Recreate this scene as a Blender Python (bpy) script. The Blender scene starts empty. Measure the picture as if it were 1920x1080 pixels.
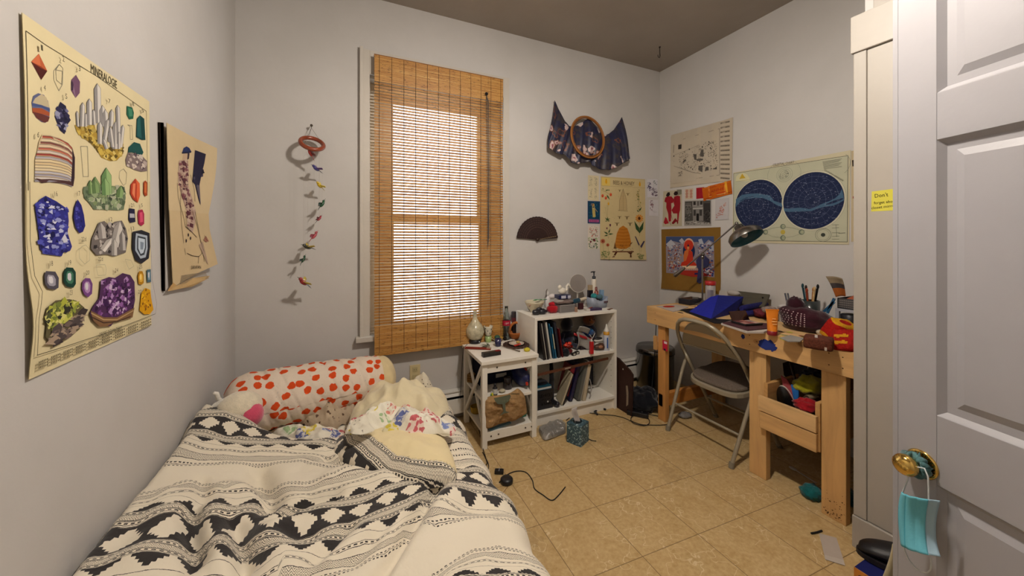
import bpy, bmesh, math, random
from mathutils import Vector, Matrix, noise, Euler
from math import sin, cos, pi, sqrt, radians, atan2, hypot
C = bpy.context.scene.collection
SC = bpy.context.scene
# ------------------------------------------------------------------ camera, world, light, exposure
CAM_H = 1.3; FPX = 680.0; YAW = math.atan2(309, 680); CY, SY = cos(YAW), sin(YAW)
cam_d = bpy.data.cameras.new('camera'); cam = bpy.data.objects.new('camera', cam_d); C.objects.link(cam)
cam.location = (0, 0, CAM_H); cam.rotation_euler = (pi/2, 0, -YAW)
cam_d.sensor_width = 36; cam_d.lens = FPX/1920*36; cam_d.shift_y = -90/1920; cam_d.clip_start = .02
SC.camera = cam
SC.view_settings.view_transform = 'Standard'; SC.view_settings.look = 'None'
SC.view_settings.gamma = 1; SC.view_settings.use_curve_mapping = False
SC.view_settings.exposure = 0.0
LAMP = (.80, .82, 2.47)
w = bpy.data.worlds.new('world'); SC.world = w; w.use_nodes = True
bg = w.node_tree.nodes['Background']; bg.inputs[0].default_value = (.72, .86, 1, 1); bg.inputs[1].default_value = 5
def area(name, loc, rot, sx, sy, power, col, shape='RECTANGLE'):
    d = bpy.data.lights.new(name, 'AREA'); d.shape = shape; d.size = sx; d.size_y = sy; d.energy = power; d.color = col
    o = bpy.data.objects.new(name, d); C.objects.link(o); o.location = loc; o.rotation_euler = rot; return o
ld = bpy.data.lights.new('ceiling_lamp_light', 'POINT'); ld.energy = 102; ld.color = (1, .915, .825); ld.shadow_soft_size = .06
lo = bpy.data.objects.new('ceiling_lamp_light', ld); C.objects.link(lo); lo.location = (LAMP[0], LAMP[1], 2.50)
po = area('window_portal', (.618, 2.74, 1.55), (-pi/2, 0, 0), .96, 1.74, 1, (1, 1, 1)); po.data.cycles.is_portal = True
B, R, L, H, FR = 2.60, 2.75, -.596, 2.923, -.80     # back, right, left walls, ceiling, front wall
CX = 1.985                                         # closet wall
# ------------------------------------------------------------------ helpers
def lin(c):
    if isinstance(c, str): c = tuple(int(c[i:i+2], 16)/255 for i in (0, 2, 4))
    return tuple((x/12.92 if x <= .04045 else ((x+.055)/1.055)**2.4) for x in c[:3])+(1,)
def ray(u, v): a = u-960; return Vector((CY*a+SY*FPX, -SY*a+CY*FPX, 450-v))
def px(u, v, **k):
    d = ray(u, v); i, val = [('xyz'.index(kk), vv) for kk, vv in k.items()][0]
    o = Vector((0, 0, CAM_H)); return o+d*((val-o[i])/d[i])
def K(x0, y0, s): return lambda x, y: (x0+x/s, y0+y/s)
def S(txt): return [tuple(float(q) for q in p.split(',')) for p in txt.split()]
class MB:
    def __init__(s, col='808080'): s.v=[]; s.f=[]; s.c=[]; s.sm=[]; s.uv=None; s.M=Matrix(); s.col=col
    def at(s, loc=(0,0,0), rot=(0,0,0), sc=(1,1,1)):
        s.M = Matrix.Translation(loc) @ Euler(rot).to_matrix().to_4x4() @ Matrix.Diagonal((*sc, 1)); return s
    def add(s, pts, faces, col=None, sm=False):
        n = len(s.v); s.v += [s.M @ Vector(p) for p in pts]
        for i, f in enumerate(faces):
            s.f.append([n+j for j in f]); cc = col if not callable(col) else col(i)
            s.c.append(cc or s.col); s.sm.append(sm)
        return s
    def poly(s, pts, col=None): return s.add(pts, [list(range(len(pts)))], col)
    def box(s, c, d, col=None, rot=None):
        x, y, z = d[0]/2, d[1]/2, d[2]/2
        p = [Vector((a, b, e)) for e in (-z, z) for a, b in ((-x,-y),(x,-y),(x,y),(-x,y))]
        if rot: m = Euler(rot).to_matrix(); p = [m @ q for q in p]
        p = [q+Vector(c) for q in p]
        return s.add(p, [(3,2,1,0),(4,5,6,7),(0,1,5,4),(1,2,6,5),(2,3,7,6),(3,0,4,7)], col)
    def bb(s, x0, x1, y0, y1, z0, z1, col=None): return s.box(((x0+x1)/2,(y0+y1)/2,(z0+z1)/2),(abs(x1-x0),abs(y1-y0),abs(z1-z0)),col)
    def tube(s, pts, r, col=None, n=8, caps=True, closed=False):
        P = [Vector(p) for p in pts]; m = len(P); R_ = r if isinstance(r, (list, tuple)) else [r]*m
        rings = []; up = None
        for i in range(m):
            if closed: t = P[(i+1)%m]-P[i-1]
            else: t = P[min(i+1, m-1)]-P[max(i-1, 0)]
            if t.length < 1e-9: t = Vector((0,0,1))
            t.normalize()
            if up is None:
                up = Vector((0,0,1)) if abs(t.z) < .9 else Vector((1,0,0))
            a = up-t*up.dot(t)
            if a.length < 1e-6: a = t.orthogonal()
            a.normalize(); b = t.cross(a); up = a
            rings.append([P[i]+(a*cos(2*pi*k/n)+b*sin(2*pi*k/n))*R_[i] for k in range(n)])
        v = [q for g in rings for q in g]; f = []
        for i in range(m if closed else m-1):
            j = (i+1) % m
            for k in range(n):
                l = (k+1) % n; f.append((i*n+k, i*n+l, j*n+l, j*n+k))
        s.add(v, f, col, True)
        if caps and not closed:
            s.add(rings[0], [list(range(n))[::-1]], col); s.add(rings[-1], [list(range(n))], col)
        return s
    def lathe(s, prof, col=None, n=24, sm=True, cap=True, wob=None):
        v = []; f = []; m = len(prof)
        for i, (r, z) in enumerate(prof):
            for k in range(n):
                a = 2*pi*k/n; rr = r*(wob(a, z) if wob else 1); v.append((rr*cos(a), rr*sin(a), z))
        for i in range(m-1):
            for k in range(n):
                l = (k+1) % n; f.append((i*n+k, i*n+l, (i+1)*n+l, (i+1)*n+k))
        cf = (lambda i: col(i//n)) if callable(col) else col
        s.add(v, f, cf, sm)
        if cap:
            c0 = col(0) if callable(col) else col; c1 = col(m-2) if callable(col) else col
            if prof[0][0] > 1e-4: s.add(v[:n], [list(range(n))[::-1]], c0)
            if prof[-1][0] > 1e-4: s.add(v[-n:], [list(range(n))], c1)
        return s
    def ell(s, c, r, col=None, n=14, m=9, fn=None):
        r = (r, r, r) if not isinstance(r, (tuple, list)) else r; v = []; f = []
        for i in range(m+1):
            th = pi*i/m
            for k in range(n):
                a = 2*pi*k/n; d = Vector((sin(th)*cos(a), sin(th)*sin(a), cos(th))); q = fn(d) if fn else 1
                v.append((c[0]+r[0]*d.x*q, c[1]+r[1]*d.y*q, c[2]+r[2]*d.z*q))
        for i in range(m):
            for k in range(n): l = (k+1) % n; f.append((i*n+k, (i+1)*n+k, (i+1)*n+l, i*n+l))
        return s.add(v, f, col, True)
    def grid(s, fn, nu, nv, col=None, sm=True, flip=False):
        v = [fn(i/nu, j/nv) for j in range(nv+1) for i in range(nu+1)]; f = []
        for j in range(nv):
            for i in range(nu):
                a = j*(nu+1)+i; q = (a, a+1, a+nu+2, a+nu+1); f.append(q[::-1] if flip else q)
        cf = (lambda k: col((k % nu+.5)/nu, (k//nu+.5)/nv)) if callable(col) else col
        return s.add(v, f, cf, sm)
    def prism(s, pts, z0, z1, col=None):     # outline in local xy, extruded in z
        n = len(pts); A = sum(pts[i][0]*pts[(i+1)%n][1]-pts[(i+1)%n][0]*pts[i][1] for i in range(n))
        if A < 0: pts = pts[::-1]
        v = [(p[0], p[1], z0) for p in pts]+[(p[0], p[1], z1) for p in pts]
        f = [list(range(n))[::-1], list(range(n, 2*n))]+[(i, (i+1)%n, n+(i+1)%n, n+i) for i in range(n)]
        return s.add(v, f, col)
    def text(s, t, size, M, col='000000', align='C', width=None):
        vs, fs, w_ = textmesh(t); k = size; kx = (width/w_ if width else size)
        ox = {'C': -w_*kx/2, 'L': 0, 'R': -w_*kx}[align]
        old = s.M; s.M = s.M @ M; s.add([(x*kx+ox, y*k, 0) for x, y in vs], fs, col); s.M = old; return s
    def build(s, name, m, parent=None, loc=None, rot=None, bev=0, solid=0, sub=0, origin=None):
        vs = s.v
        if origin is not None:
            o_ = Vector(origin); vs = [q-o_ for q in vs]
        me = bpy.data.meshes.new(name); me.from_pydata([tuple(q) for q in vs], [], s.f)
        if s.uv: 
            ul = me.uv_layers.new(name='UVMap')
            for lp in me.loops: ul.data[lp.index].uv = s.uv[lp.vertex_index]
        me.polygons.foreach_set('use_smooth', s.sm)
        at_ = me.color_attributes.new('Col', 'FLOAT_COLOR', 'CORNER'); buf = []; cache = {}
        for p, c in zip(s.f, s.c):
            if c not in cache: cache[c] = lin(c)
            buf += cache[c]*len(p)
        at_.data.foreach_set('color', buf); me.materials.append(m); me.update()
        o = bpy.data.objects.new(name, me); C.objects.link(o)
        if parent: o.parent = parent
        if origin is not None: o.location = origin
        if loc: o.location = loc
        if rot: o.rotation_euler = rot
        if bev:
            b = o.modifiers.new('b', 'BEVEL'); b.width = bev; b.segments = 2; b.limit_method = 'ANGLE'; b.angle_limit = .8
        if solid: q = o.modifiers.new('s', 'SOLIDIFY'); q.thickness = solid; q.offset = 0
        if sub: q = o.modifiers.new('u', 'SUBSURF'); q.levels = q.render_levels = sub
        return o
_tc = {}
def textmesh(t):
    if t not in _tc:
        cu = bpy.data.curves.new('t', 'FONT'); cu.body = t; cu.resolution_u = 2
        o = bpy.data.objects.new('t', cu); C.objects.link(o); bpy.context.view_layer.update()
        me = bpy.data.meshes.new_from_object(o.evaluated_get(bpy.context.evaluated_depsgraph_get()))
        vs = [(p.co.x, p.co.y) for p in me.vertices]; fs = [list(p.vertices) for p in me.polygons]
        x0 = min(p[0] for p in vs) if vs else 0; x1 = max(p[0] for p in vs) if vs else 1
        bpy.data.objects.remove(o); bpy.data.curves.remove(cu); bpy.data.meshes.remove(me)
        _tc[t] = ([(x-x0, y) for x, y in vs], fs, max(x1-x0, .01))
    return _tc[t]
def tag(o, label, cat, group=None, kind=None):
    if label: o['label'] = label
    if cat: o['category'] = cat
    if group: o['group'] = group
    if kind: o['kind'] = kind
    return o
def thing(name, label, cat, loc=(0,0,0), rz=0, group=None, rot=None, sc=None):
    o = bpy.data.objects.new(name, None); C.objects.link(o); o.location = loc; o.rotation_euler = rot or (0,0,rz)
    o.empty_display_size = .05
    if sc: o.scale = (sc,)*3
    return tag(o, label, cat, group)
def struct(o): o['kind'] = 'structure'; return o
# ------------------------------------------------------------------ node maths
class E:
    nt = None
    def __init__(s, sock): s.s = sock
    @staticmethod
    def op(o, *a):
        n = E.nt.nodes.new('ShaderNodeMath'); n.operation = o
        for i, x in enumerate(a):
            if isinstance(x, E): E.nt.links.new(x.s, n.inputs[i])
            else: n.inputs[i].default_value = x
        return E(n.outputs[0])
    def __add__(s, o): return E.op('ADD', s, o)
    __radd__ = __add__
    def __sub__(s, o): return E.op('SUBTRACT', s, o)
    def __rsub__(s, o): return E.op('SUBTRACT', o, s)
    def __mul__(s, o): return E.op('MULTIPLY', s, o)
    __rmul__ = __mul__
    def __truediv__(s, o): return E.op('DIVIDE', s, o)
    def abs(s): return E.op('ABSOLUTE', s)
    def frac(s): return E.op('FRACT', s)
    def floor(s): return E.op('FLOOR', s)
    def lt(s, o): return E.op('LESS_THAN', s, o)
    def gt(s, o): return E.op('GREATER_THAN', s, o)
    def mx(s, o): return E.op('MAXIMUM', s, o)
    def mn(s, o): return E.op('MINIMUM', s, o)
    def band(s, a, b): return s.gt(a)*s.lt(b)
def nm(name):
    m = bpy.data.materials.new(name); m.use_nodes = True; nt = m.node_tree; E.nt = nt
    return m, nt, nt.nodes['Principled BSDF']
def coords(nt, kind='Object', sc=(1,1,1)):
    tc = nt.nodes.new('ShaderNodeTexCoord'); mp = nt.nodes.new('ShaderNodeMapping'); mp.inputs['Scale'].default_value = sc
    nt.links.new(tc.outputs[kind], mp.inputs[0]); return mp.outputs[0]
def nz(nt, vec, scale, detail=3, rough=.5, dist=0):
    n = nt.nodes.new('ShaderNodeTexNoise'); n.inputs['Scale'].default_value = scale; n.inputs['Detail'].default_value = detail
    n.inputs['Roughness'].default_value = rough; n.inputs['Distortion'].default_value = dist
    nt.links.new(vec, n.inputs['Vector']); return n.outputs['Fac']
def ramp(nt, fac, stops):
    r = nt.nodes.new('ShaderNodeValToRGB'); nt.links.new(fac, r.inputs[0]); el = r.color_ramp.elements
    while len(el) < len(stops): el.new(.5)
    for e, (p, c) in zip(el, stops): e.position = p; e.color = lin(c) if isinstance(c, str) else (c, c, c, 1)
    return r.outputs[0]
def mix(nt, f, a, b, mode='MIX'):
    n = nt.nodes.new('ShaderNodeMix'); n.data_type = 'RGBA'; n.blend_type = mode
    for i, x in ((0, f), (6, a), (7, b)):
        if isinstance(x, E): x = x.s
        if isinstance(x, str): n.inputs[i].default_value = lin(x)
        elif isinstance(x, (int, float)): n.inputs[i].default_value = x if i == 0 else (x, x, x, 1)
        else: nt.links.new(x, n.inputs[i])
    return n.outputs[2]
def bump(nt, bs, h, st, dist=.01):
    b = nt.nodes.new('ShaderNodeBump'); b.inputs['Strength'].default_value = st; b.inputs['Distance'].default_value = dist
    nt.links.new(h.s if isinstance(h, E) else h, b.inputs['Height']); nt.links.new(b.outputs[0], bs.inputs['Normal']); return b
def CM(name, rough=.6, metal=0, spec=.4, var=0, vs=8, bmp=0, bs_=60, bd=.003, coat=0, trans=0, stretch=(1,1,1), sheen=0, dirt=None):
    m, nt, b = nm(name)
    at_ = nt.nodes.new('ShaderNodeVertexColor'); at_.layer_name = 'Col'; col = at_.outputs[0]
    vec = coords(nt, 'Object', stretch)
    if var:
        f = nz(nt, vec, vs, 4, .6); g = ramp(nt, f, [(.25, 1-var), (.75, 1.0+var*.25)])
        col = mix(nt, 1.0, col, g, 'MULTIPLY')
    nt.links.new(col, b.inputs['Base Color'])
    b.inputs['Roughness'].default_value = rough; b.inputs['Metallic'].default_value = metal
    b.inputs['Specular IOR Level'].default_value = spec; b.inputs['Coat Weight'].default_value = coat
    b.inputs['Transmission Weight'].default_value = trans; b.inputs['Sheen Weight'].default_value = sheen
    if bmp: bump(nt, b, nz(nt, vec, bs_, 3), bmp, bd)
    return m
PAPER = CM('paper', .85, spec=.15, var=.10, vs=6)
PAINT = CM('white_paint', .45, spec=.4, var=.06, vs=5, bmp=.15, bs_=40)
PLAST = CM('plastic', .35, spec=.5)
MATTE = CM('matte', .8, spec=.2, var=.12, vs=14)
CERAM = CM('ceramic', .25, spec=.5, coat=.4)
SPECK = CM('speckled_ceramic', .22, spec=.5, var=.5, vs=34, coat=.5)
FABRIC = CM('fabric', .9, spec=.1, var=.14, vs=30, bmp=.35, bs_=220, bd=.002, sheen=.2)
PLUSH = CM('plush', .95, spec=.05, var=.18, vs=60, bmp=.7, bs_=260, bd=.004, sheen=.5)
METAL = CM('metal', .3, metal=1, var=.08, vs=30)
CHROME = CM('polished_metal', .14, metal=1)
RUBBER = CM('rubber', .6, spec=.3)
LEATHER = CM('leather', .5, spec=.4, var=.15, vs=25, bmp=.4, bs_=90, bd=.003)
GLASSY = CM('clear_glass', .03, spec=.5, trans=1.0)
WOODY = {a: CM('pine_'+a, .62, spec=.3, var=.16, vs=14, bmp=.2, bs_=60, stretch=st) for a, st in
         (('x', (.08,1,1)), ('y', (1,.08,1)), ('z', (1,1,.08)))}
# ------------------------------------------------------------------ materials of the room
def wallmat(name, c1, c2, bm=.25):
    m, nt, b = nm(name); vec = coords(nt, 'Object')
    f = nz(nt, vec, 1.7, 5, .6); nt.links.new(ramp(nt, f, [(.3, c1), (.7, c2)]), b.inputs['Base Color'])
    b.inputs['Roughness'].default_value = .6; b.inputs['Specular IOR Level'].default_value = .25
    bump(nt, b, nz(nt, vec, 9, 6, .62), bm, .008); return m
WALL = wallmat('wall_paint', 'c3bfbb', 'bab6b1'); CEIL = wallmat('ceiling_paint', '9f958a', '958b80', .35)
def floormat():
    m, nt, b = nm('vinyl_tile'); tc = nt.nodes.new('ShaderNodeTexCoord'); sp = nt.nodes.new('ShaderNodeSeparateXYZ')
    nt.links.new(tc.outputs['Object'], sp.inputs[0]); x, y = E(sp.outputs[0]), E(sp.outputs[1]); T = .306
    y2 = y+(x-1.105)*.05; gx = (x-1.105)/T+20; gy = (y2-1.44)/T+20
    fx, fy = gx.frac(), gy.frac(); ex = (fx-.5).abs(); ey = (fy-.5).abs(); edge = ex.mx(ey)
    cell = nt.nodes.new('ShaderNodeCombineXYZ'); nt.links.new(gx.floor().s, cell.inputs[0]); nt.links.new(gy.floor().s, cell.inputs[1])
    wn = nt.nodes.new('ShaderNodeTexWhiteNoise'); nt.links.new(cell.outputs[0], wn.inputs[0])
    add = nt.nodes.new('ShaderNodeVectorMath'); add.operation = 'MULTIPLY_ADD'
    nt.links.new(wn.outputs['Color'], add.inputs[0]); add.inputs[1].default_value = (9,9,9); nt.links.new(tc.outputs['Object'], add.inputs[2])
    vec = add.outputs[0]
    f = nz(nt, vec, 7, 6, .65, .4); f2 = nz(nt, vec, 55, 4, .7)
    col = ramp(nt, f, [(.25, 'a5864f'), (.5, 'b79a68'), (.75, 'c6ac7d')])
    col = mix(nt, .5, col, ramp(nt, f2, [(.3, 'a08350'), (.7, 'd0b88c')]), 'MIX')
    # pale cracks
    vo = nt.nodes.new('ShaderNodeTexVoronoi'); vo.feature = 'DISTANCE_TO_EDGE'; vo.inputs['Scale'].default_value = 7
    dn = nt.nodes.new('ShaderNodeTexNoise'); dn.inputs['Scale'].default_value = 10; nt.links.new(vec, dn.inputs['Vector'])
    vm = nt.nodes.new('ShaderNodeVectorMath'); vm.operation = 'MULTIPLY_ADD'; nt.links.new(dn.outputs['Color'], vm.inputs[0]); vm.inputs[1].default_value = (.25,.25,.25); nt.links.new(vec, vm.inputs[2])
    nt.links.new(vm.outputs[0], vo.inputs['Vector'])
    cr = E(vo.outputs['Distance']).lt(.011)*E(nz(nt, vec, 4, 2)).gt(.47)
    col = mix(nt, cr*.55, col, 'dccba6')
    col = mix(nt, edge.gt(.4945)*.75, col, '5e4626')
    col = mix(nt, E(nz(nt, tc.outputs['Object'], 2.2, 5, .7)).gt(.61)*.18, col, '6b5432')
    nt.links.new(col, b.inputs['Base Color']); b.inputs['Roughness'].default_value = .38; b.inputs['Specular IOR Level'].default_value = .35
    bump(nt, b, E(f2)*.25-edge.gt(.493), .25, .002); return m
# ------------------------------------------------------------------ shell
o = MB().bb(L-.1, R+.1, FR-.1, B+.15, -.08, 0).build('floor', floormat()); struct(o)
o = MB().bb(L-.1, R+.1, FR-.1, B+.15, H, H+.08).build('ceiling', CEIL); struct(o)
WX0, WX1, WZ0, WZ1 = .136, 1.10, .66, 2.40
m = MB(); m.bb(L-.1, WX0, B, B+.15, 0, H); m.bb(WX1, R+.1, B, B+.15, 0, H); m.bb(WX0, WX1, B, B+.15, 0, WZ0); m.bb(WX0, WX1, B, B+.15, WZ1, H)
struct(m.build('wall_back', WALL))
struct(MB().bb(L-.1, L, FR-.1, B, 0, H).build('wall_left', WALL))
struct(MB().bb(R, R+.1, FR-.1, B, 0, H).build('wall_right', WALL))
struct(MB().bb(L, R, FR-.1, FR, 0, H).build('wall_front', WALL))
struct(MB().bb(CX, R, FR, .775, 0, H).build('wall_closet', WALL))
# closet casing
Wt = 'bfb8ad'
m = MB('a39c92')
m.bb(1.9615, CX, .60, .7598, .136, 2.09); m.bb(1.957, CX+.02, .760, .803, .136, 2.09)
m.bb(1.948, CX+.02, .58, .809, 2.09, 2.245, 'a8a197'); m.bb(1.952, CX+.02, .58, .806, 0, .134)
m.bb(1.972, CX, .58, .745, 2.247, H-.002)
struct(m.build('trim_1', PAINT, bev=.003))
# window
m = MB(Wt); yc = B-.022
m.bb(.083, WX0, yc, B, WZ0, 2.56); m.bb(WX1, 1.150, yc, B, WZ0, 2.56); m.bb(WX0, WX1, yc, B, WZ1, 2.56)
m.bb(.075, .095, yc-.012, B, WZ0, 2.57)
m.bb(WX0, WX0+.004, B, B+.15, WZ0, WZ1); m.bb(WX1-.004, WX1, B, B+.15, WZ0, WZ1); m.bb(WX0, WX1, B, B+.15, WZ1-.02, WZ1)
win = m.build('window_1', PAINT, bev=.002); struct(win)
MB(Wt).bb(.05, 1.18, B-.05, B+.15, WZ0-.03, WZ0+.005).build('window_sill', PAINT, win, bev=.004)
def sash(name, y, z0, z1, t, bt):
    m = MB('d8d0c0'); x0, x1 = WX0+.004, WX1-.004
    m.bb(x0, x0+.156, y, y+.03, z0, z1); m.bb(x1-.176, x1, y, y+.03, z0, z1); m.bb(x0+.001, x1-.001, y-.0015, y+.0315, z1-t, z1-.0005); m.bb(x0+.001, x1-.001, y-.0015, y+.0315, z0+.0005, z0+bt)
    o = m.build(name, PAINT, win); 
    MB().bb(x0+.156, x1-.176, y+.012, y+.016, z0+bt, z1-t).build('glass_pane', PANE, o); return o
PANE, nt, b = nm('window_glass')
nt.nodes.remove(b); g = nt.nodes.new('ShaderNodeBsdfGlossy'); g.inputs['Roughness'].default_value = .02; t_ = nt.nodes.new('ShaderNodeBsdfTransparent')
mx_ = nt.nodes.new('ShaderNodeMixShader'); mx_.inputs[0].default_value = .06
nt.links.new(t_.outputs[0], mx_.inputs[1]); nt.links.new(g.outputs[0], mx_.inputs[2]); nt.links.new(mx_.outputs[0], nt.nodes['Material Output'].inputs[0])
sash('lower_sash', B+.045, WZ0, 1.47, .045, .075); sash('upper_sash', B+.085, 1.43, WZ1, .14, .045)
# ------------------------------------------------------------------ bamboo blind
def bamboo(hang, name):
    m, nt, b = nm(name); vec = coords(nt, 'Object')
    s1 = nz(nt, coords(nt, 'Object', (2.2, 1, 60)), 3.2, 4, .65); s2 = nz(nt, coords(nt, 'Object', (9, 1, 55)), 3, 4, .6)
    rows = nz(nt, coords(nt, 'Object', (.6, 1, 45)), 3, 2)
    col = ramp(nt, rows, [(.25, 'a06a2c'), (.5, 'c08c46'), (.75, 'd6ac66')])
    col = mix(nt, E(s1).gt(.57)*.5, col, '8a4a1c'); col = mix(nt, E(s2).gt(.615)*.85, col, '3a1a0c')
    nt.links.new(col, b.inputs['Base Color']); b.inputs['Roughness'].default_value = .45
    tr = nt.nodes.new('ShaderNodeBsdfTranslucent'); nt.links.new(col, tr.inputs[0]); ms = nt.nodes.new('ShaderNodeMixShader'); ms.inputs[0].default_value = hang
    nt.links.new(b.outputs[0], ms.inputs[1]); nt.links.new(tr.outputs[0], ms.inputs[2]); nt.links.new(ms.outputs[0], nt.nodes['Material Output'].inputs[0])
    return m
BAM = bamboo(.35, 'bamboo'); BAM2 = bamboo(.15, 'bamboo_fold')
bx0, bx1, by = .162, 1.074, 2.535
bl = thing('bamboo_blind', 'tiger-stained bamboo roll-up blind lowered over the window', 'blind', (bx0, by, .54))
rnd = random.Random(4); m = MB(); z = .70; Zt = 2.51-.54
zz = .17
while zz < Zt-.005:
    h = .0134; t = .0032; dz = rnd.uniform(-.0008, .0008); tilt = rnd.uniform(-.001, .001)
    m.box(((bx1-bx0)/2, 0, zz+dz), (bx1-bx0+rnd.uniform(-.004, .004), t, h), rot=(rnd.uniform(-.05, .05), tilt, 0)); zz += .0195
m.build('slats', BAM, bl)
m = MB(); 
for k in range(13): m.box(((bx1-bx0)/2, -.007, Zt-.006-k*.0132), (bx1-bx0, .003, .0127))
m.build('valance', BAM2, bl)
m = MB()
for k in range(13): m.box(((bx1-bx0)/2, -.008-.0012*(k%3), .03+k*.0132), (bx1-bx0, .003, .0132))
m.bb(0, bx1-bx0, -.014, .010, 0, .022)
m.build('bottom_fold', BAM2, bl, bev=.001)
m = MB('2a1410')
for k in range(12):
    x = .03+k*(bx1-bx0-.05)/11
    for yy in (-.0032, .0032): m.tube([(x, yy, .02), (x, yy, Zt)], .0013, n=4)
    m.tube([(x, -.0115, Zt-.17), (x, -.0095, Zt)], .0011, n=4); m.tube([(x, -.0135, .01), (x, -.0135, .19)], .0011, n=4)
m.build('thread', FABRIC, bl)
m = MB('201c1a'); cxp = px(912, 180, y=2.52).x-bx0
m.bb(-.002, bx1-bx0+.002, -.006, .018, Zt-.002, Zt+.008, '8a5a2c')
m.build('head_rail', WOODY['x'], bl)
m = MB('4a4642')
for dx in (-.008, 0, .006, .012): m.tube([(cxp, -.018, 1.83), (cxp+.006+dx, -.02, 1.78), (cxp+.012+dx*.8, -.021, 1.3), (cxp+.012+dx*.5, -.020, .72+dx*4)], .0017, n=5)
m.ell((cxp, -.02, 1.84), (.012, .008, .012), '1e1a18')
m.build('lift_cord', FABRIC, bl)
# ------------------------------------------------------------------ heater, outlet, ceiling lamp, ceiling hook
ht = thing('baseboard_heater', 'white metal baseboard heater along the foot of the window wall', 'heater', (.50, B, 0))
m = MB('d9d5cc'); w_ = R-.53
m.bb(0, w_, -.012, -.001, .02, .215); m.bb(0, w_, -.062, -.001, .205, .215); m.bb(0, w_, -.062, -.052, .05, .155); m.box((w_/2, -.056, .192), (w_, .004, .035), rot=(-.5, 0, 0))
m.bb(0, .003, -.06, 0, .01, .215); m.build('heater_cover', PAINT, ht, bev=.001)
MB('151515').bb(.004, w_-.002, -.045, -.014, .04, .18).build('heater_fins', METAL, ht)
p = px(778, 699, y=B); ol = thing('wall_outlet', 'beige wall outlet plate with a plug in it below the window', 'outlet', (p.x, B, p.z))
MB('c9b98c').bb(-.036, .036, -.006, -.001, -.058, .058).build('cover_plate', PLAST, ol, bev=.002)
m = MB('b8a97e'); m.bb(-.017, .017, -.009, -.005, .010, .042); m.bb(-.017, .017, -.009, -.005, -.042, -.010)
m.build('socket', PLAST, ol); m = MB('2a2620')
for s_ in (-1, 1):
    m.bb(-.008, -.006, -.0095, -.008, .020, .030); m.bb(.006, .008, -.0095, -.008, .020, .030)
m.build('slot', PLAST, ol)
cl = thing('ceiling_light', 'ceiling lamp with a short stem and white glass bell above the middle of the room', 'lamp', (LAMP[0], LAMP[1], H))
MB('c8b078').lathe([(.075, 0), (.085, -.01), (.06, -.03), (.012, -.04), (.010, -.28)], n=24).build('lamp_base', METAL, cl)
MB('efe9dc').lathe([(.02, -.26), (.05, -.275), (.10, -.31), (.14, -.40), (.138, -.402), (.098, -.313), (.045, -.28)], n=28).build('lamp_shade', CERAM, cl)
p = px(1237, 92, y=2.35); 
m = MB('2e2a26'); m.tube([(0, 0, 0), (0, 0, -.05), (.004, 0, -.075), (-.004, 0, -.092), (-.018, 0, -.088), (-.020, 0, -.07)], .0028, n=6); m.lathe([(.008, -.004), (.008, 0)], n=10)
q = px(1237, 88, z=H); tag(m.build('ceiling_hook', METAL, loc=(q.x, q.y, H)), 'small dark metal hook screwed into the ceiling near the corner', 'hook')
# ------------------------------------------------------------------ entry door
c_ = 1.15; dirc = Vector((.088, -1)); dirc.normalize()
def cam2room(X, Z): return Vector((CY*X+SY*Z, -SY*X+CY*Z))
Ze = c_/1.154; e2 = cam2room(1.066*Ze, Ze); dd = cam2room(*dirc); rzd = atan2(dd.y, dd.x)
# local x runs from latch edge to hinge, local +y... visible face is on the camera's left
door = MB('9c9a9d')
DW, DT, DH = .66, .035, 2.06
dr = struct(door.bb(0, .012, -DT/2, DT/2, .01, DH).build('door_1', PAINT, loc=(e2.x, e2.y, 0), rot=(0, 0, rzd)))
door = MB('9c9a9d')
def lz(v, s_):   # height on the door face at distance s_ from latch edge
    P = cam2room(1.066*Ze, Ze)+dd*s_; Zc = P.x*SY+P.y*CY; return CAM_H+(450-v)*Zc/FPX
def ls(u):
    k = (u-960)/FPX; X0 = 1.066*Ze; return (k*Ze-X0)/(dirc.x-k*dirc.y)
st = ls(1768)
rails = [(.01, .20), (lz(909, st), lz(778, st)), (lz(263, st), lz(175, st)), (DH-.11, DH)]
for s0, s1 in ((.012, st), (DW/2-.045, DW/2+.045), (DW-st, DW)): door.bb(s0, s1, -DT/2, DT/2, .01, DH)
for z0, z1 in rails: door.bb(st, DW-st, -DT/2, DT/2, z0, z1)
for (a, b2) in zip(rails[:-1], rails[1:]):
    for s0, s1 in ((st, DW/2-.045), (DW/2+.045, DW-st)):
        z0, z1 = a[1], b2[0]; mgs = .03
        for sg in (-1, 1):
            f0, f1 = sg*DT*.5, sg*DT*.14; rp = sg*DT*.34
            o_ = [(s0, z0), (s1, z0), (s1, z1), (s0, z1)]; i1 = [(s0+.012, z0+.012), (s1-.012, z0+.012), (s1-.012, z1-.012), (s0+.012, z1-.012)]
            i2 = [(s0+mgs, z0+mgs), (s1-mgs, z0+mgs), (s1-mgs, z1-mgs), (s0+mgs, z1-mgs)]
            i3 = [(x+(.018 if x < (s0+s1)/2 else -.018), z+(.018 if z < (z0+z1)/2 else -.018)) for x, z in i2]
            rings = [[(x, y, z) for x, z in rg] for rg, y in ((o_, f0*.98), (i1, f1), (i2, f1), (i3, rp))]
            for ra, rb in zip(rings[:-1], rings[1:]):
                for k in range(4): door.poly([ra[k], ra[(k+1)%4], rb[(k+1)%4], rb[k]])
            door.poly(rings[-1])
door.build('door_leaf', PAINT, dr, bev=.0015)
sk = ls(1741); zk = lz(869, sk); sg = -1
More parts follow.
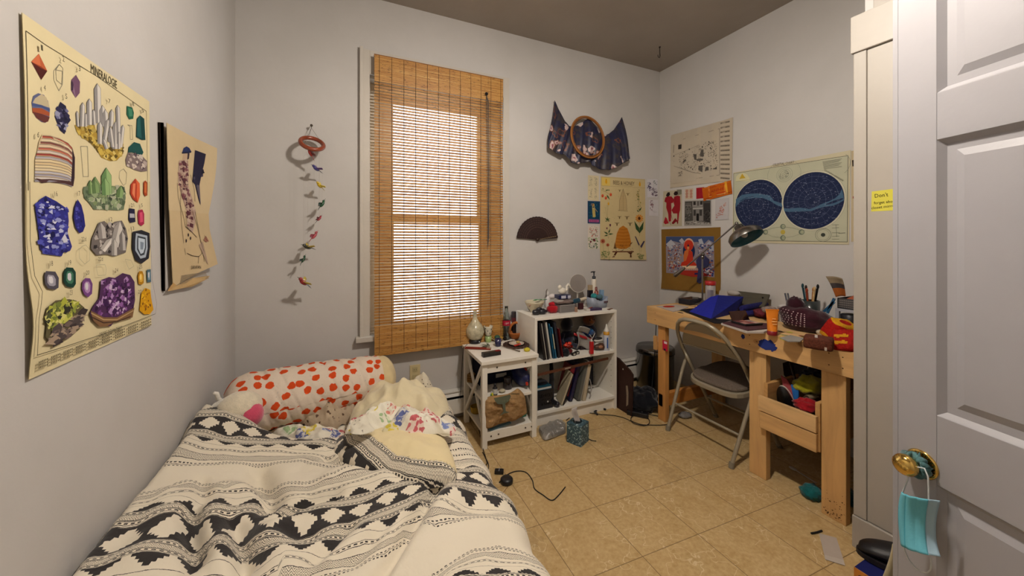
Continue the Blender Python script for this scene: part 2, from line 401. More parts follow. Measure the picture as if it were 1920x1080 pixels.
# camera-side normal of the door face
nrm = Vector((-dd.y, dd.x)); sg = 1 if nrm.dot(-e2) > 0 else -1
def knob(m, col, side):
    m.M = Matrix.Translation((sk, side*DT/2, zk)) @ Matrix.Rotation(-side*pi/2, 4, 'X')
    return m
k_ = knob(MB('dcb866'), None, sg); k_.lathe([(.034, 0), (.035, .003), (.030, .006), (.028, .005), (.022, .008), (.018, .007), (.012, .011), (.009, .012), (.009, .024), (.012, .028), (.020, .034), (.025, .042), (.026, .050), (.023, .058), (.014, .064), (.006, .066), (.0, .066)], n=28)
kb = k_.build('door_knob', CHROME, dr)
m = MB('b89048')
m.M = k_.M
for i in range(24):
    a = 2*pi*i/24; m.tube([(.014*cos(a), .014*sin(a), .0095), (.029*cos(a+.2), .029*sin(a+.2), .0065)], .0014, n=4)
m.build('rosette', CHROME, kb)
DOORM = Matrix.Translation((e2.x, e2.y, 0)) @ Matrix.Rotation(rzd, 4, 'Z')
# ------------------------------------------------------------------ workbench desk
PINE = 'cda26a'; PINE2 = 'c0935a'; PINE3 = 'd4ad78'
def wood_mat():
    out = {}
    for a, st in (('x', (1,9,9)), ('y', (9,1,9)), ('z', (9,9,1))):
        m, nt, b = nm('construction_pine_'+a); at_ = nt.nodes.new('ShaderNodeVertexColor'); at_.layer_name = 'Col'
        vec = coords(nt, 'Object', st); vec1 = coords(nt, 'Object', tuple(q**.35 for q in st))
        g = nz(nt, vec, 3.0, 5, .6, .6); col = mix(nt, 1, at_.outputs[0], ramp(nt, g, [(.3, .78), (.55, 1.0), (.75, 1.08)]), 'MULTIPLY')
        big = nz(nt, vec1, 3, 2); col = mix(nt, 1, col, ramp(nt, big, [(.3, .85), (.7, 1.06)]), 'MULTIPLY')
        vo = nt.nodes.new('ShaderNodeTexVoronoi'); vo.inputs['Scale'].default_value = 5.2; vo.inputs['Randomness'].default_value = 1
        nt.links.new(coords(nt, 'Object', tuple(1 if q > 1 else .7 for q in st)), vo.inputs['Vector'])
        d = E(vo.outputs['Distance']); col = mix(nt, d.lt(.075)*.75, col, '5a3414'); col = mix(nt, d.band(.075, .10)*.4, col, '8a5a2a')
        nt.links.new(col, b.inputs['Base Color']); b.inputs['Roughness'].default_value = .6; b.inputs['Specular IOR Level'].default_value = .3
        bump(nt, b, g, .15, .002); out[a] = m
    return out
CP = wood_mat()
dk = thing('workbench_desk', 'rough pine workbench used as a cluttered desk along the right wall', 'desk', (2.06, .84, 0))
W_ = R-2.06-.004; Ln = 1.21
MB(PINE3).bb(-.002, W_, 0, Ln, .785, .803).build('desk_top', CP['y'], dk, bev=.002)
m = MB(PINE); m.bb(-.022, 0, -.02, Ln, .685, .803); m.build('front_apron', CP['y'], dk, bev=.002)
MB(PINE2).bb(0, W_, Ln, Ln+.022, .685, .803).build('side_apron', CP['x'], dk, bev=.002)
MB(PINE2).bb(W_-.04, W_-.002, 0, Ln, .70, .785).build('back_apron', CP['y'], dk, bev=.002)
for yy, zz in ((.003, .72), (.003, .77), (.055, .72), (.055, .775), (.42, .72), (.42, .77), (1.1, .72), (1.1, .77), (.70, .74)): MB().box((-.0225, yy+.03, zz), (.001, .005, .004), '3c2410').build('screw', METAL, dk)
def leg(y0, y1, x0=.0, x1=.04, top=.685, c=PINE): return MB(c).bb(x0, x1, y0, y1, 0, top).build('leg', CP['z'], dk, bev=.003)
leg(.03, .125, -.002, .038, c='cb9f66'); leg(.375, .465, -.002, .038, c='d0a56c'); leg(1.06, 1.125, 0, .04, c='c08a4c')
leg(.03, .12, W_-.08, W_-.04); leg(.385, .47, W_-.08, W_-.04); leg(1.06, 1.15, W_-.08, W_-.04)
MB('b87a38').bb(0, W_-.05, 1.08, 1.12, .10, .19).build('side_stretcher', CP['x'], dk, bev=.002)
MB(PINE2).bb(-.02, .0, 1.125, 1.150, .50, .60).build('end_block', CP['z'], dk, bev=.002)
# drawer box between the legs
MB(PINE3).bb(-.032, -.012, .132, .40, .38, .458).build('box_board', CP['y'], dk, bev=.002)
MB(PINE).bb(-.030, -.010, .132, .392, .287, .374).build('box_board', CP['y'], dk, bev=.002)
MB(PINE2).bb(-.010, W_-.10, .126, .146, .287, .52).build('box_side', CP['x'], dk, bev=.002)
MB(PINE2).bb(-.010, W_-.10, .362, .382, .287, .53).build('box_side', CP['x'], dk, bev=.002)
MB('a87438').bb(-.010, W_-.10, .146, .362, .30, .315).build('box_bottom', CP['x'], dk)
MB('9a6a34').bb(W_-.10, W_-.085, .126, .382, .287, .53).build('box_back', CP['y'], dk)
# paint splashes on the apron: stains with their own shape
def splat(m, cy, cz, ry, rz, col, seed, n=26, x=-.0228):
    r = random.Random(seed); m.poly([(x, cy+ry*cos(2*pi*i/n)*r.uniform(.7, 1.1), cz+rz*sin(2*pi*i/n)*r.uniform(.65, 1.15)) for i in range(n)][::-1], col)
DX = 2.0385
def dloc(u, v): q = px(u, v, x=2.037); return q.y-.84, q.z
for u_, v_, dz_, a_, b_, c__, sd in ((1438, 647, 0, .050, .033, '1b2b6e', 3), (1393, 631, 0, .013, .014, '232a60', 8), (1470, 640, .012, .03, .010, 'b9b040', 9), (1405, 622, .008, .03, .008, 'c8b83c', 12)):
    cy_, cz_ = dloc(u_, v_); m = MB(); splat(m, cy_, cz_+dz_, a_, b_, c__, sd); m.build('paint_stain', MATTE, dk)
m = MB()
r = random.Random(31)
for i in range(46):
    y_ = r.uniform(.035, .12); z_ = abs(r.gauss(0, .05))+.012; splat(m, y_, z_, r.uniform(.001, .005), r.uniform(.0008, .003), '3a2412', i, 7, x=-.003)
q = m.build('scuff_specks', MATTE, dk); q['kind'] = 'stuff'
m = MB(); 
for i in range(60):
    y_ = r.uniform(.05, 1.0); x_ = r.uniform(.0, .12); rr = r.uniform(.004, .03)
    m.poly([(x_+rr*.5*cos(a*.9)*r.uniform(.6, 1.2), y_+rr*sin(a*.9)*r.uniform(.6, 1.2), .8035+.00004*i) for a in range(7)], r.choice(['b8b13a', 'c4bd4a', '3a3a30', '6a6428', '8a8560', '2c2c2c', '7a2430']))
q = m.build('paint_marks', MATTE, dk); q['kind'] = 'stuff'
m = MB('b02030'); y_, z_ = px(1247, 648, x=2.06).y-.84, px(1247, 648, x=2.06).z; m.bb(-.0012, 0, y_-.022, y_+.022, z_-.036, z_+.036, 'b5203a'); m.bb(-.0016, -.001, y_-.018, y_+.008, z_+.014, z_+.030, 'd8c8cc'); m.bb(-.0016, -.001, y_-.006, y_+.010, z_-.036, z_-.022, '202030')
tag(m.build('sticker', PAPER, dk), 'red sticker', None)
# ------------------------------------------------------------------ folding chair
fc = thing('folding_chair', 'beige metal folding chair with padded seat facing the workbench', 'chair', (2.24, 1.59, 0))
CB = '948a76'; CHP = CM('chair_enamel', .32, spec=.5, metal=.15)
hw = .225
def P3(x, y, z): return (x-2.24, y-1.59, z)
arch = []
for s in (0,): 
    # frame tube: from front foot up, arch over the back, down to the other front foot
    def fr(t): return Vector((2.47-.50*t/.80, 0, t))      # t height
    pts = []
    for i in range(9): t = i/8*.50; q = fr(t); pts.append((q.x-2.24, hw-.01, t))
    for i in range(0, 17):
        a = pi*i/16; t = .50+.295*sin(a); q = fr(t); yy = (hw-.008)*(abs(cos(a))**.62)*(1 if cos(a) >= 0 else -1); pts.append((q.x-2.24, yy, t))
    for i in range(9): t = (8-i)/8*.50; q = fr(t); pts.append((q.x-2.24, -hw+.01, t))
MB(CB).tube(pts, .0125, n=10).build('frame', CHP, fc)
m = MB(CB)
def backp(u, v):   # back panel, slightly dished
    yy = (u*2-1)*(hw-.016); tmax = .50+.28*max(0, 1-(abs(u*2-1))**2.0)**.62; t0 = .590-.02*(u*2-1)**2*0; t = t0+(max(tmax, t0+.004)-t0)*v
    q = fr(t); return (q.x-2.24+.016*(1-(u*2-1)**2), yy, t)
m.grid(backp, 24, 12); bp = m.build('backrest', CHP, fc, solid=.004)
m = MB(CB); m.tube([backp(i/20, 0) for i in range(21)], .005, n=8); m.build('backrest_rim', CHP, fc)
# seat
def seatpan(z0, z1, inset, c, name, mat_, bev):
    m = MB(c); x0, x1 = 2.105-2.24, 2.49-2.24; pts = []
    for i in range(40):
        a = 2*pi*i/40; cx, cy = cos(a), sin(a); e = 3.6
        k = (abs(cx)**e+abs(cy)**e)**(-1/e); xx = (x0+x1)/2+(x1-x0)/2*k*cx*(1-inset*5); yy = (hw-.028-inset)*k*cy*(1 if cx < 0 else .93); pts.append((xx, yy))
    z_ = lambda x: .357+(x-x0)*.15
    n = 40; v = [(p[0], p[1], z_(p[0])+z0) for p in pts]+[(p[0], p[1], z_(p[0])+z1) for p in pts]
    m.add(v, [list(range(n))[::-1], list(range(n, 2*n))]+[(i, (i+1)%n, n+(i+1)%n, n+i) for i in range(n)]); return m.build(name, mat_, fc, bev=bev)
seatpan(-.020, .010, 0, CB, 'seat_pan', CHP, .004)
WEAVE = CM('tweed', .9, spec=.1, var=.5, vs=170, bmp=.5, bs_=300, bd=.002)
seatpan(.010, .034, .012, '6b6055', 'seat_pad', WEAVE, .010)
for s in (1, -1):
    MB(CB).tube([(2.195-2.24, s*(hw+.018), .475), (2.155-2.24, s*(hw+.018), .39), (1.995-2.24, s*(hw+.0), .012)], .0115, n=10).build('rear_leg', CHP, fc)
    MB('8a8170').tube([(2.195-2.24, s*(hw+.018), .455), (2.198-2.24, s*(hw+.018), .485)], .014, n=10).build('hinge_cap', PLAST, fc)
    MB('7e7666').tube([(1.999-2.24, s*hw, .03), (1.993-2.24, s*hw, 0)], .0155, n=10).build('foot_cap', RUBBER, fc)
    MB('7e7666').tube([(2.452-2.24, s*(hw-.01), .025), (2.47-2.24, s*(hw-.01), .0)], .0155, n=10).build('foot_cap', RUBBER, fc)
MB(CB).tube([(2.066-2.24, hw-.002, .17), (2.066-2.24, -hw+.002, .17)], .008, n=8).build('crossbar', CHP, fc)
MB(CB).tube([(2.36-2.24, hw-.01, .17), (2.36-2.24, -hw+.01, .17)], .007, n=8).build('crossbar', CHP, fc)
# ------------------------------------------------------------------ bookcase
WH = 'e6e1d6'
bc = thing('bookcase', 'low white three-tier bookcase crammed with books and toys', 'bookcase', (1.18, 2.215, 0))
bw, bd_, bh = .714, .305, .76
MB(WH).bb(0, .02, 0, bd_, 0, bh-.02).build('side_panel', PAINT, bc, bev=.001)
m = MB(WH); m.bb(bw-.02, bw, 0, bd_, 0, bh-.02)
for zz in range(14):
    for yy in (.04, bd_-.05): m.box((bw-.0205, yy, .16+zz*.042), (.001, .005, .005), '6a645c')
m.build('side_panel', PAINT, bc, bev=0)
MB(WH).bb(0, bw, -.002, bd_, bh-.02, bh).build('top_board', PAINT, bc, bev=.001)
MB(WH).bb(.02, bw-.02, 0, bd_-.006, .432, .452).build('shelf', PAINT, bc, bev=.001)
MB(WH).bb(.02, bw-.02, 0, bd_-.006, .08, .10).build('shelf', PAINT, bc, bev=.001)
MB(WH).bb(.02, bw-.02, .018, .03, 0, .08).build('kickboard', PAINT, bc, bev=.001)
MB('d8d2c6').bb(.02, bw-.02, bd_-.006, bd_-.001, .10, bh-.02).build('back_panel', PAINT, bc)
# ------------------------------------------------------------------ white side table
stb = thing('side_table', 'white side table with X-braced sides beside the bookcase', 'table', (.76, 2.115, 0))
tw, td, th = .38, .40, .55
MB(WH).bb(-.01, tw+.008, -.015, td, th-.022, th).build('table_top', PAINT, stb, bev=.002)
for x0 in (0, tw-.034):
    for y0 in (0, td-.035): MB(WH).bb(x0, x0+.034, y0, y0+.034, 0, th-.022).build('leg', PAINT, stb, bev=.002)
MB(WH).bb(.034, tw-.034, .006, .022, .468, .528).build('apron', PAINT, stb, bev=.001)
MB(WH).bb(.034, tw-.034, .006, .022, .045, .10).build('bottom_rail', PAINT, stb, bev=.001)
MB(WH).bb(.01, tw-.01, .01, td-.01, .283, .300).build('shelf', PAINT, stb, bev=.001)
MB(WH).bb(.01, tw-.01, .02, td-.01, .085, .10).build('shelf', PAINT, stb, bev=.001)
for xx, zz in ((.10, .497), (.30, .500), (.06, .072), (.11, .074), (.345, .072), (.30, .074)):
    m = MB('5a544c'); m.M = Matrix.Translation((xx, .005, zz)) @ Matrix.Rotation(pi/2, 4, 'X'); m.lathe([(.0055, 0), (.0045, .002)], n=10); m.build('screw_cap', METAL, stb)
for x0 in (.008, tw-.020):
    for sgn in (1, -1):
        a = (.034, .10 if sgn > 0 else .50); b2 = (td-.035, .50 if sgn > 0 else .10)
        dy, dz = b2[0]-a[0], b2[1]-a[1]; ln = hypot(dy, dz)
        MB(WH).box((x0+.006+.0065*sgn, (a[0]+b2[0])/2, (a[1]+b2[1])/2), (.012, ln, .022), rot=(atan2(dz, dy), 0, 0)).build('cross_brace', PAINT, stb)
# ------------------------------------------------------------------ bed
def fbm(x, y, z=0, o=3):
    return sum(noise.noise(Vector((x, y, z))*(2**i))/(2**i) for i in range(o))
def duvet_mat():
    m, nt, b = nm('printed_duvet_cotton'); tc = nt.nodes.new('ShaderNodeTexCoord'); sp = nt.nodes.new('ShaderNodeSeparateXYZ')
    nt.links.new(tc.outputs['UV'], sp.inputs[0]); u, w_ = E(sp.outputs[0]), E(sp.outputs[1])
    wob = nz(nt, tc.outputs['UV'], 60, 3, .6); w2 = w_+(E(wob)-.5)*.007; u2 = u+(E(nz(nt, tc.outputs['UV'], 45, 2))-.5)*.008
    d = ((w2/.74+10.5).frac()-.5).abs()*.74
    P = .080; q = ((u2/P+20).frac()-.5).abs()*P; st = .0084
    rough = E(nz(nt, tc.outputs['UV'], 240, 2))
    dia = ((q/st).floor()+(d/.0118).floor()).lt(3.5)
    blk = d.lt(.055)*(1-dia)
    def line(c, h=.0011): return (d-c).abs().lt(h)
    def dots(c, pu=.013, h=.0022): return (d-c).abs().lt(h)*(u2/pu+50).frac().lt(.55)
    ink = blk
    for c in (.0565, .0625, .0735, .1035, .1135): ink = ink.mx(line(c))
    ink = ink.mx(dots(.068)).mx(dots(.1085))
    tri = ((u2/.011+50).frac()-.5).abs()*.011
    zz1 = (((d+tri*1.6)/.0068).frac()-.5).abs().lt(.14)*d.band(.0765, .1005)
    ink = ink.mx(zz1).mx(line(.0765, .0009)).mx(line(.1005, .0009))
    P2 = .080; q2 = ((u2/P2+20.5).frac()-.5).abs()*P2
    cas = d.band(.117, .156)*(((q2/.0085).floor()*.010)+.118).gt(d)
    ink = ink.mx(cas).mx(line(.168, .0008))
    for c in (.199, .211): ink = ink.mx(line(c, .0009))
    ink = ink.mx(dots(.205, .015))
    zz2 = (((d+tri*1.6)/.0068).frac()-.5).abs().lt(.14)*d.band(.235, .262)
    ink = ink.mx(zz2).mx(line(.235, .0009)).mx(line(.262, .0009)).mx(dots(.277, .011, .0017)).mx(dots(.289, .011, .0017)).mx(line(.283, .0008))
    at_ = nt.nodes.new('ShaderNodeVertexColor'); at_.layer_name = 'Col'; col = mix(nt, ink*.97, at_.outputs[0], '17141a')
    nt.links.new(col, b.inputs['Base Color']); b.inputs['Roughness'].default_value = .9; b.inputs['Specular IOR Level'].default_value = .1
    b.inputs['Sheen Weight'].default_value = .15
    bump(nt, b, E(nz(nt, coords(nt), 26, 3, .6)), .35, .01); return m
DUV = duvet_mat()
def spot_mat(name, base, layers, kind='UV', fold=.3):
    m, nt, b = nm(name); vec = coords(nt, kind); col = None
    dn = nt.nodes.new('ShaderNodeTexNoise'); dn.inputs['Scale'].default_value = 40; nt.links.new(vec, dn.inputs['Vector'])
    for i, (c, sc, thr, dis, rnd_) in enumerate(layers):
        off = nt.nodes.new('ShaderNodeVectorMath'); off.operation = 'MULTIPLY_ADD'; nt.links.new(dn.outputs['Color'], off.inputs[0]); off.inputs[1].default_value = (dis,)*3
        mp = nt.nodes.new('ShaderNodeMapping'); mp.inputs['Location'].default_value = (i*3.7, i*1.9, 0); nt.links.new(vec, mp.inputs[0]); nt.links.new(mp.outputs[0], off.inputs[2])
        vo = nt.nodes.new('ShaderNodeTexVoronoi'); vo.voronoi_dimensions = '2D' if kind == 'UV' else '3D'; vo.inputs['Scale'].default_value = sc; vo.inputs['Randomness'].default_value = rnd_
        nt.links.new(off.outputs[0], vo.inputs['Vector'])
        col = mix(nt, E(vo.outputs['Distance']).lt(thr), col if col is not None else base, c)
    nt.links.new(col, b.inputs['Base Color']); b.inputs['Roughness'].default_value = .9; b.inputs['Specular IOR Level'].default_value = .1
    bump(nt, b, nz(nt, coords(nt), 30, 4, .6), fold, .012); return m
POPPY = spot_mat('poppy_print_cotton', 'd6c6b4', [('9a9a94', 26, .045, .05, 1), ('c8481e', 15.5, .275, .020, .72)])
def floral(name):
    m, nt, b = nm(name); vec = coords(nt)
    dn = nt.nodes.new('ShaderNodeTexNoise'); dn.inputs['Scale'].default_value = 18; nt.links.new(vec, dn.inputs['Vector'])
    off = nt.nodes.new('ShaderNodeVectorMath'); off.operation = 'MULTIPLY_ADD'; nt.links.new(dn.outputs['Color'], off.inputs[0]); off.inputs[1].default_value = (.05,)*3; nt.links.new(vec, off.inputs[2])
    def vor(sc): 
        v = nt.nodes.new('ShaderNodeTexVoronoi'); v.inputs['Scale'].default_value = sc; nt.links.new(off.outputs[0], v.inputs['Vector']); return v
    big, fine = vor(14), vor(52); sp = nt.nodes.new('ShaderNodeSeparateXYZ'); nt.links.new(big.outputs['Color'], sp.inputs[0])
    r = ramp(nt, sp.outputs[0], [(0, 'b23246'), (.22, '34488f'), (.42, '8fae7c'), (.6, 'd6c228'), (.75, 'c86a60'), (.88, '5a6ea8')]); nt.nodes[-1]
    for n in nt.nodes:
        if n.type == 'VALTORGB': n.color_ramp.interpolation = 'CONSTANT'
    k = E(big.outputs['Distance']).lt(.52)*E(fine.outputs['Distance']).lt(.5)*E(sp.outputs[1]).gt(.10)
    wash = E(big.outputs['Distance']).lt(.44)*E(sp.outputs[1]).gt(.10)
    col = mix(nt, wash*.25, 'e2dccb', r); col = mix(nt, k*.85, col, r)
    nt.links.new(col, b.inputs['Base Color']); b.inputs['Roughness'].default_value = .95; b.inputs['Specular IOR Level'].default_value = .05
    bump(nt, b, nz(nt, vec, 34, 4, .6), .4, .012); return m
FLORAL = floral('floral_print_cotton')
LEAFY = spot_mat('leaf_print_cotton', 'b3a189', [('5f4c3e', 42, .24, .02, .8)], 'Object', .6)
CREAM = CM('cream_cotton', .9, spec=.1, var=.08, vs=7, bmp=.45, bs_=24, bd=.012, sheen=.2)
bed = thing('bed', 'low single mattress bed pushed into the corner under the wall charts', 'bed', (L, .30, 0))
MB('6a5a48').bb(.01, 1.0, .01, 2.03, 0, .12).build('bed_base', FABRIC, bed, bev=.02)
MB('d8cfbd').bb(.006, 1.01, 0, 2.06, .12, .345).build('mattress', FLORAL, bed, bev=.05)
Kb = K(160, 640, 2.1333)
def bp2(x, y, z=.46): q = px(*Kb(x, y), z=z); return (q.x, q.y)
def wmap(x, y):
    r_ = []
    for w_, pl in CNT:
        if w_ > .93 and x < pl[0][0]-.06: continue
        if x <= pl[0][0]: yy = pl[0][1]
        elif x >= pl[-1][0]: yy = pl[-1][1]
        else:
            for (a, b), (c, d) in zip(pl[:-1], pl[1:]):
                if a <= x <= c: yy = b+(d-b)*(x-a)/max(c-a, 1e-6); break
        yy = min(yy, r_[-1][1]-.012) if r_ else yy
        r_.append((w_, yy))
    if y >= r_[0][1]: return r_[0][0]-(y-r_[0][1])
    for (w1, a), (w2, b) in zip(r_[:-1], r_[1:]):
        if b <= y <= a: return w1+(w2-w1)*(a-y)/(a-b)
    return r_[-1][0]+(r_[-1][1]-y)
FOLDS = []
for amp, wd, s_ in ((-.050, .035, '690,520 720,590 738,650'), (-.035, .022, '425,740 425,800 440,880 445,939'), (-.032, .022, '600,740 620,800 640,939'), (.022, .045, '340,700 300,800 240,939'),
    (.024, .04, '510,700 520,800 540,939'), (.03, .05, '760,760 780,850 800,939'), (-.05, .028, '1180,939 1250,830 1310,720 1360,620 1400,560'), (.035, .06, '1260,939 1350,830 1420,720 1460,620'),
    (-.025, .02, '780,700 830,670 900,640 1000,620'), (.02, .03, '560,610 650,600 700,620'), (-.022, .018, '960,470 1060,500 1160,530'), (.022, .04, '640,420 800,430 960,420'),
    (-.02, .02, '460,600 470,660 480,690'), (-.018, .02, '800,770 860,800 900,790'), (.025, .05, '1000,560 1100,560 1180,560'), (-.02, .02, '920,880 1000,800 1060,740'), (.018, .03, '980,900 1060,820 1120,760'),
    (.02, .06, '1600,720 1500,800 1450,900'), (-.015, .03, '1440,690 1540,650 1640,650'), (-.012, .02, '1080,880 1160,790 1220,720')):
    FOLDS.append((amp, wd, [bp2(*p) for p in S(s_)]))
def segd(x, y, a, b):
    dx, dy = b[0]-a[0], b[1]-a[1]; t = max(0, min(1, ((x-a[0])*dx+(y-a[1])*dy)/(dx*dx+dy*dy+1e-9)))
    return hypot(x-a[0]-t*dx, y-a[1]-t*dy)
def fold(x, y):
    h = 0
    for amp, wd, pl in FOLDS:
        d = min(segd(x, y, pl[i], pl[i+1]) for i in range(len(pl)-1))
        if d < 3*wd: h += amp*math.exp(-(d/wd)**2)
    return h
def duvet_z(x, y):
    z = .462+.03*max(0, (-x-.15)/.45)-.035*max(0, (x-.1)/.4)
    z += .055*math.exp(-(x-L)/.16)+.05*max(0,min(1,(y-1.80)/.12))*max(0,min(1,(-x-.15)/.2))
    z += fold(x, y)+.020*fbm(x*2.4+3, y*3.1, 1, 2)+.007*fbm(x*9, y*11, 5, 2)
    ew = x-(L+.004); z -= .05*math.exp(-(ew/.018)**2)
    return z
def bp3(x, y):
    z = .47
    for _ in range(12): q = px(*Kb(x, y), z=z); z = .5*z+.5*duvet_z(min(q.x, .415), q.y)
    return (q.x, q.y)
CNT = []
for w_, s_ in ((-.06, '450,300 560,300 700,345 860,350 980,365'), (0.0, '440,330 500,318 560,332 620,352 700,376 800,374 900,370 960,385'), (.09, '395,385 470,372 560,395 700,407 900,402 980,420'), (.17, '370,415 470,405 560,418 700,425 960,440'),
   (.205, '350,437 470,428 700,436 880,440 980,470'), (.25, '330,475 450,462 700,472 880,458 990,490'), (.283, '325,492 560,486 700,498 860,476 1000,505'),
   (.457, '285,598 360,568 450,562 560,566 700,585 745,602 880,567 1000,522 1090,505'), (.49, '275,618 360,582 450,582 560,585 700,605 760,620 900,592 1000,558 1090,540'), (.535, '262,640 360,605 450,608 560,598 640,596 700,625 780,640 900,615 1000,590 1120,548'),
   (.60, '250,662 370,632 470,665 570,645 700,645 780,665 900,645 1100,592 1180,572 1400,530 1560,470 1640,505'), (.655, '230,700 300,665 400,655 470,695 590,668 700,668 790,675 900,665 1020,650 1180,600 1400,540 1600,490'),
   (.74, '190,800 300,745 400,752 500,790 600,775 680,735 760,712 870,715 950,700 1100,675 1150,645 1310,590 1400,558 1500,530 1640,535'),
   (.825, '50,885 160,835 300,815 400,850 480,820 600,830 640,850 800,800 1000,755 1200,685 1290,652 1370,600 1500,568 1670,592'), (.885, '30,925 150,893 300,875 400,905 600,880 700,885 900,825 1100,745 1250,715 1340,660 1460,622 1680,640'),
   (.945, '900,890 1000,850 1120,800 1230,765 1340,695 1480,660 1700,675'), (1.027, '1000,935 1200,856 1280,800 1400,742 1560,705 1720,705'),
   (1.193, '1400,935 1460,890 1550,835 1650,817 1790,832'), (1.245, '1430,935 1500,890 1600,855 1800,872'), (1.36, '1540,925 1700,918 1830,925')):
    CNT.append((w_, sorted(bp3(*p) for p in S(s_))))
def yhead(x):
    P_ = [(-.60, 2.06), (-.45, 1.98), (-.34, 1.88), (-.2, 1.81), (-.07, 1.77), (.1, 1.76), (.3, 1.92), (.5, 2.10), (.7, 2.12)]
    for (a, b), (c, d) in zip(P_[:-1], P_[1:]):
        if a <= x <= c: return b+(d-b)*(x-a)/(c-a)
    return P_[-1][1]
NU, NV = 150, 230; y0 = .26; XE = .415; m = MB(); vs, uv, fs = [], [], []
for j in range(NV+1):
    for i in range(NU+1):
        s_ = i/NU*(XE-L-.004+.42); xs = L+.004+s_; t_ = j/NV
        if xs <= XE: x, drop = xs, 0
        else:
            a = xs-XE; Rr = .11
            if a < Rr*pi/2*.92: x = XE+Rr*sin(a/Rr); drop = Rr*(1-cos(a/Rr))
            else: a2 = a-Rr*pi/2*.92; x = XE+Rr*sin(pi/2*.92)+a2*.22; drop = Rr*(1-cos(pi/2*.92))+a2*.97
        y = y0+(yhead(x)-y0)*t_; z = duvet_z(min(x, XE), y)-drop
        if xs > XE: x += .022*fbm(y*5, 0, 3, 2)*min(1, (xs-XE)/.1)+.012*sin(y*23+2*fbm(y*3, 2))*min(1, (xs-XE)/.2)
        z = max(z, .02)
        e = min(1, (yhead(x)-y)/.05); z -= .035*(1-e)**2
        vs.append((x, y, z)); uv.append((xs+.02*fbm(x*3, y*3, 9, 2), wmap(xs, y)))
for j in range(NV):
    for i in range(NU): a = j*(NU+1)+i; fs.append((a, a+1, a+NU+2, a+NU+1))
m.add([(p[0]-L, p[1]-.30, p[2]) for p in vs], fs, 'ddd3bf', True); m.uv = uv
du = m.build('duvet', DUV, loc=(L, .30, 0)); q = du.modifiers.new('s', 'SOLIDIFY'); q.thickness = .012; q.offset = -1
tag(du, 'rumpled cream duvet with black geometric bands spread over the bed', 'duvet')
def blob(outline, z0, h, col='d8cfb8', n=60, rings=16, p=2.0, q=2.0, wr=.01, ws=9, seed=0, base=None, under=.15, ridges=0):
    # outline: list of (x, y); a soft closed lump with this plan
    m_ = len(outline); P_ = []
    per = [0]
    for i in range(m_): a, b = outline[i], outline[(i+1) % m_]; per.append(per[-1]+hypot(b[0]-a[0], b[1]-a[1]))
    for k in range(n):
        d = per[-1]*k/n; i = max(j for j in range(m_) if per[j] <= d+1e-9); a, b = outline[i], outline[(i+1) % m_]
        t = (d-per[i])/max(per[i+1]-per[i], 1e-9); P_.append((a[0]+(b[0]-a[0])*t, a[1]+(b[1]-a[1])*t))
    for _ in range(2): P_ = [((P_[i-1][0]+2*P_[i][0]+P_[(i+1) % n][0])/4, (P_[i-1][1]+2*P_[i][1]+P_[(i+1) % n][1])/4) for i in range(n)]
    cx, cy = sum(a for a, b in P_)/n, sum(b for a, b in P_)/n; v = []; uvs = []
    def zz(x, y, r, up):
        f = (max(0, 1-r**p))**(1/q); hh = h*f if up else -h*under*f
        b0 = base(x, y) if base else z0
        w_ = wr*fbm(x*ws+seed, y*ws, seed*1.7, 3)*(.4+.6*f) if up else 0
        if ridges and up: w_ += ridges*f*(abs(noise.noise(Vector((x*ws*.7+seed*3, y*ws*.7, 2))))*-2+.5)
        return b0+hh+w_
    f = []; 
    for up in (1, 0):
        o_ = len(v); v.append((cx, cy, zz(cx, cy, 0, up))); uvs.append((cx, cy))
        for k in range(1, rings+1):
            r = (k/rings)**.75 if k < rings else 1
            for a, b in P_:
                x, y = cx+(a-cx)*r, cy+(b-cy)*r; v.append((x, y, zz(x, y, r, up))); uvs.append((x, y))
        for k in range(n):
            t = (o_, o_+1+k, o_+1+(k+1) % n); f.append(t if up else t[::-1])
        for r in range(rings-1):
            for k in range(n):
                a = o_+1+r*n+k; b = o_+1+r*n+(k+1) % n; t = (a, a+n, b+n, b); f.append(t if up else t[::-1])
    m = MB(col); m.add(v, f, col, True); m.uv = uvs; return m
def lumpbuild(m, name, mt, zb, label=None, cat=None, parent=None, **k):
    xs = [q.x for q in m.v]; ys = [q.y for q in m.v]
    o = m.build(name, mt, parent, origin=((min(xs)+max(xs))/2, (min(ys)+max(ys))/2, zb))
    if label: tag(o, label, cat, k.get('group'))
    return o
# folded corner of the duvet, reverse side up
fo = [px(*Kb(x, y), z=.50) for x, y in S('985,400 1000,350 1080,318 1250,300 1430,320 1475,420 1492,478 1480,500 1380,515 1270,518 1180,505 1090,470 1010,430')]
m = blob([(q.x, q.y) for q in fo], .44, .085, n=150, rings=44, p=3.2, q=2.2, wr=.016, ws=7, seed=4, base=lambda x, y: .435, ridges=.008)
EL = [(px(*Kb(x, y), z=.50).x, px(*Kb(x, y), z=.50).y) for x, y in S('975,380 1000,425 1090,472 1180,508 1270,522 1380,518 1490,500')]
cum = [0]
for i in range(len(EL)-1): cum.append(cum[-1]+hypot(EL[i+1][0]-EL[i][0], EL[i+1][1]-EL[i][1]))
nuv = []
for q in m.v:
    best = min(((segd(q.x, q.y, EL[i], EL[i+1]), i) for i in range(len(EL)-1)))
    i = best[1]; ex, ey = EL[i+1][0]-EL[i][0], EL[i+1][1]-EL[i][1]; t = ((q.x-EL[i][0])*ex+(q.y-EL[i][1])*ey)/(ex*ex+ey*ey)
    al = cum[i]+t*(cum[i+1]-cum[i]); w_ = best[0]*1.02+max(0, (al-.02))*.13
    nuv.append((al, w_ if w_ < .1185 else .335))
m.uv = nuv
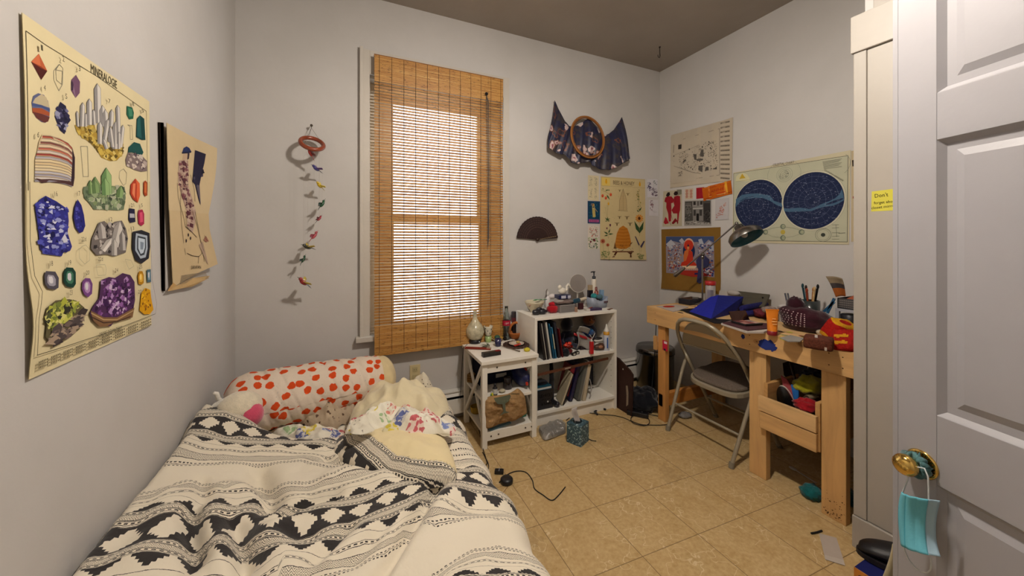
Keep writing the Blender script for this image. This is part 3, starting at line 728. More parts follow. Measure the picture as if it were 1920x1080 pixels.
m.c = ['ddd3bf' if sum(nuv[i][1] for i in f)/len(f) < .2 else 'dccba0' for f in m.f]
fcn = m.build('folded_corner', DUV, du); 
for v_ in fcn.data.vertices: v_.co -= Vector((L, .30, 0))
# bolster
bo = thing('bolster_pillow', 'long bolster in a white case printed with orange-red poppies', 'pillow', (-.10, 2.2, .345))
A_, Bv = Vector((-.535, 2.13, .495)), Vector((.235, 2.31, .475)); ax = (Bv-A_); LN = ax.length; ax.normalize(); sx_ = ax.cross(Vector((0,0,1))).normalized(); upv = sx_.cross(ax)
def bol(u, v, r0=1.0, t0=0, t1=1):
    t = t0+(t1-t0)*u; a = 2*pi*v; e = 1
    if t < .13: e = sqrt(max(0, 1-((.13-t)/.145)**2))
    if t > .94: e = sqrt(max(0, 1-((t-.94)/.09)**2))
    R0 = (.158-.022*t)*e*r0*(1+.05*fbm(t*9, a*.7, 3, 3)-.085*max(0, .45-abs(noise.noise(Vector((t*11+.9*sin(a), .55*sin(a)+t*2, 4))))*3.2))
    ca, sa = cos(a), sin(a); k = 1-.13*max(0, -sa)
    return A_+ax*(t*LN)+sx_*(R0*ca*1.08)+upv*(R0*sa*k)-Vector((-.10, 2.2, .345))
m = MB('d6c6b4'); m.grid(lambda u, v: bol(u, v, 1, 0, .90), 170, 80); m.uv = [(i % 171/170*LN*.9, (i//171)/80*.92) for i in range(len(m.v))]
m.build('pillow_case', POPPY, bo)
m = MB('d2bf94'); m.grid(lambda u, v: bol(u, v, .95, .84, 1.028), 24, 40); m.build('inner_pillow', CREAM, bo)
# cream pillow
po_ = [( .255+.245*cos(a)*abs(cos(a))**-.25+.02*sin(3*a), 1.955+.235*sin(a)*abs(sin(a)+1e-6)**-.2-.06*cos(a)) for a in [2*pi*(i+.3)/40 for i in range(40)]]
lumpbuild(blob(po_, .40, .155, 'dccfac', n=90, rings=26, p=2.2, q=1.8, wr=.045, ws=8, seed=2, base=lambda x, y: .385-.03*max(0, x-.2), under=.25, ridges=.04), 'pillow', CREAM, .345,
          'plain cream pillow slumped in front of the outlet, behind the floral sheet', 'pillow')
# floral sheet bundled across the pillow
Kf = K(600, 680, 4.91)
def base_f(x, y):
    d = min(1, max(0, (.60-hypot((x-.25)/1.0, (y-1.80)/.8))/.5)); return .46+.10*d
fo = [px(*Kf(x, y), z=.55) for x, y in S('225,545 265,450 400,385 560,350 700,365 850,345 1000,375 1130,420 1258,480 1235,550 1100,538 920,585 800,655 600,688 500,640 400,560')]
lumpbuild(blob([(q.x, q.y) for q in fo], .5, .050, 'e2dccb', n=130, rings=36, p=2.6, q=1.6, wr=.05, ws=12, seed=7, base=lambda x, y: .50, ridges=.035), 'floral_sheet', FLORAL, .44,
          'crumpled white sheet with blue, red and yellow flowers lying over the cream pillow', 'sheet')
fo = [px(*Kb(x, y), z=.40) for x, y in S('700,330 760,312 850,312 900,330 1000,320 1050,350 1000,385 900,380 800,360')]
lumpbuild(blob([(q.x, q.y) for q in fo], .36, .03, 'e2dccb', n=70, rings=14, wr=.03, ws=14, seed=17, ridges=.02), 'floral_cloth', FLORAL, .34, 'flat floral cloth sticking out past the head end of the duvet', 'cloth')
fo = [px(*Kb(x, y), z=.37) for x, y in S('810,325 850,292 960,278 1050,270 1090,280 1080,310 1020,320 1000,345 900,345')]
lumpbuild(blob([(q.x, q.y) for q in fo], .36, .10, 'b3a189', n=90, rings=18, wr=.05, ws=20, seed=11, ridges=.04), 'leaf_print_throw', LEAFY, .345, 'grey-brown leaf-print throw rumpled along the bolster', 'throw')
fo = [(.30, 2.14), (.37, 2.19), (.44, 2.12), (.47, 2.02), (.40, 1.98), (.30, 2.04)]
lumpbuild(blob(fo, .36, .17, 'cfc6b2', n=50, rings=14, p=2, q=1.6, wr=.03, ws=20, seed=21, ridges=.02), 'small_print_cloth', spot_mat('dotted_cotton', 'c9c0ac', [('4a4038', 60, .2, .02, .9)], 'Object', .4), .345, 'small speckled cloth peaking up behind the cream pillow, under the outlet', 'cloth')
fo = [px(*Kf(x, y), z=.56) for x, y in S('275,560 350,500 420,475 465,560 515,610 400,650 285,655')]
o = lumpbuild(blob([(q.x, q.y) for q in fo], .56, .012, 'd4ccb8', n=40, rings=8, wr=.012, ws=30, seed=5, base=lambda x, y: .555), 'patterned_rag', spot_mat('grey_dash_cotton', 'd6cfbd', [('8a8378', 34, .15, .03, .8)], 'Object', .3), .54, 'small white rag with grey dashes on top of the duvet fold', 'cloth')
# plush toy
pt = thing('plush_toy', 'round white plush toy with a pink patch tucked under the duvet by the wall', 'soft toy', (-.44, 1.99, .50))
MB('e2d6bd').ell((0, 0, .045), (.088, .078, .072), fn=lambda d: 1+.03*noise.noise(d*2)).build('body', PLUSH, pt)
MB('d0506c').ell((.045, -.028, .018), (.052, .050, .056)).build('pink_patch', PLUSH, pt)
MB('e6e0d4').tube([(-.06, .03, .06), (-.085, .03, .09), (-.088, .02, .118), (-.098, .015, .125)], [.010, .010, .009, .006]).build('ear', PLUSH, pt)
MB('e6e0d4').tube([(-.05, .0, .09), (-.085, -.005, .075), (-.11, -.01, .05)], [.012, .012, .008]).build('arm', PLUSH, pt)
# ------------------------------------------------------------------ flat sheets on the walls
class Sheet:
    """paper on a wall; everything is drawn in the plane of that wall (2D metres: along the wall, height)"""
    def __init__(s, wall, off=.003, curl=None):
        s.w = wall; s.m = MB(); s.curl = curl or (lambda a, b: 0); s.lay = 0; s.inc = 4e-6; s.off = off; s.k = lambda x, y: (x, y)
    def p2(s, u, v):
        if s.w == 'L': q = px(u, v, x=L); return (q.y, q.z)
        if s.w == 'B': q = px(u, v, y=B); return (q.x, q.z)
        if s.w == 'R': q = px(u, v, x=R); return (-q.y, q.z)
        if s.w == 'C': q = px(u, v, x=1.962); return (-q.y, q.z)
    def w3(s, a, b, n=0):
        n = n+s.off+s.curl(a, b)
        return {'L': (L+n, a, b), 'B': (a, B-n, b), 'R': (R-n, -a, b), 'C': (1.962-n, -a, b)}[s.w]
    def T(s, pts):
        if isinstance(pts, str): pts = S(pts)
        return [s.p2(*s.k(x, y)) for x, y in pts]
    def base(s, cor, col, nu=14, nv=14, th=.0012, rag=0, seed=1):
        c = s.T(cor) if isinstance(cor, str) else cor      # TL TR BR BL
        def f(n):
            def g(u, v):
                a = [c[0][i]*(1-u)*(1-v)+c[1][i]*u*(1-v)+c[2][i]*u*v+c[3][i]*(1-u)*v for i in (0, 1)]; return s.w3(a[0], a[1], n)
            return g
        s.m.grid(f(0), nu, nv, col, flip=True); s.m.grid(f(-th), nu, nv, col)
        s.c = c; return s
    def fill(s, pts, col, raw=False):
        p = pts if raw else s.T(pts); s.lay += 1; z = .0006+s.inc*s.lay
        s.m.add([s.w3(a, b, z) for a, b in p], [list(range(len(p)))], col); return s
    def line(s, pts, wd, col, raw=False, closed=False):
        p = pts if raw else s.T(pts); s.lay += 1; z = .0006+s.inc*s.lay
        if closed: p = p+[p[0]]
        for (a, b), (c, d) in zip(p[:-1], p[1:]):
            n = max(1, int(hypot(c-a, d-b)/.06)); dx, dy = c-a, d-b; l = hypot(dx, dy)+1e-9; nx, ny = -dy/l*wd/2, dx/l*wd/2
            for i in range(n):
                t0, t1 = i/n, (i+1)/n; q = [(a+dx*t0+nx, b+dy*t0+ny), (a+dx*t1+nx, b+dy*t1+ny), (a+dx*t1-nx, b+dy*t1-ny), (a+dx*t0-nx, b+dy*t0-ny)]
                s.m.add([s.w3(x, y, z) for x, y in q], [(0, 1, 2, 3)], col)
        return s
    def ell(s, c, rx, ry, col, n=20, rot=0, wob=0, seed=0, raw=False):
        a, b = c if raw else s.p2(*s.k(*c)); r = random.Random(seed); P_ = []
        for i in range(n):
            t = 2*pi*i/n; k = 1+r.uniform(-wob, wob); x, y = rx*cos(t)*k, ry*sin(t)*k; P_.append((a+x*cos(rot)-y*sin(rot), b+x*sin(rot)+y*cos(rot)))
        return s.fill(P_, col, True)
    def ring(s, c, r_, wd, col, n=40, raw=True, a0=0, a1=2*pi):
        return s.line([(c[0]+r_*cos(a0+(a1-a0)*i/n), c[1]+r_*sin(a0+(a1-a0)*i/n)) for i in range(n+1)], wd, col, True)
    def text(s, t, a, b, size, col='222222'):     # baseline from pixel a to pixel b
        p, q = s.T([a, b]); s.lay += 1; z = .0008+s.inc*s.lay; vs, fs, w_ = textmesh(t); dx, dy = (q[0]-p[0])/w_, (q[1]-p[1])/w_; l = hypot(dx, dy); ux, uy = -dy/l*size, dx/l*size
        s.m.add([s.w3(p[0]+x*dx+y*ux, p[1]+x*dy+y*uy, z) for x, y in vs], fs, col); return s
    def specks(s, pts, n, sz, cols, seed=0, asp=1.5):     # short random strokes inside a polygon
        p = s.T(pts) if isinstance(pts, str) else pts; r = random.Random(seed); x0, x1 = min(a for a, b in p), max(a for a, b in p); y0, y1 = min(b for a, b in p), max(b for a, b in p); k = 0; t = 0
        def ins(x, y):
            c = False
            for i in range(len(p)):
                (a, b), (d, e) = p[i-1], p[i]
                if (b > y) != (e > y) and x < (d-a)*(y-b)/(e-b)+a: c = not c
            return c
        while k < n and t < n*12:
            t += 1; x, y = r.uniform(x0, x1), r.uniform(y0, y1)
            if not ins(x, y): continue
            k += 1; q = sz*r.uniform(.5, 1.4); th = r.uniform(0, pi); m = r.choice((3, 4, 5)); 
            s.fill([(x+q*asp*cos(2*pi*i/m+th)*(r.uniform(.4, 1)), y+q*sin(2*pi*i/m+th)*r.uniform(.5, 1)) for i in range(m)], r.choice(cols), True)
        return s
    def build(s, name, label, cat, group=None, mat=None):
        xs = s.m.v; c = [sum(q[i] for q in xs)/len(xs) for i in range(3)]
        return tag(s.m.build(name, mat or PAPER, origin=c), label, cat, group)
# ---- mineral chart
tl = None
def curlM(a, b):
    c = 0; e = max(0, min(1, (.98+.25-a)/.25)) if a < 1.23 else 0
    c += .016*e*(math.exp(-((b-1.13)/.09)**2)+.35*math.exp(-((b-1.55)/.2)**2)) + .012*max(0, .1-abs(b-.84))/.1*(1-e)
    return c
s = Sheet('L', .004, curlM); s.base('34,22 277,190 281,610 46,713', 'd9cba2', 24, 40)
s.k = K(20, 10, 3.0857)
s.line('62,143 180,225 480,405 775,612', .0016, '4a4434'); s.line('62,143 66,600 75,1070', .0016, '4a4434'); s.line('775,612 783,1075', .0012, '4a4434')
s.text('MINERALOGIE', (449,385), (602,482), .032, '3a3424')
F, Ln_, El = s.fill, s.line, s.ell
F('138,276 188,377 150,428 90,322', '8a3a22'); F('138,276 188,377 152,352', 'b05a38'); F('90,322 150,360 188,377 150,428', '4a1f1c'); F('90,322 138,276 150,350', 'c46a44')
for q in ('262,338 284,362 280,455 258,492 228,430 228,375', '240,370 280,378 276,455 244,430', '262,338 240,370', '390,815 430,815 436,990 405,990', '640,945 660,970 655,1030 640,1042 615,1000 618,960', '665,690 690,695 695,775 680,775 680,700'): Ln_(q, .0012, '8a8676', closed=True)
F('362,400 386,440 384,505 360,534 332,490 333,430', '6a4a62'); F('362,400 372,430 368,510 360,534 345,490 348,430', '8f7488'); F('348,430 332,440 333,490 345,490', '3e2c40')
F('130,505 165,515 190,550 202,600 198,645 175,677 150,672 115,645 95,600 88,560 100,520', '5a5f80'); F('95,560 110,535 150,510 180,530 195,570 200,590 150,575', 'b7a98a'); F('92,590 150,592 200,618 198,640 150,625 95,620', '9a4e2e'); F('95,612 150,625 200,645 190,670 165,676 120,650', '5c2f2c'); Ln_('92,572 150,580 201,604', .005, '3f4c78')
F('266,556 300,580 310,630 330,662 300,700 292,744 262,720 250,690 230,640 245,600', '24223c')
s.specks('266,566 300,590 320,655 292,730 255,690 240,640', 34, .007, ['3c3a5c', '1a1830', '6a6a8c', '8f90a8', '2c2a48'], 3)
# crystal cluster
F('352,690 400,700 470,690 500,800 560,830 640,800 636,860 600,898 560,900 510,880 480,830 440,790 390,755 365,730', 'a88a3a')
s.specks('355,695 400,705 470,700 500,800 560,835 640,805 630,860 570,895 510,870 450,790 380,745', 90, .009, ['c8ac50', '7a6226', 'd6c070', '5a4a20', 'b09a50'], 5)
def crystal(x0, y0, x1, y1, wd, ca='cfcac2', cb='8a8684', cc='5a5656'):   # base -> tip
    dx, dy = x1-x0, y1-y0; l = hypot(dx, dy); nx, ny = -dy/l*wd/2, dx/l*wd/2; tx, ty = x1-dx/l*wd*.8, y1-dy/l*wd*.8
    F([(x0+nx, y0+ny), (tx+nx, ty+ny), (x1, y1), (tx, ty), (x0, y0)], ca); F([(x0-nx, y0-ny), (tx-nx, ty-ny), (x1, y1), (tx, ty), (x0, y0)], cb)
    Ln_([(x0+nx, y0+ny), (tx+nx, ty+ny), (x1, y1), (tx-nx, ty-ny), (x0-nx, y0-ny)], .0011, cc)
for a in ((372,700,366,610,16), (395,700,400,560,26), (418,700,418,620,16), (440,690,438,538,30), (490,680,485,450,38), (468,690,462,600,18), (520,700,515,575,40), (540,720,530,600,30), (500,800,500,670,28), (525,800,548,655,26), (565,700,570,600,26),
          (560,790,560,720,24), (590,830,592,670,34), (612,800,604,575,24), (575,820,560,700,20), (620,820,635,690,24), (540,830,520,770,20), (612,830,612,730,18)): crystal(*a)
# layered rock
P_ = S('150,745 200,748 260,765 310,795 340,830 352,880 350,1000 342,1046 290,1030 200,1020 150,1025 112,998 108,900 120,850 130,790'); F(P_, 'c8b490')
for i, c in enumerate(['a04a3a', 'd8c8a8', '7a4a42', 'd6bfa0', 'b0604c', 'c9beb4', '8f3e34', 'a8a4a8', 'd9c79c', 'd0b88c', 'd9c79c', 'd4c4a0', 'b8b4b8', '9a96a0', 'ccc4bc', '8a868e']):
    y = 752+i*17; x0 = max(108, 152-(i*6)); pts = [(x0, y), (200, y+3), (260, y+20-i*.7), (310, y+44-i*1.6), (335, y+70-i*2.5)]; F(pts+[(a, b+12) for a, b in pts[::-1]], c); Ln_(pts, .0010, '5a4a48')
F('335,820 352,880 350,1000 342,1046 328,1030 336,900', '33222a'); F('112,998 150,1005 200,1003 290,1012 330,1018 342,1046 290,1030 200,1022 150,1027', '4a302e')
# greens
F('658,580 690,590 699,620 695,655 672,658 657,630', '1f5a44'); F('665,592 688,598 692,640 672,642', '3f7a60'); F('735,635 760,655 767,778 745,778 712,760 716,655', '123c3c'); F('735,640 745,770 718,755 720,660', '245656')
F('668,820 700,790 735,800 755,850 745,868 690,850 665,850', '1c4a48'); F('665,850 745,868 776,900 776,958 740,962 700,950 655,925 650,890', '7a6a68'); s.specks('660,855 745,870 774,900 770,955 700,948 655,920', 36, .008, ['b0a098', '5a4a50', 'c8bcb0', '8f7f80'], 8)
s.k = K(20, 10, 3.0857)
F('400,1060 440,1030 600,1050 635,1070 632,1090 600,1090 400,1090', '6f7f58')
s.k = K(30, 350, 2.919)
F('352,0 580,0 586,60 575,125 540,130 480,125 410,125 385,90 355,60', '66735a'); s.specks('355,5 580,5 580,60 570,120 410,120 360,50', 110, .009, ['8f9f78', '4a5a42', 'b0b898', '3a4636', '7a8a60', 'a8a890'], 12)
s.k = K(20, 10, 3.0857)
for a in ((470,1080,470,990,56,'7f9a64','5a7448','3a4a30'), (445,1090,440,1010,28,'8fa870','5a7448','3a4a30'), (538,1090,535,938,58,'8fae74','5f8050','3a4a30'), (610,1095,618,1045,34,'86a26a','5a7448','3a4a30')): crystal(*a)
s.k = K(0, 340, 2.7)
for a in ((470,60,462,-10,36,'7f9a64','5a7448','3a4a30'), (520,70,515,-20,40,'8fae74','5f8050','3a4a30'), (590,80,598,20,34,'86a26a','5a7448','3a4a30')): crystal(*a)
# orange crystals, jewels (crop: 0,340,2.7)
F('672,-15 694,10 696,70 684,108 660,90 645,60 648,15', 'a83a24'); F('672,-15 680,20 678,80 684,108 696,70 694,10', 'd0603a'); F('660,10 672,10 668,85 655,60', 'd88058'); F('722,-5 733,5 733,70 722,76 713,60 714,5', '9a4020'); F('720,5 728,10 727,60 719,55', 'c8703c')
F('640,136 668,140 672,205 645,210 636,190', '20203a'); F('642,162 666,164 668,184 643,184', 'b0b0b8'); F('688,145 708,142 717,165 717,215 703,226 688,215 684,170', 'a02848'); F('694,158 708,155 711,205 696,208', 'd05070')
F('205,72 262,100 322,140 328,200 322,260 345,330 335,352 300,360 290,380 210,370 178,345 172,270 160,190 150,130 175,90', '2c2c7a')
s.specks('205,82 262,105 318,145 322,260 335,335 290,370 210,362 180,335 165,190 158,130', 130, .007, ['3a3c94', '20205c', '4c50a4', '2a2c80', '181848'], 14); s.specks('205,92 262,115 310,150 318,260 325,325 290,350 210,342 185,325 175,190 168,140', 42, .005, ['b8bcd8', '8f94c4', 'd0d0dc'], 15, 2.2)
F('290,290 305,265 315,285 320,305 300,312', 'c8c8d4')
F('372,90 392,120 405,170 412,225 400,255 382,262 362,235 350,180 356,130', '24246c'); s.specks('372,110 392,140 400,230 382,250 365,220 358,160', 16, .006, ['34368a', '4a4c9c', '1c1c54'], 16)
F('480,210 510,200 545,235 560,205 600,198 622,240 632,290 620,360 560,380 520,370 470,375 440,340 445,290', '6c6460'); s.specks('485,220 600,210 625,290 610,355 480,365 448,330', 90, .007, ['8f8884', '4a4444', 'b0a8a0', '2f2b2c'], 18)
crystal(500,290,490,205,40,'b8b2ac','8a8480'); crystal(560,330,590,200,44,'ccc6be','9a948e'); crystal(500,350,548,285,32,'d8d2ca','aaa49c'); crystal(560,375,560,290,30,'c4beb6','8f8a84'); crystal(605,350,600,250,30,'b8b2ac','7a7470')
F('655,255 700,246 742,262 745,330 738,390 700,418 670,400 652,340', '26262e'); 
for q, c in (('672,262 730,275 732,340 722,385 695,392 668,350 668,300', 'a9b4c0'), ('680,275 722,285 724,335 715,372 695,378 677,345 677,300', '3a4048'), ('684,285 718,293 718,335 710,362 696,368 684,340', 'c0ccd8'), ('694,305 712,310 708,345 695,345', '7f8c9c')): F(q, c)
for (q, c1, c2) in (('200,455 250,458 267,490 262,540 240,550 205,545 188,520 190,475', '4a4650', '9a96a0'), ('310,436 345,438 360,460 360,520 345,540 310,535 292,510 295,460', '14382e', '3f7058'), ('410,490 435,492 448,520 445,570 425,588 405,575 393,545 395,510', '6a3f78', 'a884b0'),
    ('688,455 705,455 712,475 712,515 700,525 685,520 681,480', 'b07c14', 'e0b040'), ('728,448 748,445 750,510 730,512', '4a6878', '7f9cac')):
    pp = S(q); F(pp, c1); cx, cy = sum(a for a, b in pp)/len(pp), sum(b for a, b in pp)/len(pp); F([(cx+(a-cx)*.6, cy+(b-cy)*.62) for a, b in pp], c2); F([(cx+(a-cx)*.3-2, cy+(b-cy)*.4-4) for a, b in pp], 'd0ccd0' if c1 != 'b07c14' else 'f0d080')
F('720,540 745,550 752,600 762,650 745,672 715,675 690,655 695,610 700,565', 'd49a10'); s.specks('720,545 742,555 750,645 715,668 695,650 703,570', 26, .006, ['f0c030', 'a86c0c', 'e8b420', '7a4a10'], 21)
F('190,640 240,605 320,598 360,605 405,640 408,670 380,750 330,790 250,830 210,820 180,790 185,720 175,680', '5a5238')
s.specks('195,645 250,612 340,605 395,645 370,700 300,720 200,790 185,700', 150, .009, ['a8ac40', '6f7a34', 'c4c45c', '2c2c24', '8a9440', 'd0cc78', '4a5030'], 23); s.specks('240,740 400,660 380,745 330,785 250,825 215,800', 70, .010, ['6a5a54', '8a7a6c', '4a4040', 'a08c78', '3a3030'], 24, 2.5)
F('490,500 530,485 560,490 600,465 640,475 662,510 665,600 650,680 610,700 560,705 540,735 480,735 445,705 430,670 450,630 480,590', '4a2a50')
s.specks('495,505 560,495 610,480 650,520 658,640 600,670 500,690 450,650 490,590', 190, .009, ['6a3a78', '8a5a98', '3a1c48', 'a884b4', '50285c', 'c8b0cc', '2a1434'], 26, 1.4)
F('432,655 500,690 570,690 660,640 650,690 600,705 560,710 520,735 480,738 445,705', '7a5a3c'); Ln_('435,668 500,702 570,702 655,655', .003, 'b09468'); Ln_('440,690 500,718 570,712 640,685', .003, '3c2a22')
Ln_('133,886 300,838 500,775 768,672', .0016, '4a4434'); Ln_('108,0 115,300 130,480 163,560 150,620 130,700 137,886', .0016, '4a4434'); Ln_('738,0 742,300 752,500 775,620 768,672', .0012, '4a4434')
s.text('ORDRE DES MATIERES', (475, 792), (595, 752), .016, '4a4434')
r = random.Random(2)
for j in range(3):
    for i in range(9):
        x = 150+i*68; y = 922+j*14-i*26.5+(i*i*.12); s.line([(x, y), (x+50, y-19)], .0035, '7a7058') if False else [s.line([(x+q*9, y-q*3.4), (x+q*9+6, y-q*3.4-2.2)], .0042, '6a6048') for q in range(6)]
nums = ['1','2','3','4','5','6','7','8','9','16','17','11','12','22','18','19','20','24','23','21','25','27']
pos = [(190,275,0),(318,338,0),(413,392,0),(202,500,0),(332,548,0),(160,765,0),(585,575,0),(722,590,0),(778,630,0)]
s.k = K(0, 0, 3)
for n_, (x, y, _) in zip(nums, pos): s.text(n_, (x-5, y), (x+7, y+6), .017, '4a4434')
s.k = K(0, 340, 2.7)
for n_, x, y in (('16',248,75),('17',370,73),('12',535,203),('22d',395,305),('22d',482,405),('18',222,430),('19',320,425),('20',415,475),('24',565,462),('23',322,578),('21',648,130),('5',697,130),('13',648,248),('25',690,443),('27',685,570)): s.text(n_, (x-8*len(n_)/2, y), (x+8*len(n_)/2, y-2), .016, '5a5444')
for q in ('385,330 405,322 425,345 425,400 400,420 372,390 370,345', '460,425 505,422 512,445 508,475 468,478 462,450', '610,395 640,400 655,430 630,445 618,420'): Ln_(q, .001, '9a9680', closed=True)
s.build('mineral_chart', 'large cream wall chart of coloured minerals titled MINERALOGIE', 'poster')
# ---- fashion drawing pages clipped to a board
fd = thing('fashion_drawing', 'curling tan drawing of a tall figure in a blue hat on the left wall', 'poster', px(345, 390, x=L))
s = Sheet('L', .006); s.base('296,229 303,231 306,547 302,545', '1c1512', 2, 10, .004); s.k = K(290, 220, 3.176)
s.base('15,28 40,30 44,1035 38,1030', '2a1c16', 2, 12, .004)
ob = s.m.build('backing_board', PAPER, fd)
def rebase(o, root):
    for v_ in o.data.vertices: v_.co -= root.location
rebase(ob, fd)
def curlF(a, b): return .012+.010*max(0, (a-1.86)/.25)+.012*abs(sin((b-.9)*7))*max(0, (a-1.95)/.15)
s = Sheet('L', .004, curlF); s.k = K(290, 220, 3.176)
s.base('36,28 318,180 275,575 50,552', 'cdb892', 10, 14); s.base('52,552 275,572 312,875 75,1015', 'cbb48c', 10, 14, .0014)
s.fill('75,1015 180,960 275,945 262,965 190,1010 120,1022 45,1038', 'bfa070'); s.fill('39,1036 75,985 120,1022 60,1035', 'b8935e')
s.fill('130,208 140,180 158,170 175,180 185,200 178,210', '25305a'); s.fill('128,206 186,200 184,208 165,212 130,214', '1c2038'); s.fill('165,210 176,212 172,245 162,250', '3a2a34'); s.fill('138,212 160,212 158,245 148,262 134,250', 'c0a488')
s.fill('112,255 165,250 172,320 168,400 195,500 210,560 205,640 190,690 165,650 158,560 130,470 105,380 108,300', 'b49a8a')
s.specks('115,258 165,254 170,330 165,400 190,500 200,560 195,660 170,640 155,540 130,460 108,370', 150, .010, ['7a4a50', '5a3038', '8f6a64', 'a88a7a', '4a2c34', 'c4ac98'], 4, 2)
s.fill('205,192 258,215 250,270 238,330 228,400 232,520 222,480 205,400 190,380 198,280', '252238'); s.specks('215,200 250,220 240,330 215,390 200,360', 30, .012, ['1a1828', '3a3448', '4a4458'], 5, 2); s.fill('210,395 228,405 234,525', '5c5460')
for q in ('100,390 105,470 140,600 150,650 185,680 215,715', '125,420 118,520 128,650 140,750', '205,560 222,650 235,740 265,870', '190,560 215,640 240,760 250,860', '160,810 190,825 225,830 240,810 240,780', '225,825 222,870', '145,780 150,820', '180,340 200,420 205,500', '150,560 158,650 180,680'): s.line(q, .0022, '3a2c28')
for c in ((168, 700), (180, 720), (155, 735)): s.ell(c, .006, .007, '30242a', 8)
s.fill('248,730 262,705 275,735 262,745', '9a6a58'); s.line('255,700 260,725 275,740', .002, '4a2c28'); s.fill('225,760 245,740 268,880 262,870', 'a8907c')
s.text('BABANI', (182, 905), (234, 902), .020, '3a3028') if False else s.text('SARAFAN', (182, 905), (234, 902), .020, '3a3028')
for j in range(8): s.line([(125-j*1.5, 945+j*7), (255+j*2, 925+j*5)], .0022, '8f7f68')
ob = s.m.build('drawing_page', PAPER, fd); rebase(ob, fd)
# ---- back wall prints
s = Sheet('B', .003, lambda a, b: .010*max(0, min(1, (1.215-b)/.05)) if b < 1.215 else 0); s.k = K(1095, 320, 6)
s.base('186,62 685,98 690,1005 175,995', 'c4b183', 16, 24)
F, Ln_ = s.fill, s.line
Ln_('193,72 680,105 678,195 193,170', .0012, '7a6a48', closed=True); F('196,76 290,82 290,172 196,168', 'd6b860')
s.text('BEES & HONEY', (325, 152), (565, 168), .048, '3a2a1c'); Ln_('350,160 540,178', .0014, '5a4630')
for c, col in (((247, 125), 'd09a20'), ((625, 155), 'c8921c')): s.ell(c, .011, .020, col, 14); s.ell((c[0], c[1]-25), .005, .006, 'a87818', 8)
def flower(c, r_, col, cc='5a3010', n=11):
    for i in range(n): a = 2*pi*i/n; F([c, (c[0]+r_*cos(a-.2), c[1]+r_*sin(a-.2)), (c[0]+r_*1.15*cos(a), c[1]+r_*1.15*sin(a)), (c[0]+r_*cos(a+.2), c[1]+r_*sin(a+.2))], col)
    s.ell(c, r_*.0004, r_*.0004, cc, 10)
def leaf(x, y, dx, dy, wd, col): 
    l = hypot(dx, dy); nx, ny = -dy/l*wd, dx/l*wd; F([(x, y), (x+dx*.4+nx, y+dy*.4+ny), (x+dx, y+dy), (x+dx*.4-nx, y+dy*.4-ny)], col)
Ln_('190,215 240,240 290,270', .002, '4a5a2c'); Ln_('240,240 260,215 285,215', .0014, '4a5a2c')
for a in ((235,225,45,-10,7), (250,270,40,62,9), (215,215,-10,-20,5), (270,225,18,-8,5)): leaf(*a, '3f5a34')
for c in ((206, 283), (243, 308), (298, 270)): s.ell(c, .0125, .0145, 'b84020', 16, seed=3); s.ell((c[0]-5, c[1]-8), .004, .005, 'd8704c', 8)
# hive skep frame
F('437,208 475,330 478,448 395,448 397,330', 'c0a878'); 
for y in range(230, 446, 17): w_ = 4+36*min(1, (y-208)/122); Ln_([(437-w_, y), (437+w_, y)], .0012, '3a3a30')
Ln_('437,205 397,330 394,448', .0022, '3a3a30'); Ln_('437,205 476,330 479,448', .0022, '3a3a30'); Ln_('437,208 437,448', .0014, '3a3a30'); Ln_('382,448 490,455', .003, '5a4a30')
def bee(x, y, k=1, col='5a4424'):
    F([(x-4*k, y-12*k), (x+4*k, y-12*k), (x+5*k, y+10*k), (x, y+22*k), (x-5*k, y+10*k)], col); leaf(x, y-4*k, -26*k, -10*k, 5*k, '8a7a54'); leaf(x, y-4*k, 26*k, -10*k, 5*k, '8a7a54'); Ln_([(x-4*k, y+2*k), (x+4*k, y+2*k)], .0012, '2a2014')
for a in ((398,225,.8), (490,265,.9), (397,525,1), (480,528,1.2), (368,600,1.2), (515,600,1.2)): bee(*a)
F('437,618 485,650 510,720 525,800 520,850 470,880 400,880 345,862 350,800 365,710 395,645', 'b06c20'); 
for i in range(13): y = 640+i*18; w_ = 86*sqrt(max(0, 1-((880-y)/262)**2)); Ln_([(437-w_, y), (437, y+5), (437+w_, y)], .0016, '7a4410' if i % 2 else 'd09838')
F('345,800 330,875 365,880 350,830', '6a4a28'); F('523,810 545,805 500,860', '6a4a28'); s.specks('400,820 470,820 475,880 395,880', 30, .004, ['3a2410', '5a3a18', '8a5a24'], 3)
F('313,905 553,905 553,916 313,918', '5a2c18'); F('345,916 368,918 330,972 302,975 318,960', '4a2414'); F('478,918 540,918 520,940 525,975 505,975 508,940', '4a2414')
s.specks('300,870 560,870 555,905 310,905', 26, .004, ['4a3418', '2a1c10'], 9)
Ln_('268,390 262,450 255,560', .0016, '5a6a34'); s.ell((272, 372), .010, .014, 'c89828', 12); Ln_('240,430 248,500 255,570', .0012, '5a6a34'); s.ell((242, 420), .005, .008, 'b0a878', 8)
for a in ((257,560,-22,-35,6), (257,560,30,-25,7), (257,565,-24,5,6), (257,565,34,0,6), (257,565,10,-50,6)): leaf(*a, '34502c')
s.specks('600,215 620,215 635,300 640,460 600,460 575,350 580,300', 60, .0045, ['8a7a24', '5a6a2c', 'b09830', '3f5024'], 11); Ln_('608,230 605,350 620,465', .0016, '4a5a2c')
for a in ((615,460,32,-55,8), (612,468,-22,-30,6)): leaf(*a, '34502c')
flower((618, 537), 40, 'c87c1c'); s.ell((618, 537), .011, .012, '4a2810', 14); Ln_('620,575 622,735', .0024, '3f5a2c')
for a in ((622,705,-60,-140,20), (622,705,46,-135,20)): leaf(*a, '2f4a2c')
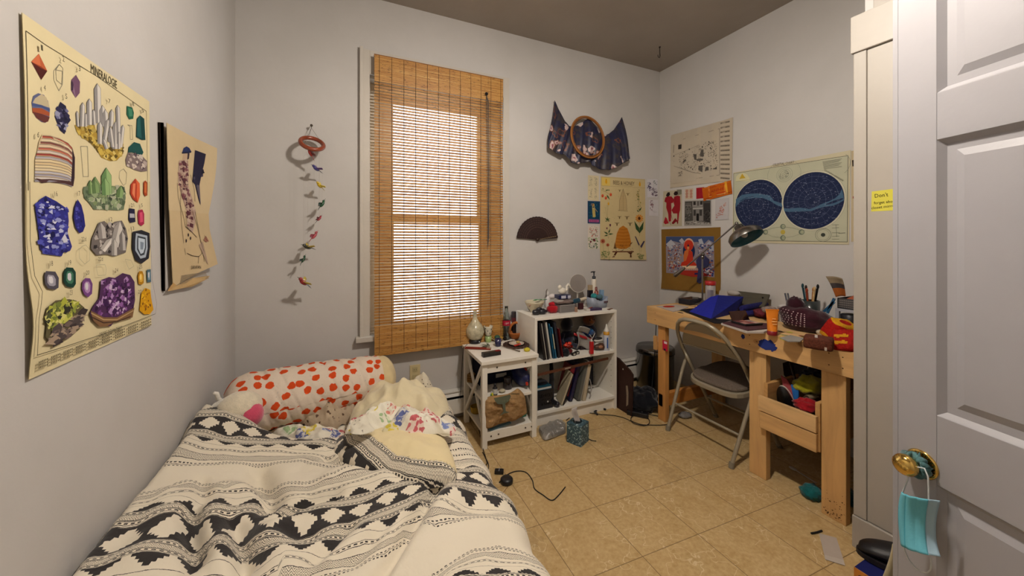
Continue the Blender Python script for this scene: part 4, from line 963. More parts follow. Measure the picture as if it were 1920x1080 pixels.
Ln_('290,625 275,690 270,765', .0016, '4a5a34'); s.ell((291, 612), .009, .012, '5a2c44', 12, wob=.2); s.ell((254, 648), .007, .009, '6a3040', 10, wob=.2); Ln_('255,655 270,690', .001, '4a5a34')
for a in ((270,715,-52,-30,9), (270,715,58,-5,9), (268,725,-48,10,8), (272,705,20,-50,8)): leaf(*a, '34502c')
for c, r_ in (((208, 793), 24), ((264, 835), 17)): flower(c, r_, 'a84028', '8a3020'); Ln_([c, (c[0]+4, 910)], .0016, '5a6a34')
s.specks('190,900 290,910 285,1000 190,995', 70, .005, ['7a8450', '5a6a3c', '9a9c68'], 14, 2.4)
for a, b, c, d in ((572,737,615,845), (672,790,640,870)): F([(a-5, b), (a+8, b+5), (c+8, d-10), (c, d), (c-12, d-20)], '3a3450'); Ln_([(c, d), (620, 985)], .0014, '5a6a44')
s.specks('580,930 660,935 650,995 585,995', 40, .005, ['7a8450', '5a6a3c'], 15, 2.4)
r = random.Random(8)
for i in range(46): 
    x, y = r.uniform(220, 660), r.uniform(210, 980); s.ell((x, y), .0022, .0018, '5a4420', 6)
s.build('bees_poster', 'yellowed botanical wall chart titled BEES & HONEY with a woven hive', 'poster')
def smallprint(wall, k, cor, col, name, label, cat='print', group=None, off=.002, cu=None): s = Sheet(wall, off, cu); s.k = k; s.base(cor, col, 2, 2); return s
kb = K(1095, 320, 6)
s = smallprint('B', kb, '44,50 165,60 165,345 42,325', 'cbbd9a', '', '')
for x, a, b in ((72, 70, 180), (70, 200, 300), (130, 80, 170), (135, 190, 310)): s.specks([s.p2(*s.k(x-16, a)), s.p2(*s.k(x+18, a)), s.p2(*s.k(x+18, b)), s.p2(*s.k(x-16, b))], 34, .0032, ['a09a84', '8a8470'], x+a, 2.5); s.line([(x, a), (x+5, b)], .0012, '8f8a74')
s.build('botanical_print', 'small faint pencil botanical card above the blue picture card', 'print')
s = smallprint('B', kb, '40,340 180,345 178,597 40,592', '26405e', '', ''); s.fill('50,352 170,356 168,540 50,536', '123a54'); s.fill('52,548 166,552 166,582 52,578', '9a4a7a'); s.text('EL MUNDO', (64, 572), (152, 574), .014, '1c1420')
s.fill('90,400 95,370 112,372 118,400 124,440 128,520 98,525 92,470', 'b8a05a'); s.ell((102, 386), .007, .009, '9a5a30', 10); s.line('84,395 78,375 92,370', .003, 'c08a60'); s.line('118,420 150,465', .003, 'c0a060'); s.specks('55,360 165,362 160,530 55,530', 40, .006, ['1c5a70', '0f2c48', '2a7080', '1a2440'], 3)
s.fill('92,440 122,440 126,522 98,525', 'b09a54')
s.build('picture_card', 'blue tarot-like picture card of a yellow figure with a pink title strip', 'card')
s = smallprint('B', kb, '45,612 170,618 170,750 42,748', 'cfc6b8', '', ''); s.specks('60,625 150,628 150,740 60,738', 60, .005, ['b0584c', 'c87a68', '8a4a44', '7a8a74'], 6)
s.build('botanical_print', 'small card of pink coral-like sprigs below the blue picture card', 'print')
s = smallprint('B', kb, '42,750 170,752 172,880 42,885', 'cdc5b5', '', ''); s.specks('45,755 165,757 165,800 45,805', 40, .006, ['5a7a44', '3f5a34', '7a9a5a'], 7); s.specks('48,820 165,815 160,870 55,875', 40, .006, ['6a8a4c', '4a5a44', '5a5f6a'], 8)
for c in ((72, 800), (105, 778), (118, 785)): s.ell(c, .008, .011, '6a2430', 10, wob=.15)
s.build('botanical_print', 'small card of dark berries and green leaves at the bottom of the card column', 'print')
s = smallprint('B', kb, '712,95 826,98 824,303 712,298', 'cbc8cb', '', ''); s.specks('712,130 750,140 760,230 715,220', 36, .006, ['4a3a5a', '5f4f70', '34284a'], 9); s.specks('770,190 820,200 818,295 745,270', 50, .006, ['5a4658', '3f3040', '7a6474'], 10); s.specks('775,110 822,112 818,160 790,180', 20, .005, ['6a7a70', '8a8a90', '5f6a60'], 11); s.line('785,120 780,230', .0016, '4a4a40')
s.build('botanical_print', 'white card with a dark purple flower to the right of the hive chart', 'print')
s = smallprint('B', kb, '728,328 832,330 834,510 730,505', 'ccc9cb', '', ''); s.specks('745,340 775,335 778,400 772,450 745,440 740,380', 40, .005, ['5a1c28', '7a2c34', '3f1820'], 12); s.line('765,450 790,470 820,465', .0012, '5a5458'); s.line('780,462 800,450', .001, '5a5458')
s.build('botanical_print', 'white card with a small dark red sprig below the purple flower card', 'print')
# ---- right wall
kr = K(1220, 200, 3)
s = Sheet('R', .003, lambda a, b: .004*sin(a*21)**2); s.k = K(1250, 215, 8); s.base('70,330 1000,40 985,985 60,1100', 'b9ac98', 12, 10); F, Ln_ = s.fill, s.line
F('75,310 805,100 808,940 70,1040', 'b6aa98'); Ln_('85,420 800,210 800,905 70,1015', .0022, '4a443e', closed=True)
r = random.Random(5)
for j in range(13):
    y0_ = 120+j*66; 
    for q in range(4): Ln_([(812, y0_+q*7+j*2), (955, y0_+q*7-32+j*5.5)], .0009, '5f564c')
    for q in range(14): x = 818+q*10; yb = y0_+12-(x-812)*.2+j*2+j*3.5*(x-812)/143; F([(x-2, yb-8), (x+3, yb-8), (x+3, yb+12), (x-2, yb+12)], '5a5046')
s.specks('110,620 500,440 760,380 770,810 620,840 520,870 400,870 120,770', 520, .0042, ['6f675c', '8a8274', '57504a', '9a9284'], 2, 1.6)
for q in ('405,590 460,600 455,680 425,675', '530,525 560,530 568,625 545,635 505,615', '450,670 550,660 555,685 470,695', '490,770 550,760 545,860 490,830', '590,790 635,780 640,835 585,840', '700,820 760,785 765,820', '255,700 290,665 300,690 270,725'): F(q, '55504a')
for c in ((118, 622), (545, 487), (642, 410), (640, 450), (665, 500), (340, 785), (370, 797), (398, 818), (350, 520)): s.ell(c, .005, .006, '1e1a18', 8)
F('182,455 235,445 232,515 180,522', '35302c'); F('195,462 225,458 200,490', 'b6aa98'); Ln_('118,455 112,575', .004, '5a524a'); Ln_('115,770 250,815 400,868 520,885', .0018, '4a443e'); Ln_('120,610 350,520 500,455', .0014, '5a524a'); Ln_('145,790 150,870 165,930 235,910', .0014, '6a625a'); s.specks('180,860 240,850 240,915 190,925', 20, .005, ['4a443e'], 3)
s.build('neighbourhood_map', 'tan sheet with an ink street map and music staves, highest on the right wall', 'map')
s = Sheet('R', .003); s.k = K(1370, 270, 5.4); s.base('30,290 1218,62 1200,1018 20,1000', 'c3ba9c', 16, 14); F, Ln_ = s.fill, s.line
F('34,302 1192,118 1184,990 34,972', 'b6b59c'); Ln_('34,300 1192,118 1184,992 32,975', .0024, '2e2c2a', closed=True); s.text('CELESTIAL CHART', (432, 226), (645, 196), .024, '2e2a26')
F('30,290 1218,62 1216,112 1192,118 34,300', 'c6b78c') if False else None
def hemi(el_, er_, et_, eb_, seed):
    a0, b0 = s.p2(*s.k(el_[0], el_[1])); a1, b1 = s.p2(*s.k(er_[0], er_[1])); c0 = s.p2(*s.k(*et_)); c1 = s.p2(*s.k(*eb_))
    cx, cy = (a0+a1)/2, (c0[1]+c1[1])/2; rx, ry = (a1-a0)/2, (c0[1]-c1[1])/2
    s.ell((cx, cy), rx*1.06, ry*1.06, '8f8d7c', 48, raw=True); s.ell((cx, cy), rx*1.05, ry*1.05, 'c3c0a8', 48, raw=True); s.ell((cx, cy), rx, ry, '1f2744', 48, raw=True); return cx, cy, rx, ry
h1 = hemi((50, 620), (528, 600), (300, 360), (270, 870), 1); h2 = hemi((535, 580), (1155, 540), (860, 282), (860, 862), 2)
def way(pts, off_): F(pts, '44627a')
way('55,560 120,515 180,505 270,500 330,510 400,520 440,575 520,600 528,640 470,620 400,575 330,548 250,545 150,560 85,600 55,640', 0)
way('540,650 600,655 650,648 700,645 760,650 800,660 860,640 920,610 1000,580 1060,550 1105,510 1130,455 1145,520 1150,570 1100,600 1040,625 960,635 880,655 820,680 740,682 660,685 590,688 545,680', 0)
F('960,612 1040,575 1100,560 1140,545 1140,560 1060,595 1000,612', '1f2744'); F('90,580 150,545 230,528 240,535 160,552 110,580', '2c4058')
r = random.Random(9)
for (cx, cy, rx, ry), npole in ((h1, 0), (h2, 0)):
    for q in (.25, .45, .65, .85): s.line([(cx+rx*q*cos(t*pi/20), cy+ry*q*sin(t*pi/20)) for t in range(41)], .0010, '5f6a84', True)
    for t in range(24): a = 2*pi*t/24; s.line([(cx+rx*.12*cos(a), cy+ry*.12*sin(a)), (cx+rx*.97*cos(a), cy+ry*.97*sin(a))], .0008, '56607a', True)
    for i in range(120):
        a, q = r.uniform(0, 2*pi), sqrt(r.random())*.92; x, y = cx+rx*q*cos(a), cy+ry*q*sin(a)
        if r.random() < .6: s.line([(x, y), (x+r.uniform(.006, .02), y+r.uniform(-.002, .002))], .0018, r.choice(['6f7a92', '8088a0', '5a6680']), True)
        else: s.ell((x, y), .0017, .0017, 'b8bcc8', 5, raw=True)
a = s.p2(*s.k(548, 310))
for q, c in ((.050, '6f7a70'), (.038, '7f8a80'), (.026, '6a746c'), (.013, '5a6460')): s.ring(a, q, .0012, c)
s.ring(a, .10, .0012, '7a8478', 20, a0=-.3, a1=1.0); s.ring(a, .11, .0012, '7a8478', 20, a0=2.3, a1=3.3); s.specks([(a[0]-.03, a[1]-.03), (a[0]+.03, a[1]-.03), (a[0]+.03, a[1]+.03), (a[0]-.03, a[1]+.03)], 40, .0025, ['4a4f4c'], 4)
F('55,378 60,330 90,305 130,290 170,310 195,345 200,375', 'c9c49c'); F('92,355 120,300 155,345', 'b89a30'); Ln_('55,380 205,362', .0014, '6a6450')
for j in range(7): s.line([(935+j*2, 182+j*12), (1130-(j % 3)*14, 150+j*13)], .0024, '6f6e60')
for c in ((533, 836), (357, 892), (533, 950), (722, 892)): q = s.p2(*s.k(*c)); s.ell(q, .017, .018, '6a7464', 16, raw=True); s.ell((q[0]+.003, q[1]), .011, .013, 'a0a488', 12, raw=True)
Ln_('357,880 430,850 533,840 640,850 722,880', .0012, '5a6458'); Ln_('357,905 430,938 533,950 640,935 722,905', .0012, '5a6458'); s.ell((533, 892), .015, .016, 'b8a448', 12)
a = s.p2(*s.k(940, 920)); s.ring(a, .042, .0018, '5a5f54', 30); s.ring(a, .033, .001, '5a5f54', 30); s.ell(a, .012, .012, '3a3f38', 12, raw=True)
for y in (820, 850, 900, 935, 965): Ln_([(1030, y), (1110-(y % 30), y-3)], .0018, '5a5f54')
Ln_('1070,820 1078,940', .0016, '5a5f54'); Ln_('1095,905 1165,900', .003, '5a5f54'); s.ring(s.p2(*s.k(1060, 210)), .075, .0014, '7a8478', 20, a0=-.9, a1=.8)
s.text('SOUTHERN HEMISPHERE', (950, 268), (1140, 380), .012, '6a6858')
s.build('celestial_chart', 'pale star chart with two dark blue hemispheres titled CELESTIAL CHART', 'poster')
ks = K(1235, 330, 4.693)
s = smallprint('R', ks, '42,135 205,120 205,440 35,445', 'b3a890', '', ''); s.fill('160,120 203,118 203,160 170,170', '7a7868')
s.fill('66,170 80,145 98,142 102,165 90,182 75,185', '1e1618'); s.fill('60,190 85,178 115,180 135,205 130,235 112,240 115,300 110,400 90,400 85,330 68,280 70,235 52,225', '8e1c26'); s.fill('133,155 145,135 168,135 172,160 160,170 140,170', '241618')
s.fill('138,182 165,172 190,178 193,240 190,300 182,330 175,400 165,400 165,330 130,330 115,300 140,260 130,220', '8e1c26'); s.fill('112,300 150,260 165,300 130,330', 'b3a890') if False else None
s.fill('45,410 60,360 72,370 92,415 60,425', '9a1e2a'); s.fill('115,415 148,370 160,385 175,405 170,428 158,400 130,425', '7a141e'); s.line('95,400 110,430', .003, '2a1418'); s.line('110,330 122,385', .004, '7a4a40'); s.line('70,200 62,235', .002, '5a1018'); s.line('150,190 150,240', .002, '5a1018')
s.build('fashion_print', 'card of two women in red dresses, leftmost of the cards on the right wall', 'print')
s = smallprint('R', ks, '232,115 305,108 303,202 234,206', 'c2b09a', '', '')
for cx_ in (250, 287):
    for cy2 in (132, 157, 182): q = s.p2(*s.k(cx_, cy2)); s.line([(q[0]-.012, q[1]), (q[0], q[1]+.012), (q[0]+.012, q[1]), (q[0], q[1]-.012)], .003, 'a8281c', True, True); s.ell(q, .004, .004, 'a8281c', 8, raw=True)
s.build('patterned_card', 'small red and cream patterned card above the street photograph', 'card')
s = smallprint('R', ks, '332,105 402,98 402,195 332,202', '9a1c28', '', '', off=.002); s.line('350,110 350,195', .002, '7a141e'); s.line('375,110 375,195', .002, '7a141e'); s.build('red_card', 'plain dark red card half under the orange banner', 'card')
s = smallprint('R', ks, '230,215 467,205 466,438 226,438', 'a5a09a', '', '', off=.004); F, Ln_ = s.fill, s.line
F('234,225 460,214 460,430 232,430', '4a4744'); F('300,225 390,220 392,270 300,272', '8f8b86'); F('300,275 395,272 395,395 305,395', '7a7672'); F('335,330 358,330 358,395 335,395', '1c1a1a'); F('308,225 330,224 330,255 308,256', '2c2a2a'); F('340,224 360,223 360,262 340,263', '5a5652'); F('368,222 388,221 388,252 368,253', '2c2a2a')
F('310,298 330,297 330,350 310,350', '3a3836'); F('362,297 385,296 385,350 362,350', '3a3836'); F('305,280 392,276 392,290 305,293', 'a8a49e'); F('240,240 290,236 290,330 240,335', '5f5c58'); F('400,240 455,238 455,420 400,420', '33302e'); F('236,400 330,392 458,415 458,430 232,430', '8a8680')
s.specks('238,240 290,238 290,380 240,385', 34, .006, ['8a8680', '2a2826', '6a6662'], 1); s.specks('400,300 455,300 455,415 400,415', 40, .006, ['1e1c1c', '5a5652', '46423e'], 2); s.specks('245,395 440,395 450,425 240,425', 30, .006, ['a8a49e', '5a5652'], 3, 3)
s.build('street_photograph', 'black and white photograph of an old shop front in a silver frame', 'photo')
s = Sheet('R', .007, lambda a, b: .004*sin(a*40)); s.k = ks; s.base('388,108 640,38 655,155 400,222', 'b85a10', 12, 4); s.fill('435,90 600,52 610,155 445,190', 'd07a30'); s.fill('580,50 600,46 614,155 598,160', 'd8a030')
s.text('LANNE', (445, 155), (582, 118), .030, '9a2018'); s.line('440,108 590,68', .005, 'a82c18'); s.line('448,170 595,135', .006, 'a82c18'); s.line('450,185 600,150', .003, 'd8b878')
s.line('400,205 650,138', .004, '8a2c14'); s.line('396,118 640,48', .003, 'd87c28')
s.build('orange_banner', 'orange printed paper banner pasted at a slant beside the star chart', 'banner')
s = smallprint('R', ks, '503,205 618,192 618,382 500,388', 'b7b2b2', '', '', off=.006); s.specks('530,290 555,260 580,300 570,340 535,350', 50, .005, ['b07060', 'c08a78', '9a5a4c'], 2); s.specks('575,245 595,230 598,260 580,275', 18, .004, ['b07060', 'c49a88'], 3); s.specks('510,340 530,320 525,365 510,372', 14, .004, ['a86a5c'], 4)
s.build('botanical_print', 'white card of faint pink blossoms beside the street photograph', 'print')
# buddha picture on tan mount
s = Sheet('R', .002, lambda a, b: .012*max(0, (.94-b)/.1) if b < .94 else 0); s.k = ks; s.base('25,470 546,450 548,1040 30,990', '7d5c26', 10, 10); F, Ln_ = s.fill, s.line
F('65,532 488,530 492,892 68,852', '8a8088'); F('66,534 488,532 488,590 440,560 400,600 340,580 200,590 120,570 66,620', '3c4c74'); F('66,600 110,560 150,600 100,640', 'b0b0b8'); F('180,570 205,545 230,575 210,600', 'a8aab4'); F('350,560 380,550 400,600 360,600', 'a8aab4'); F('420,600 450,570 486,620 486,660 430,660', 'a0a4b0')
s.specks('80,620 200,600 200,760 90,800', 110, .009, ['8a4030', 'a8a8b0', '3c4c74', '9a6a40', 'c0bcc0', '6a2c28', '5a6a88'], 31, 1.6); s.specks('350,600 485,610 485,860 350,800', 110, .009, ['a0a4b0', '3c4c74', '8a5040', '24306a', 'c0bcc0', '6a6a7a'], 32, 1.6)
s.ell((268, 605), .052, .058, 'd0a890', 28); s.ell((268, 660), .062, .080, '1c2850', 28); s.ell((266, 610), .048, .048, 'bc3420', 28)
for q in range(11): s.ell((193, 650+q*13), .0018, .0024, 'a8b0c8', 6); s.ell((338, 650+q*13), .0018, .0024, 'a8b0c8', 6)
F('255,648 230,660 222,700 222,780 240,790 300,790 305,720 300,670 280,650', 'c46a34'); F('268,650 300,670 306,740 300,780 240,790 245,740 262,690', 'b83420'); s.ell((262, 632), .012, .015, 'cc8a50', 14); s.ell((262, 614), .011, .007, '1c1c34', 10); s.ell((262, 602), .005, .005, '1c1c34', 8)
F('205,760 240,745 300,745 325,765 345,790 300,805 230,805 195,790', 'b83420'); F('205,790 340,790 320,815 225,815', 'd8c0a0'); 
for x in range(215, 345, 18): F([(x, 812), (x+14, 812), (x+10, 828), (x+3, 828)], 'c89878')
F('190,830 380,832 440,880 300,888 170,860', '9a2c20'); s.specks('75,760 200,760 200,840 90,845', 60, .009, ['9a2c20', '2c3c6a', 'c0a890', 'b06a40', 'a8b0b8'], 34); s.specks('350,800 485,810 485,885 380,870', 60, .009, ['24306a', '9a2c20', 'c8c8cc', '5a2030'], 35)
F('318,852 350,852 350,868 318,868', '2a2050')
s.build('devotional_picture', 'picture of a red-robed seated figure with an orange halo on a tan paper mount', 'picture')
# dark fabric piece hanging over the picture
s = Sheet('R', .012); s.k = ks
s.fill('340,740 370,705 420,700 455,735 450,790 405,810 385,830 385,935 370,945 345,930 360,820 345,790', '2e2e52')
q = s.build('cloth_pennant', 'small dark blue cloth hanging behind the desk lamp stem on the picture', 'cloth', mat=FABRIC); q.modifiers.new('s', 'SOLIDIFY').thickness = .004
s = Sheet('R', .003); s.k = K(1370, 270, 5.4); s.base('1222,72 1262,65 1262,985 1222,990', 'b8a888', 2, 4); s.fill('1232,165 1258,160 1258,225 1236,228', '2a201c'); s.fill('1240,530 1256,530 1256,552 1240,552', '8a2c24')
s.build('postcard_strip', 'narrow tan sheet at the right edge of the star chart, mostly behind the white casing', 'print')
# sticky note
s = Sheet('C', .001, lambda a, b: .010*max(0, (1.415-b)/.06) if b < 1.415 else 0); s.k = K(1600, 330, 12); s.base('418,350 915,288 985,770 402,800', 'c9c04c', 6, 6, .0006)
s.text("Don't", (490, 490), (790, 455), .022, '2a2a1c'); s.text('forget about', (468, 638), (980, 590), .016, '2a2a1c'); s.text('closet mirror', (412, 750), (985, 690), .016, '2a2a1c')
s.build('sticky_note', "yellow sticky note reading Don't forget on the white casing", 'note')
# ------------------------------------------------------------------ things on the window wall
def one(m, name, mt, label, cat, loc=None, rot=None, group=None, bev=0, solid=0, sub=0):
    return tag(m.build(name, mt, loc=loc, rot=rot, bev=bev, solid=solid, sub=sub), label, cat, group)
km = K(480, 200, 2.7)
def wpt(x, y, Y): q = px(*km(x, y), y=Y); return q
rc = wpt(284, 187, 2.50); mb = thing('bird_mobile', 'hanging mobile of small painted birds on a reddish wooden ring', 'mobile', rc)
m = MB('8a3c1e'); tilt = Euler((.75, .25, 0)).to_matrix()
m.tube([tilt @ Vector((.062*cos(2*pi*i/36), .062*sin(2*pi*i/36), 0)) for i in range(36)], .0125, n=12, closed=True); m.build('ring', CM('lacquered_wood', .3, spec=.5, var=.2, vs=30, coat=.3), mb)
hk = wpt(283, 92, 2.59)
m = MB('6a6258'); h_ = hk-rc; m.tube([h_, h_+Vector((0, -.02, -.01)), h_+Vector((0, -.04, -.03))], .002, n=5)
for k in range(3): a = 2*pi*k/3; m.tube([h_+Vector((0, -.04, -.03)), tilt @ Vector((.062*cos(a), .062*sin(a), .01))], .0009, n=4)
m.ell(h_+Vector((0, -.03, -.012)), .008); m.build('hanger', METAL, mb)
birds = [((275, 235), 2.47, 2.2, -1.1, '8e1f1c', '6a1412', '8e1f1c', 1.0), ((305, 315), 2.49, pi, -.5, '3a3470', '5a3a78', '241c48', 1.0), ((322, 400), 2.49, pi, -.75, 'c8a820', 'd8c040', '9a8420', .95), ((335, 495), 2.50, .6, 1.0, '1c4a2c', '0f301c', '143a2a', .9),
   ((320, 568), 2.51, 1.5, .9, '8a2430', '5a141c', '2a1014', .7), ((295, 655), 2.50, .5, .9, 'a84850', '8a2c3a', 'c06060', .95), ((262, 712), 2.48, pi, -.35, '2a2a20', 'b8a030', '20241c', 1.1), ((240, 775), 2.50, .3, 1.1, '1c4a30', '0f3020', '1a4a34', .8), ((240, 890), 2.46, pi-.3, -.8, '9a2a2c', 'c0a830', '242020', 1.3)]
for i, (c, Y, yaw, pitch, c1, c2, c3, k) in enumerate(birds):
    q = wpt(c[0], c[1], Y)-rc; m = MB(c1); k *= .9
    m.M = Matrix.Translation(q) @ Euler((0, -pitch if cos(yaw) > 0 else -pitch, 0)).to_matrix().to_4x4() @ Matrix.Rotation(yaw*.25+(pi if cos(yaw) < 0 else 0), 4, 'Z') @ Matrix.Diagonal((k, k, k, 1))
    m.ell((0, 0, 0), (.026, .010, .011)); m.ell((.027, 0, .006), (.011, .009, .009), c1); m.tube([(.035, 0, .007), (.052, 0, .005)], [.0022, .0006], c3, n=5)
    m.add([(-.018, -.006, 0), (-.055, -.010, -.002), (-.058, .010, -.002), (-.018, .006, 0), (-.018, 0, .006), (-.05, 0, .002)], [(0, 1, 5, 4), (4, 5, 2, 3), (3, 2, 1, 0)], c3)
    b_ = m.build('bird', CERAM, mb)
    w2 = MB(c2); w2.M = m.M
    for sg_ in (-1, 1): w2.add([(.012, sg_*.008, .004), (-.006, sg_*.034, .022), (-.022, sg_*.030, .018), (-.014, sg_*.008, .004), (-.004, sg_*.018, .016)], [(0, 1, 4), (1, 2, 4), (2, 3, 4), (3, 0, 4)])
    w2.build('wing', CERAM, b_, solid=.002)
    a = 2*pi*i/9; top = tilt @ Vector((.06*cos(a), .06*sin(a), -.005)); MB('b0a8a0').tube([top, Vector((q.x, q.y, top.z-.05)) if q.z < -.1 else q, q], .00045, n=4).build('string', FABRIC, mb)
# fan
kf = K(960, 160, 3.175); q = px(*kf(150, 918), y=2.585); fn = thing('hand_fan', 'open dark wooden folding hand fan pinned on the wall right of the window', 'fan', q)
lac = CM('pierced_wood', .5, spec=.35, var=.45, vs=90, bmp=.4, bs_=120)
NF = 20
for i in range(NF):
    a = radians(172-164*i/(NF-1)); d = Vector((cos(a), 0, sin(a))); t_ = Vector((-sin(a), 0, cos(a))); m = MB('2c1a18'); y = -.002-.0007*i
    w0, w1, w2, r0, r1, r2 = .003, .007, .0145, .0, .085, .183
    ps = [d*r0+t_*w0, d*r1+t_*w1, d*r2+t_*w2*.98, d*(r2+.004), d*r2-t_*w2*.98, d*r1-t_*w1, d*r0-t_*w0]; ps = [p+Vector((0, y, 0)) for p in ps]
    m.add(ps+[p-Vector((0, .0006, 0)) for p in ps], [list(range(7)), list(range(13, 6, -1))]+[(j, (j+1)%7, 7+(j+1)%7, 7+j) for j in range(7)])
    for rr in (.10, .118, .136, .154, .170):
        for s_ in (-.35, .35):
            c = d*rr+t_*(w2*s_*rr/.183)+Vector((0, y-.0008, 0)); m.add([c+d*.004, c+t_*.002, c-d*.004, c-t_*.002], [(0, 1, 2, 3)], '6a5048')
    m.build('fan_blade', lac, fn)
m = MB('3a2418'); m.M = Matrix.Rotation(pi/2, 4, 'X'); m.lathe([(.013, 0), (.015, .008), (.010, .016), (.0, .018)], n=14); m.build('rivet', lac, fn)
m = MB('b89c6c')
for i in range(26): a = radians(10); m.ell((cos(a)*(.02+i*.0062), -.019, sin(a)*(.02+i*.0062)+.003*sin(i*2.1)), (.0028, .002, .0022), ['b89c6c', '5a4a38', 'c8b48c'][i % 3], n=6, m=4)
m.build('guard_inlay', MATTE, fn)
# scarf + hoop
top = [px(*kf(*p), y=2.575) for p in S('248,92 268,135 290,180 312,218 335,245 362,247 395,238 425,215 452,194 480,228 510,268 545,300 572,290 600,266 625,230 648,190')]
bot = [px(*kf(*p), y=2.56) for p in S('203,300 206,378 240,400 275,418 300,415 335,458 372,474 410,465 455,462 470,485 510,503 560,510 600,495 645,470 672,455 690,440')]
sf = thing('silk_scarf', 'navy floral silk scarf pinned in three peaks on the wall', 'scarf', px(*kf(450, 330), y=2.58))
def samp(pl, t): t = max(0, min(.9999, t))*(len(pl)-1); i = int(t); return pl[i].lerp(pl[i+1], t-i)
pins = [0, 8/15, 1]
def scf(u, v):
    a, b = samp(top, u), samp(bot, u); d = min(abs(u-p_) for p_ in pins); 
    rr = sin(u*60+v*2.0)*.008*(.2+v)+sin(u*131+3*v)*.004*v
    q = a.lerp(b, v); bow = .018*sin(pi*min(1, v*1.1))*1; pull = (.012*sin(v*pi)*(-1 if u < .5 else 1)) if 0 else 0
    return q+Vector((0, -.014-bow-rr-.018*v, 0))-sf.location
SCM, nt, b = nm('printed_silk'); vec = coords(nt)
dn = nt.nodes.new('ShaderNodeTexNoise'); dn.inputs['Scale'].default_value = 14; nt.links.new(vec, dn.inputs['Vector']); of = nt.nodes.new('ShaderNodeVectorMath'); of.operation = 'MULTIPLY_ADD'; nt.links.new(dn.outputs['Color'], of.inputs[0]); of.inputs[1].default_value = (.09,)*3; nt.links.new(vec, of.inputs[2])
vo = nt.nodes.new('ShaderNodeTexVoronoi'); vo.inputs['Scale'].default_value = 12; nt.links.new(of.outputs[0], vo.inputs['Vector']); d_ = E(vo.outputs['Distance']); sp = nt.nodes.new('ShaderNodeSeparateXYZ'); nt.links.new(vo.outputs['Color'], sp.inputs[0])
base_c = ramp(nt, nz(nt, vec, 16, 4), [(.3, '161a3e'), (.52, '26263c'), (.6, '3c3434'), (.75, '1a1c38')])
col = mix(nt, d_.lt(.36)*E(sp.outputs[0]).gt(.46), base_c, 'c0a8a4'); col = mix(nt, d_.lt(.14)*E(sp.outputs[0]).gt(.46), col, '8a4a54'); col = mix(nt, d_.band(.30, .40)*E(sp.outputs[1]).gt(.6)*.8, col, '7a4630')
nt.links.new(col, b.inputs['Base Color']); b.inputs['Roughness'].default_value = .5; b.inputs['Alpha'].default_value = .93
m = MB('1c2046'); m.grid(scf, 120, 30); m.build('scarf_cloth', SCM, sf, solid=.0012)
for t in pins: MB('c8c4bc').ell(samp(top, t)+Vector((0, -.006, 0))-sf.location, .005).build('pin', PLAST, sf)
hc = px(*kf(452, 308), y=2.52); m = MB('96602c')
one(m.tube([(.168*cos(2*pi*i/48), .02*sin(2*pi*i/48), .178*sin(2*pi*i/48)) for i in range(48)], .0075, n=8, closed=True).tube([(.155*cos(2*pi*i/48), .02*sin(2*pi*i/48), .165*sin(2*pi*i/48)) for i in range(48)], .005, '7a4a20', n=6, closed=True), 'embroidery_hoop', WOODY['x'], 'round wooden embroidery hoop hanging over the navy scarf', 'hoop', loc=hc)
# ------------------------------------------------------------------ things on the white side table
ZT = .55; k9 = K(865, 570, 9)
def tp(x, y, z=ZT, k=k9): q = px(*k(x, y), z=z); return q
def L3(x, y, z=ZT, k=k9): q = tp(x, y, z, k); return (q.x, q.y, z+.0005)
t = thing('aroma_diffuser', 'cream marbled teardrop diffuser with a black base and glowing dot', 'diffuser', L3(230, 655)); DIFF = t
MB('16141a').lathe([(.040, 0), (.043, .004), (.042, .022), (.036, .028)], n=28).build('diffuser_base', PLAST, t)
MB('c9c0a2').lathe([(.036, .028), (.052, .040), (.064, .062), (.068, .085), (.063, .110), (.048, .135), (.030, .155), (.018, .175), (.013, .20), (.012, .222), (.015, .234), (.010, .234)], n=32).build('diffuser_body', SPECK, t)
m = MB('e8f0ff'); m.M = Matrix.Translation((.020, -.0385, .014)); m.ell((0, 0, 0), .004); m.build('indicator_dot', PLAST, t)
t = thing('goblet', 'white spotted goblet standing in a pale green glass votive', 'cup', L3(455, 640))
MB('9ab070').lathe([(.018, 0), (.022, .004), (.024, .045), (.021, .045), (.019, .006)], n=22).build('votive', CERAM, t)
m = MB('cfc8b4'); m.lathe([(.014, .045), (.022, .055), (.027, .08), (.031, .105), (.034, .118), (.030, .118), (.024, .085)], n=24)
for i in range(14): a, z = i*2.4, .062+.0035*i; r_ = .0235+(z-.055)*.16; m.ell((r_*cos(a), r_*sin(a), z), (.004, .004, .004), '2c2c2a', n=6, m=4)
m.build('cup_bowl', CERAM, t)
t = thing('glass_bottle', 'tall clear glass soda bottle with a red paper label', 'bottle', L3(760, 598))
MB('dfe8e6').lathe([(.024, 0), (.029, .006), (.028, .05), (.025, .085), (.029, .12), (.029, .145), (.022, .185), (.013, .215), (.012, .245), (.014, .250), (.011, .250), (.0095, .215), (.019, .185), (.026, .145), (.026, .12), (.022, .085), (.025, .05), (.026, .01)], n=28, cap=False).build('bottle_body', GLASSY, t)
m = MB('a81c34'); m.lathe([(.0296, .108), (.0300, .112), (.0300, .142), (.0292, .146)], n=28, cap=False)
for i, ch in enumerate('-SFT'): a = -2.35+.32*i; m.M = Matrix.Translation((.0303*cos(a), .0303*sin(a), .120)) @ Matrix.Rotation(a+pi/2, 4, 'Z') @ Matrix.Rotation(pi/2, 4, 'X'); m.text(ch, .018, Matrix(), 'e8dcdc')
m.build('label', PAPER, t)
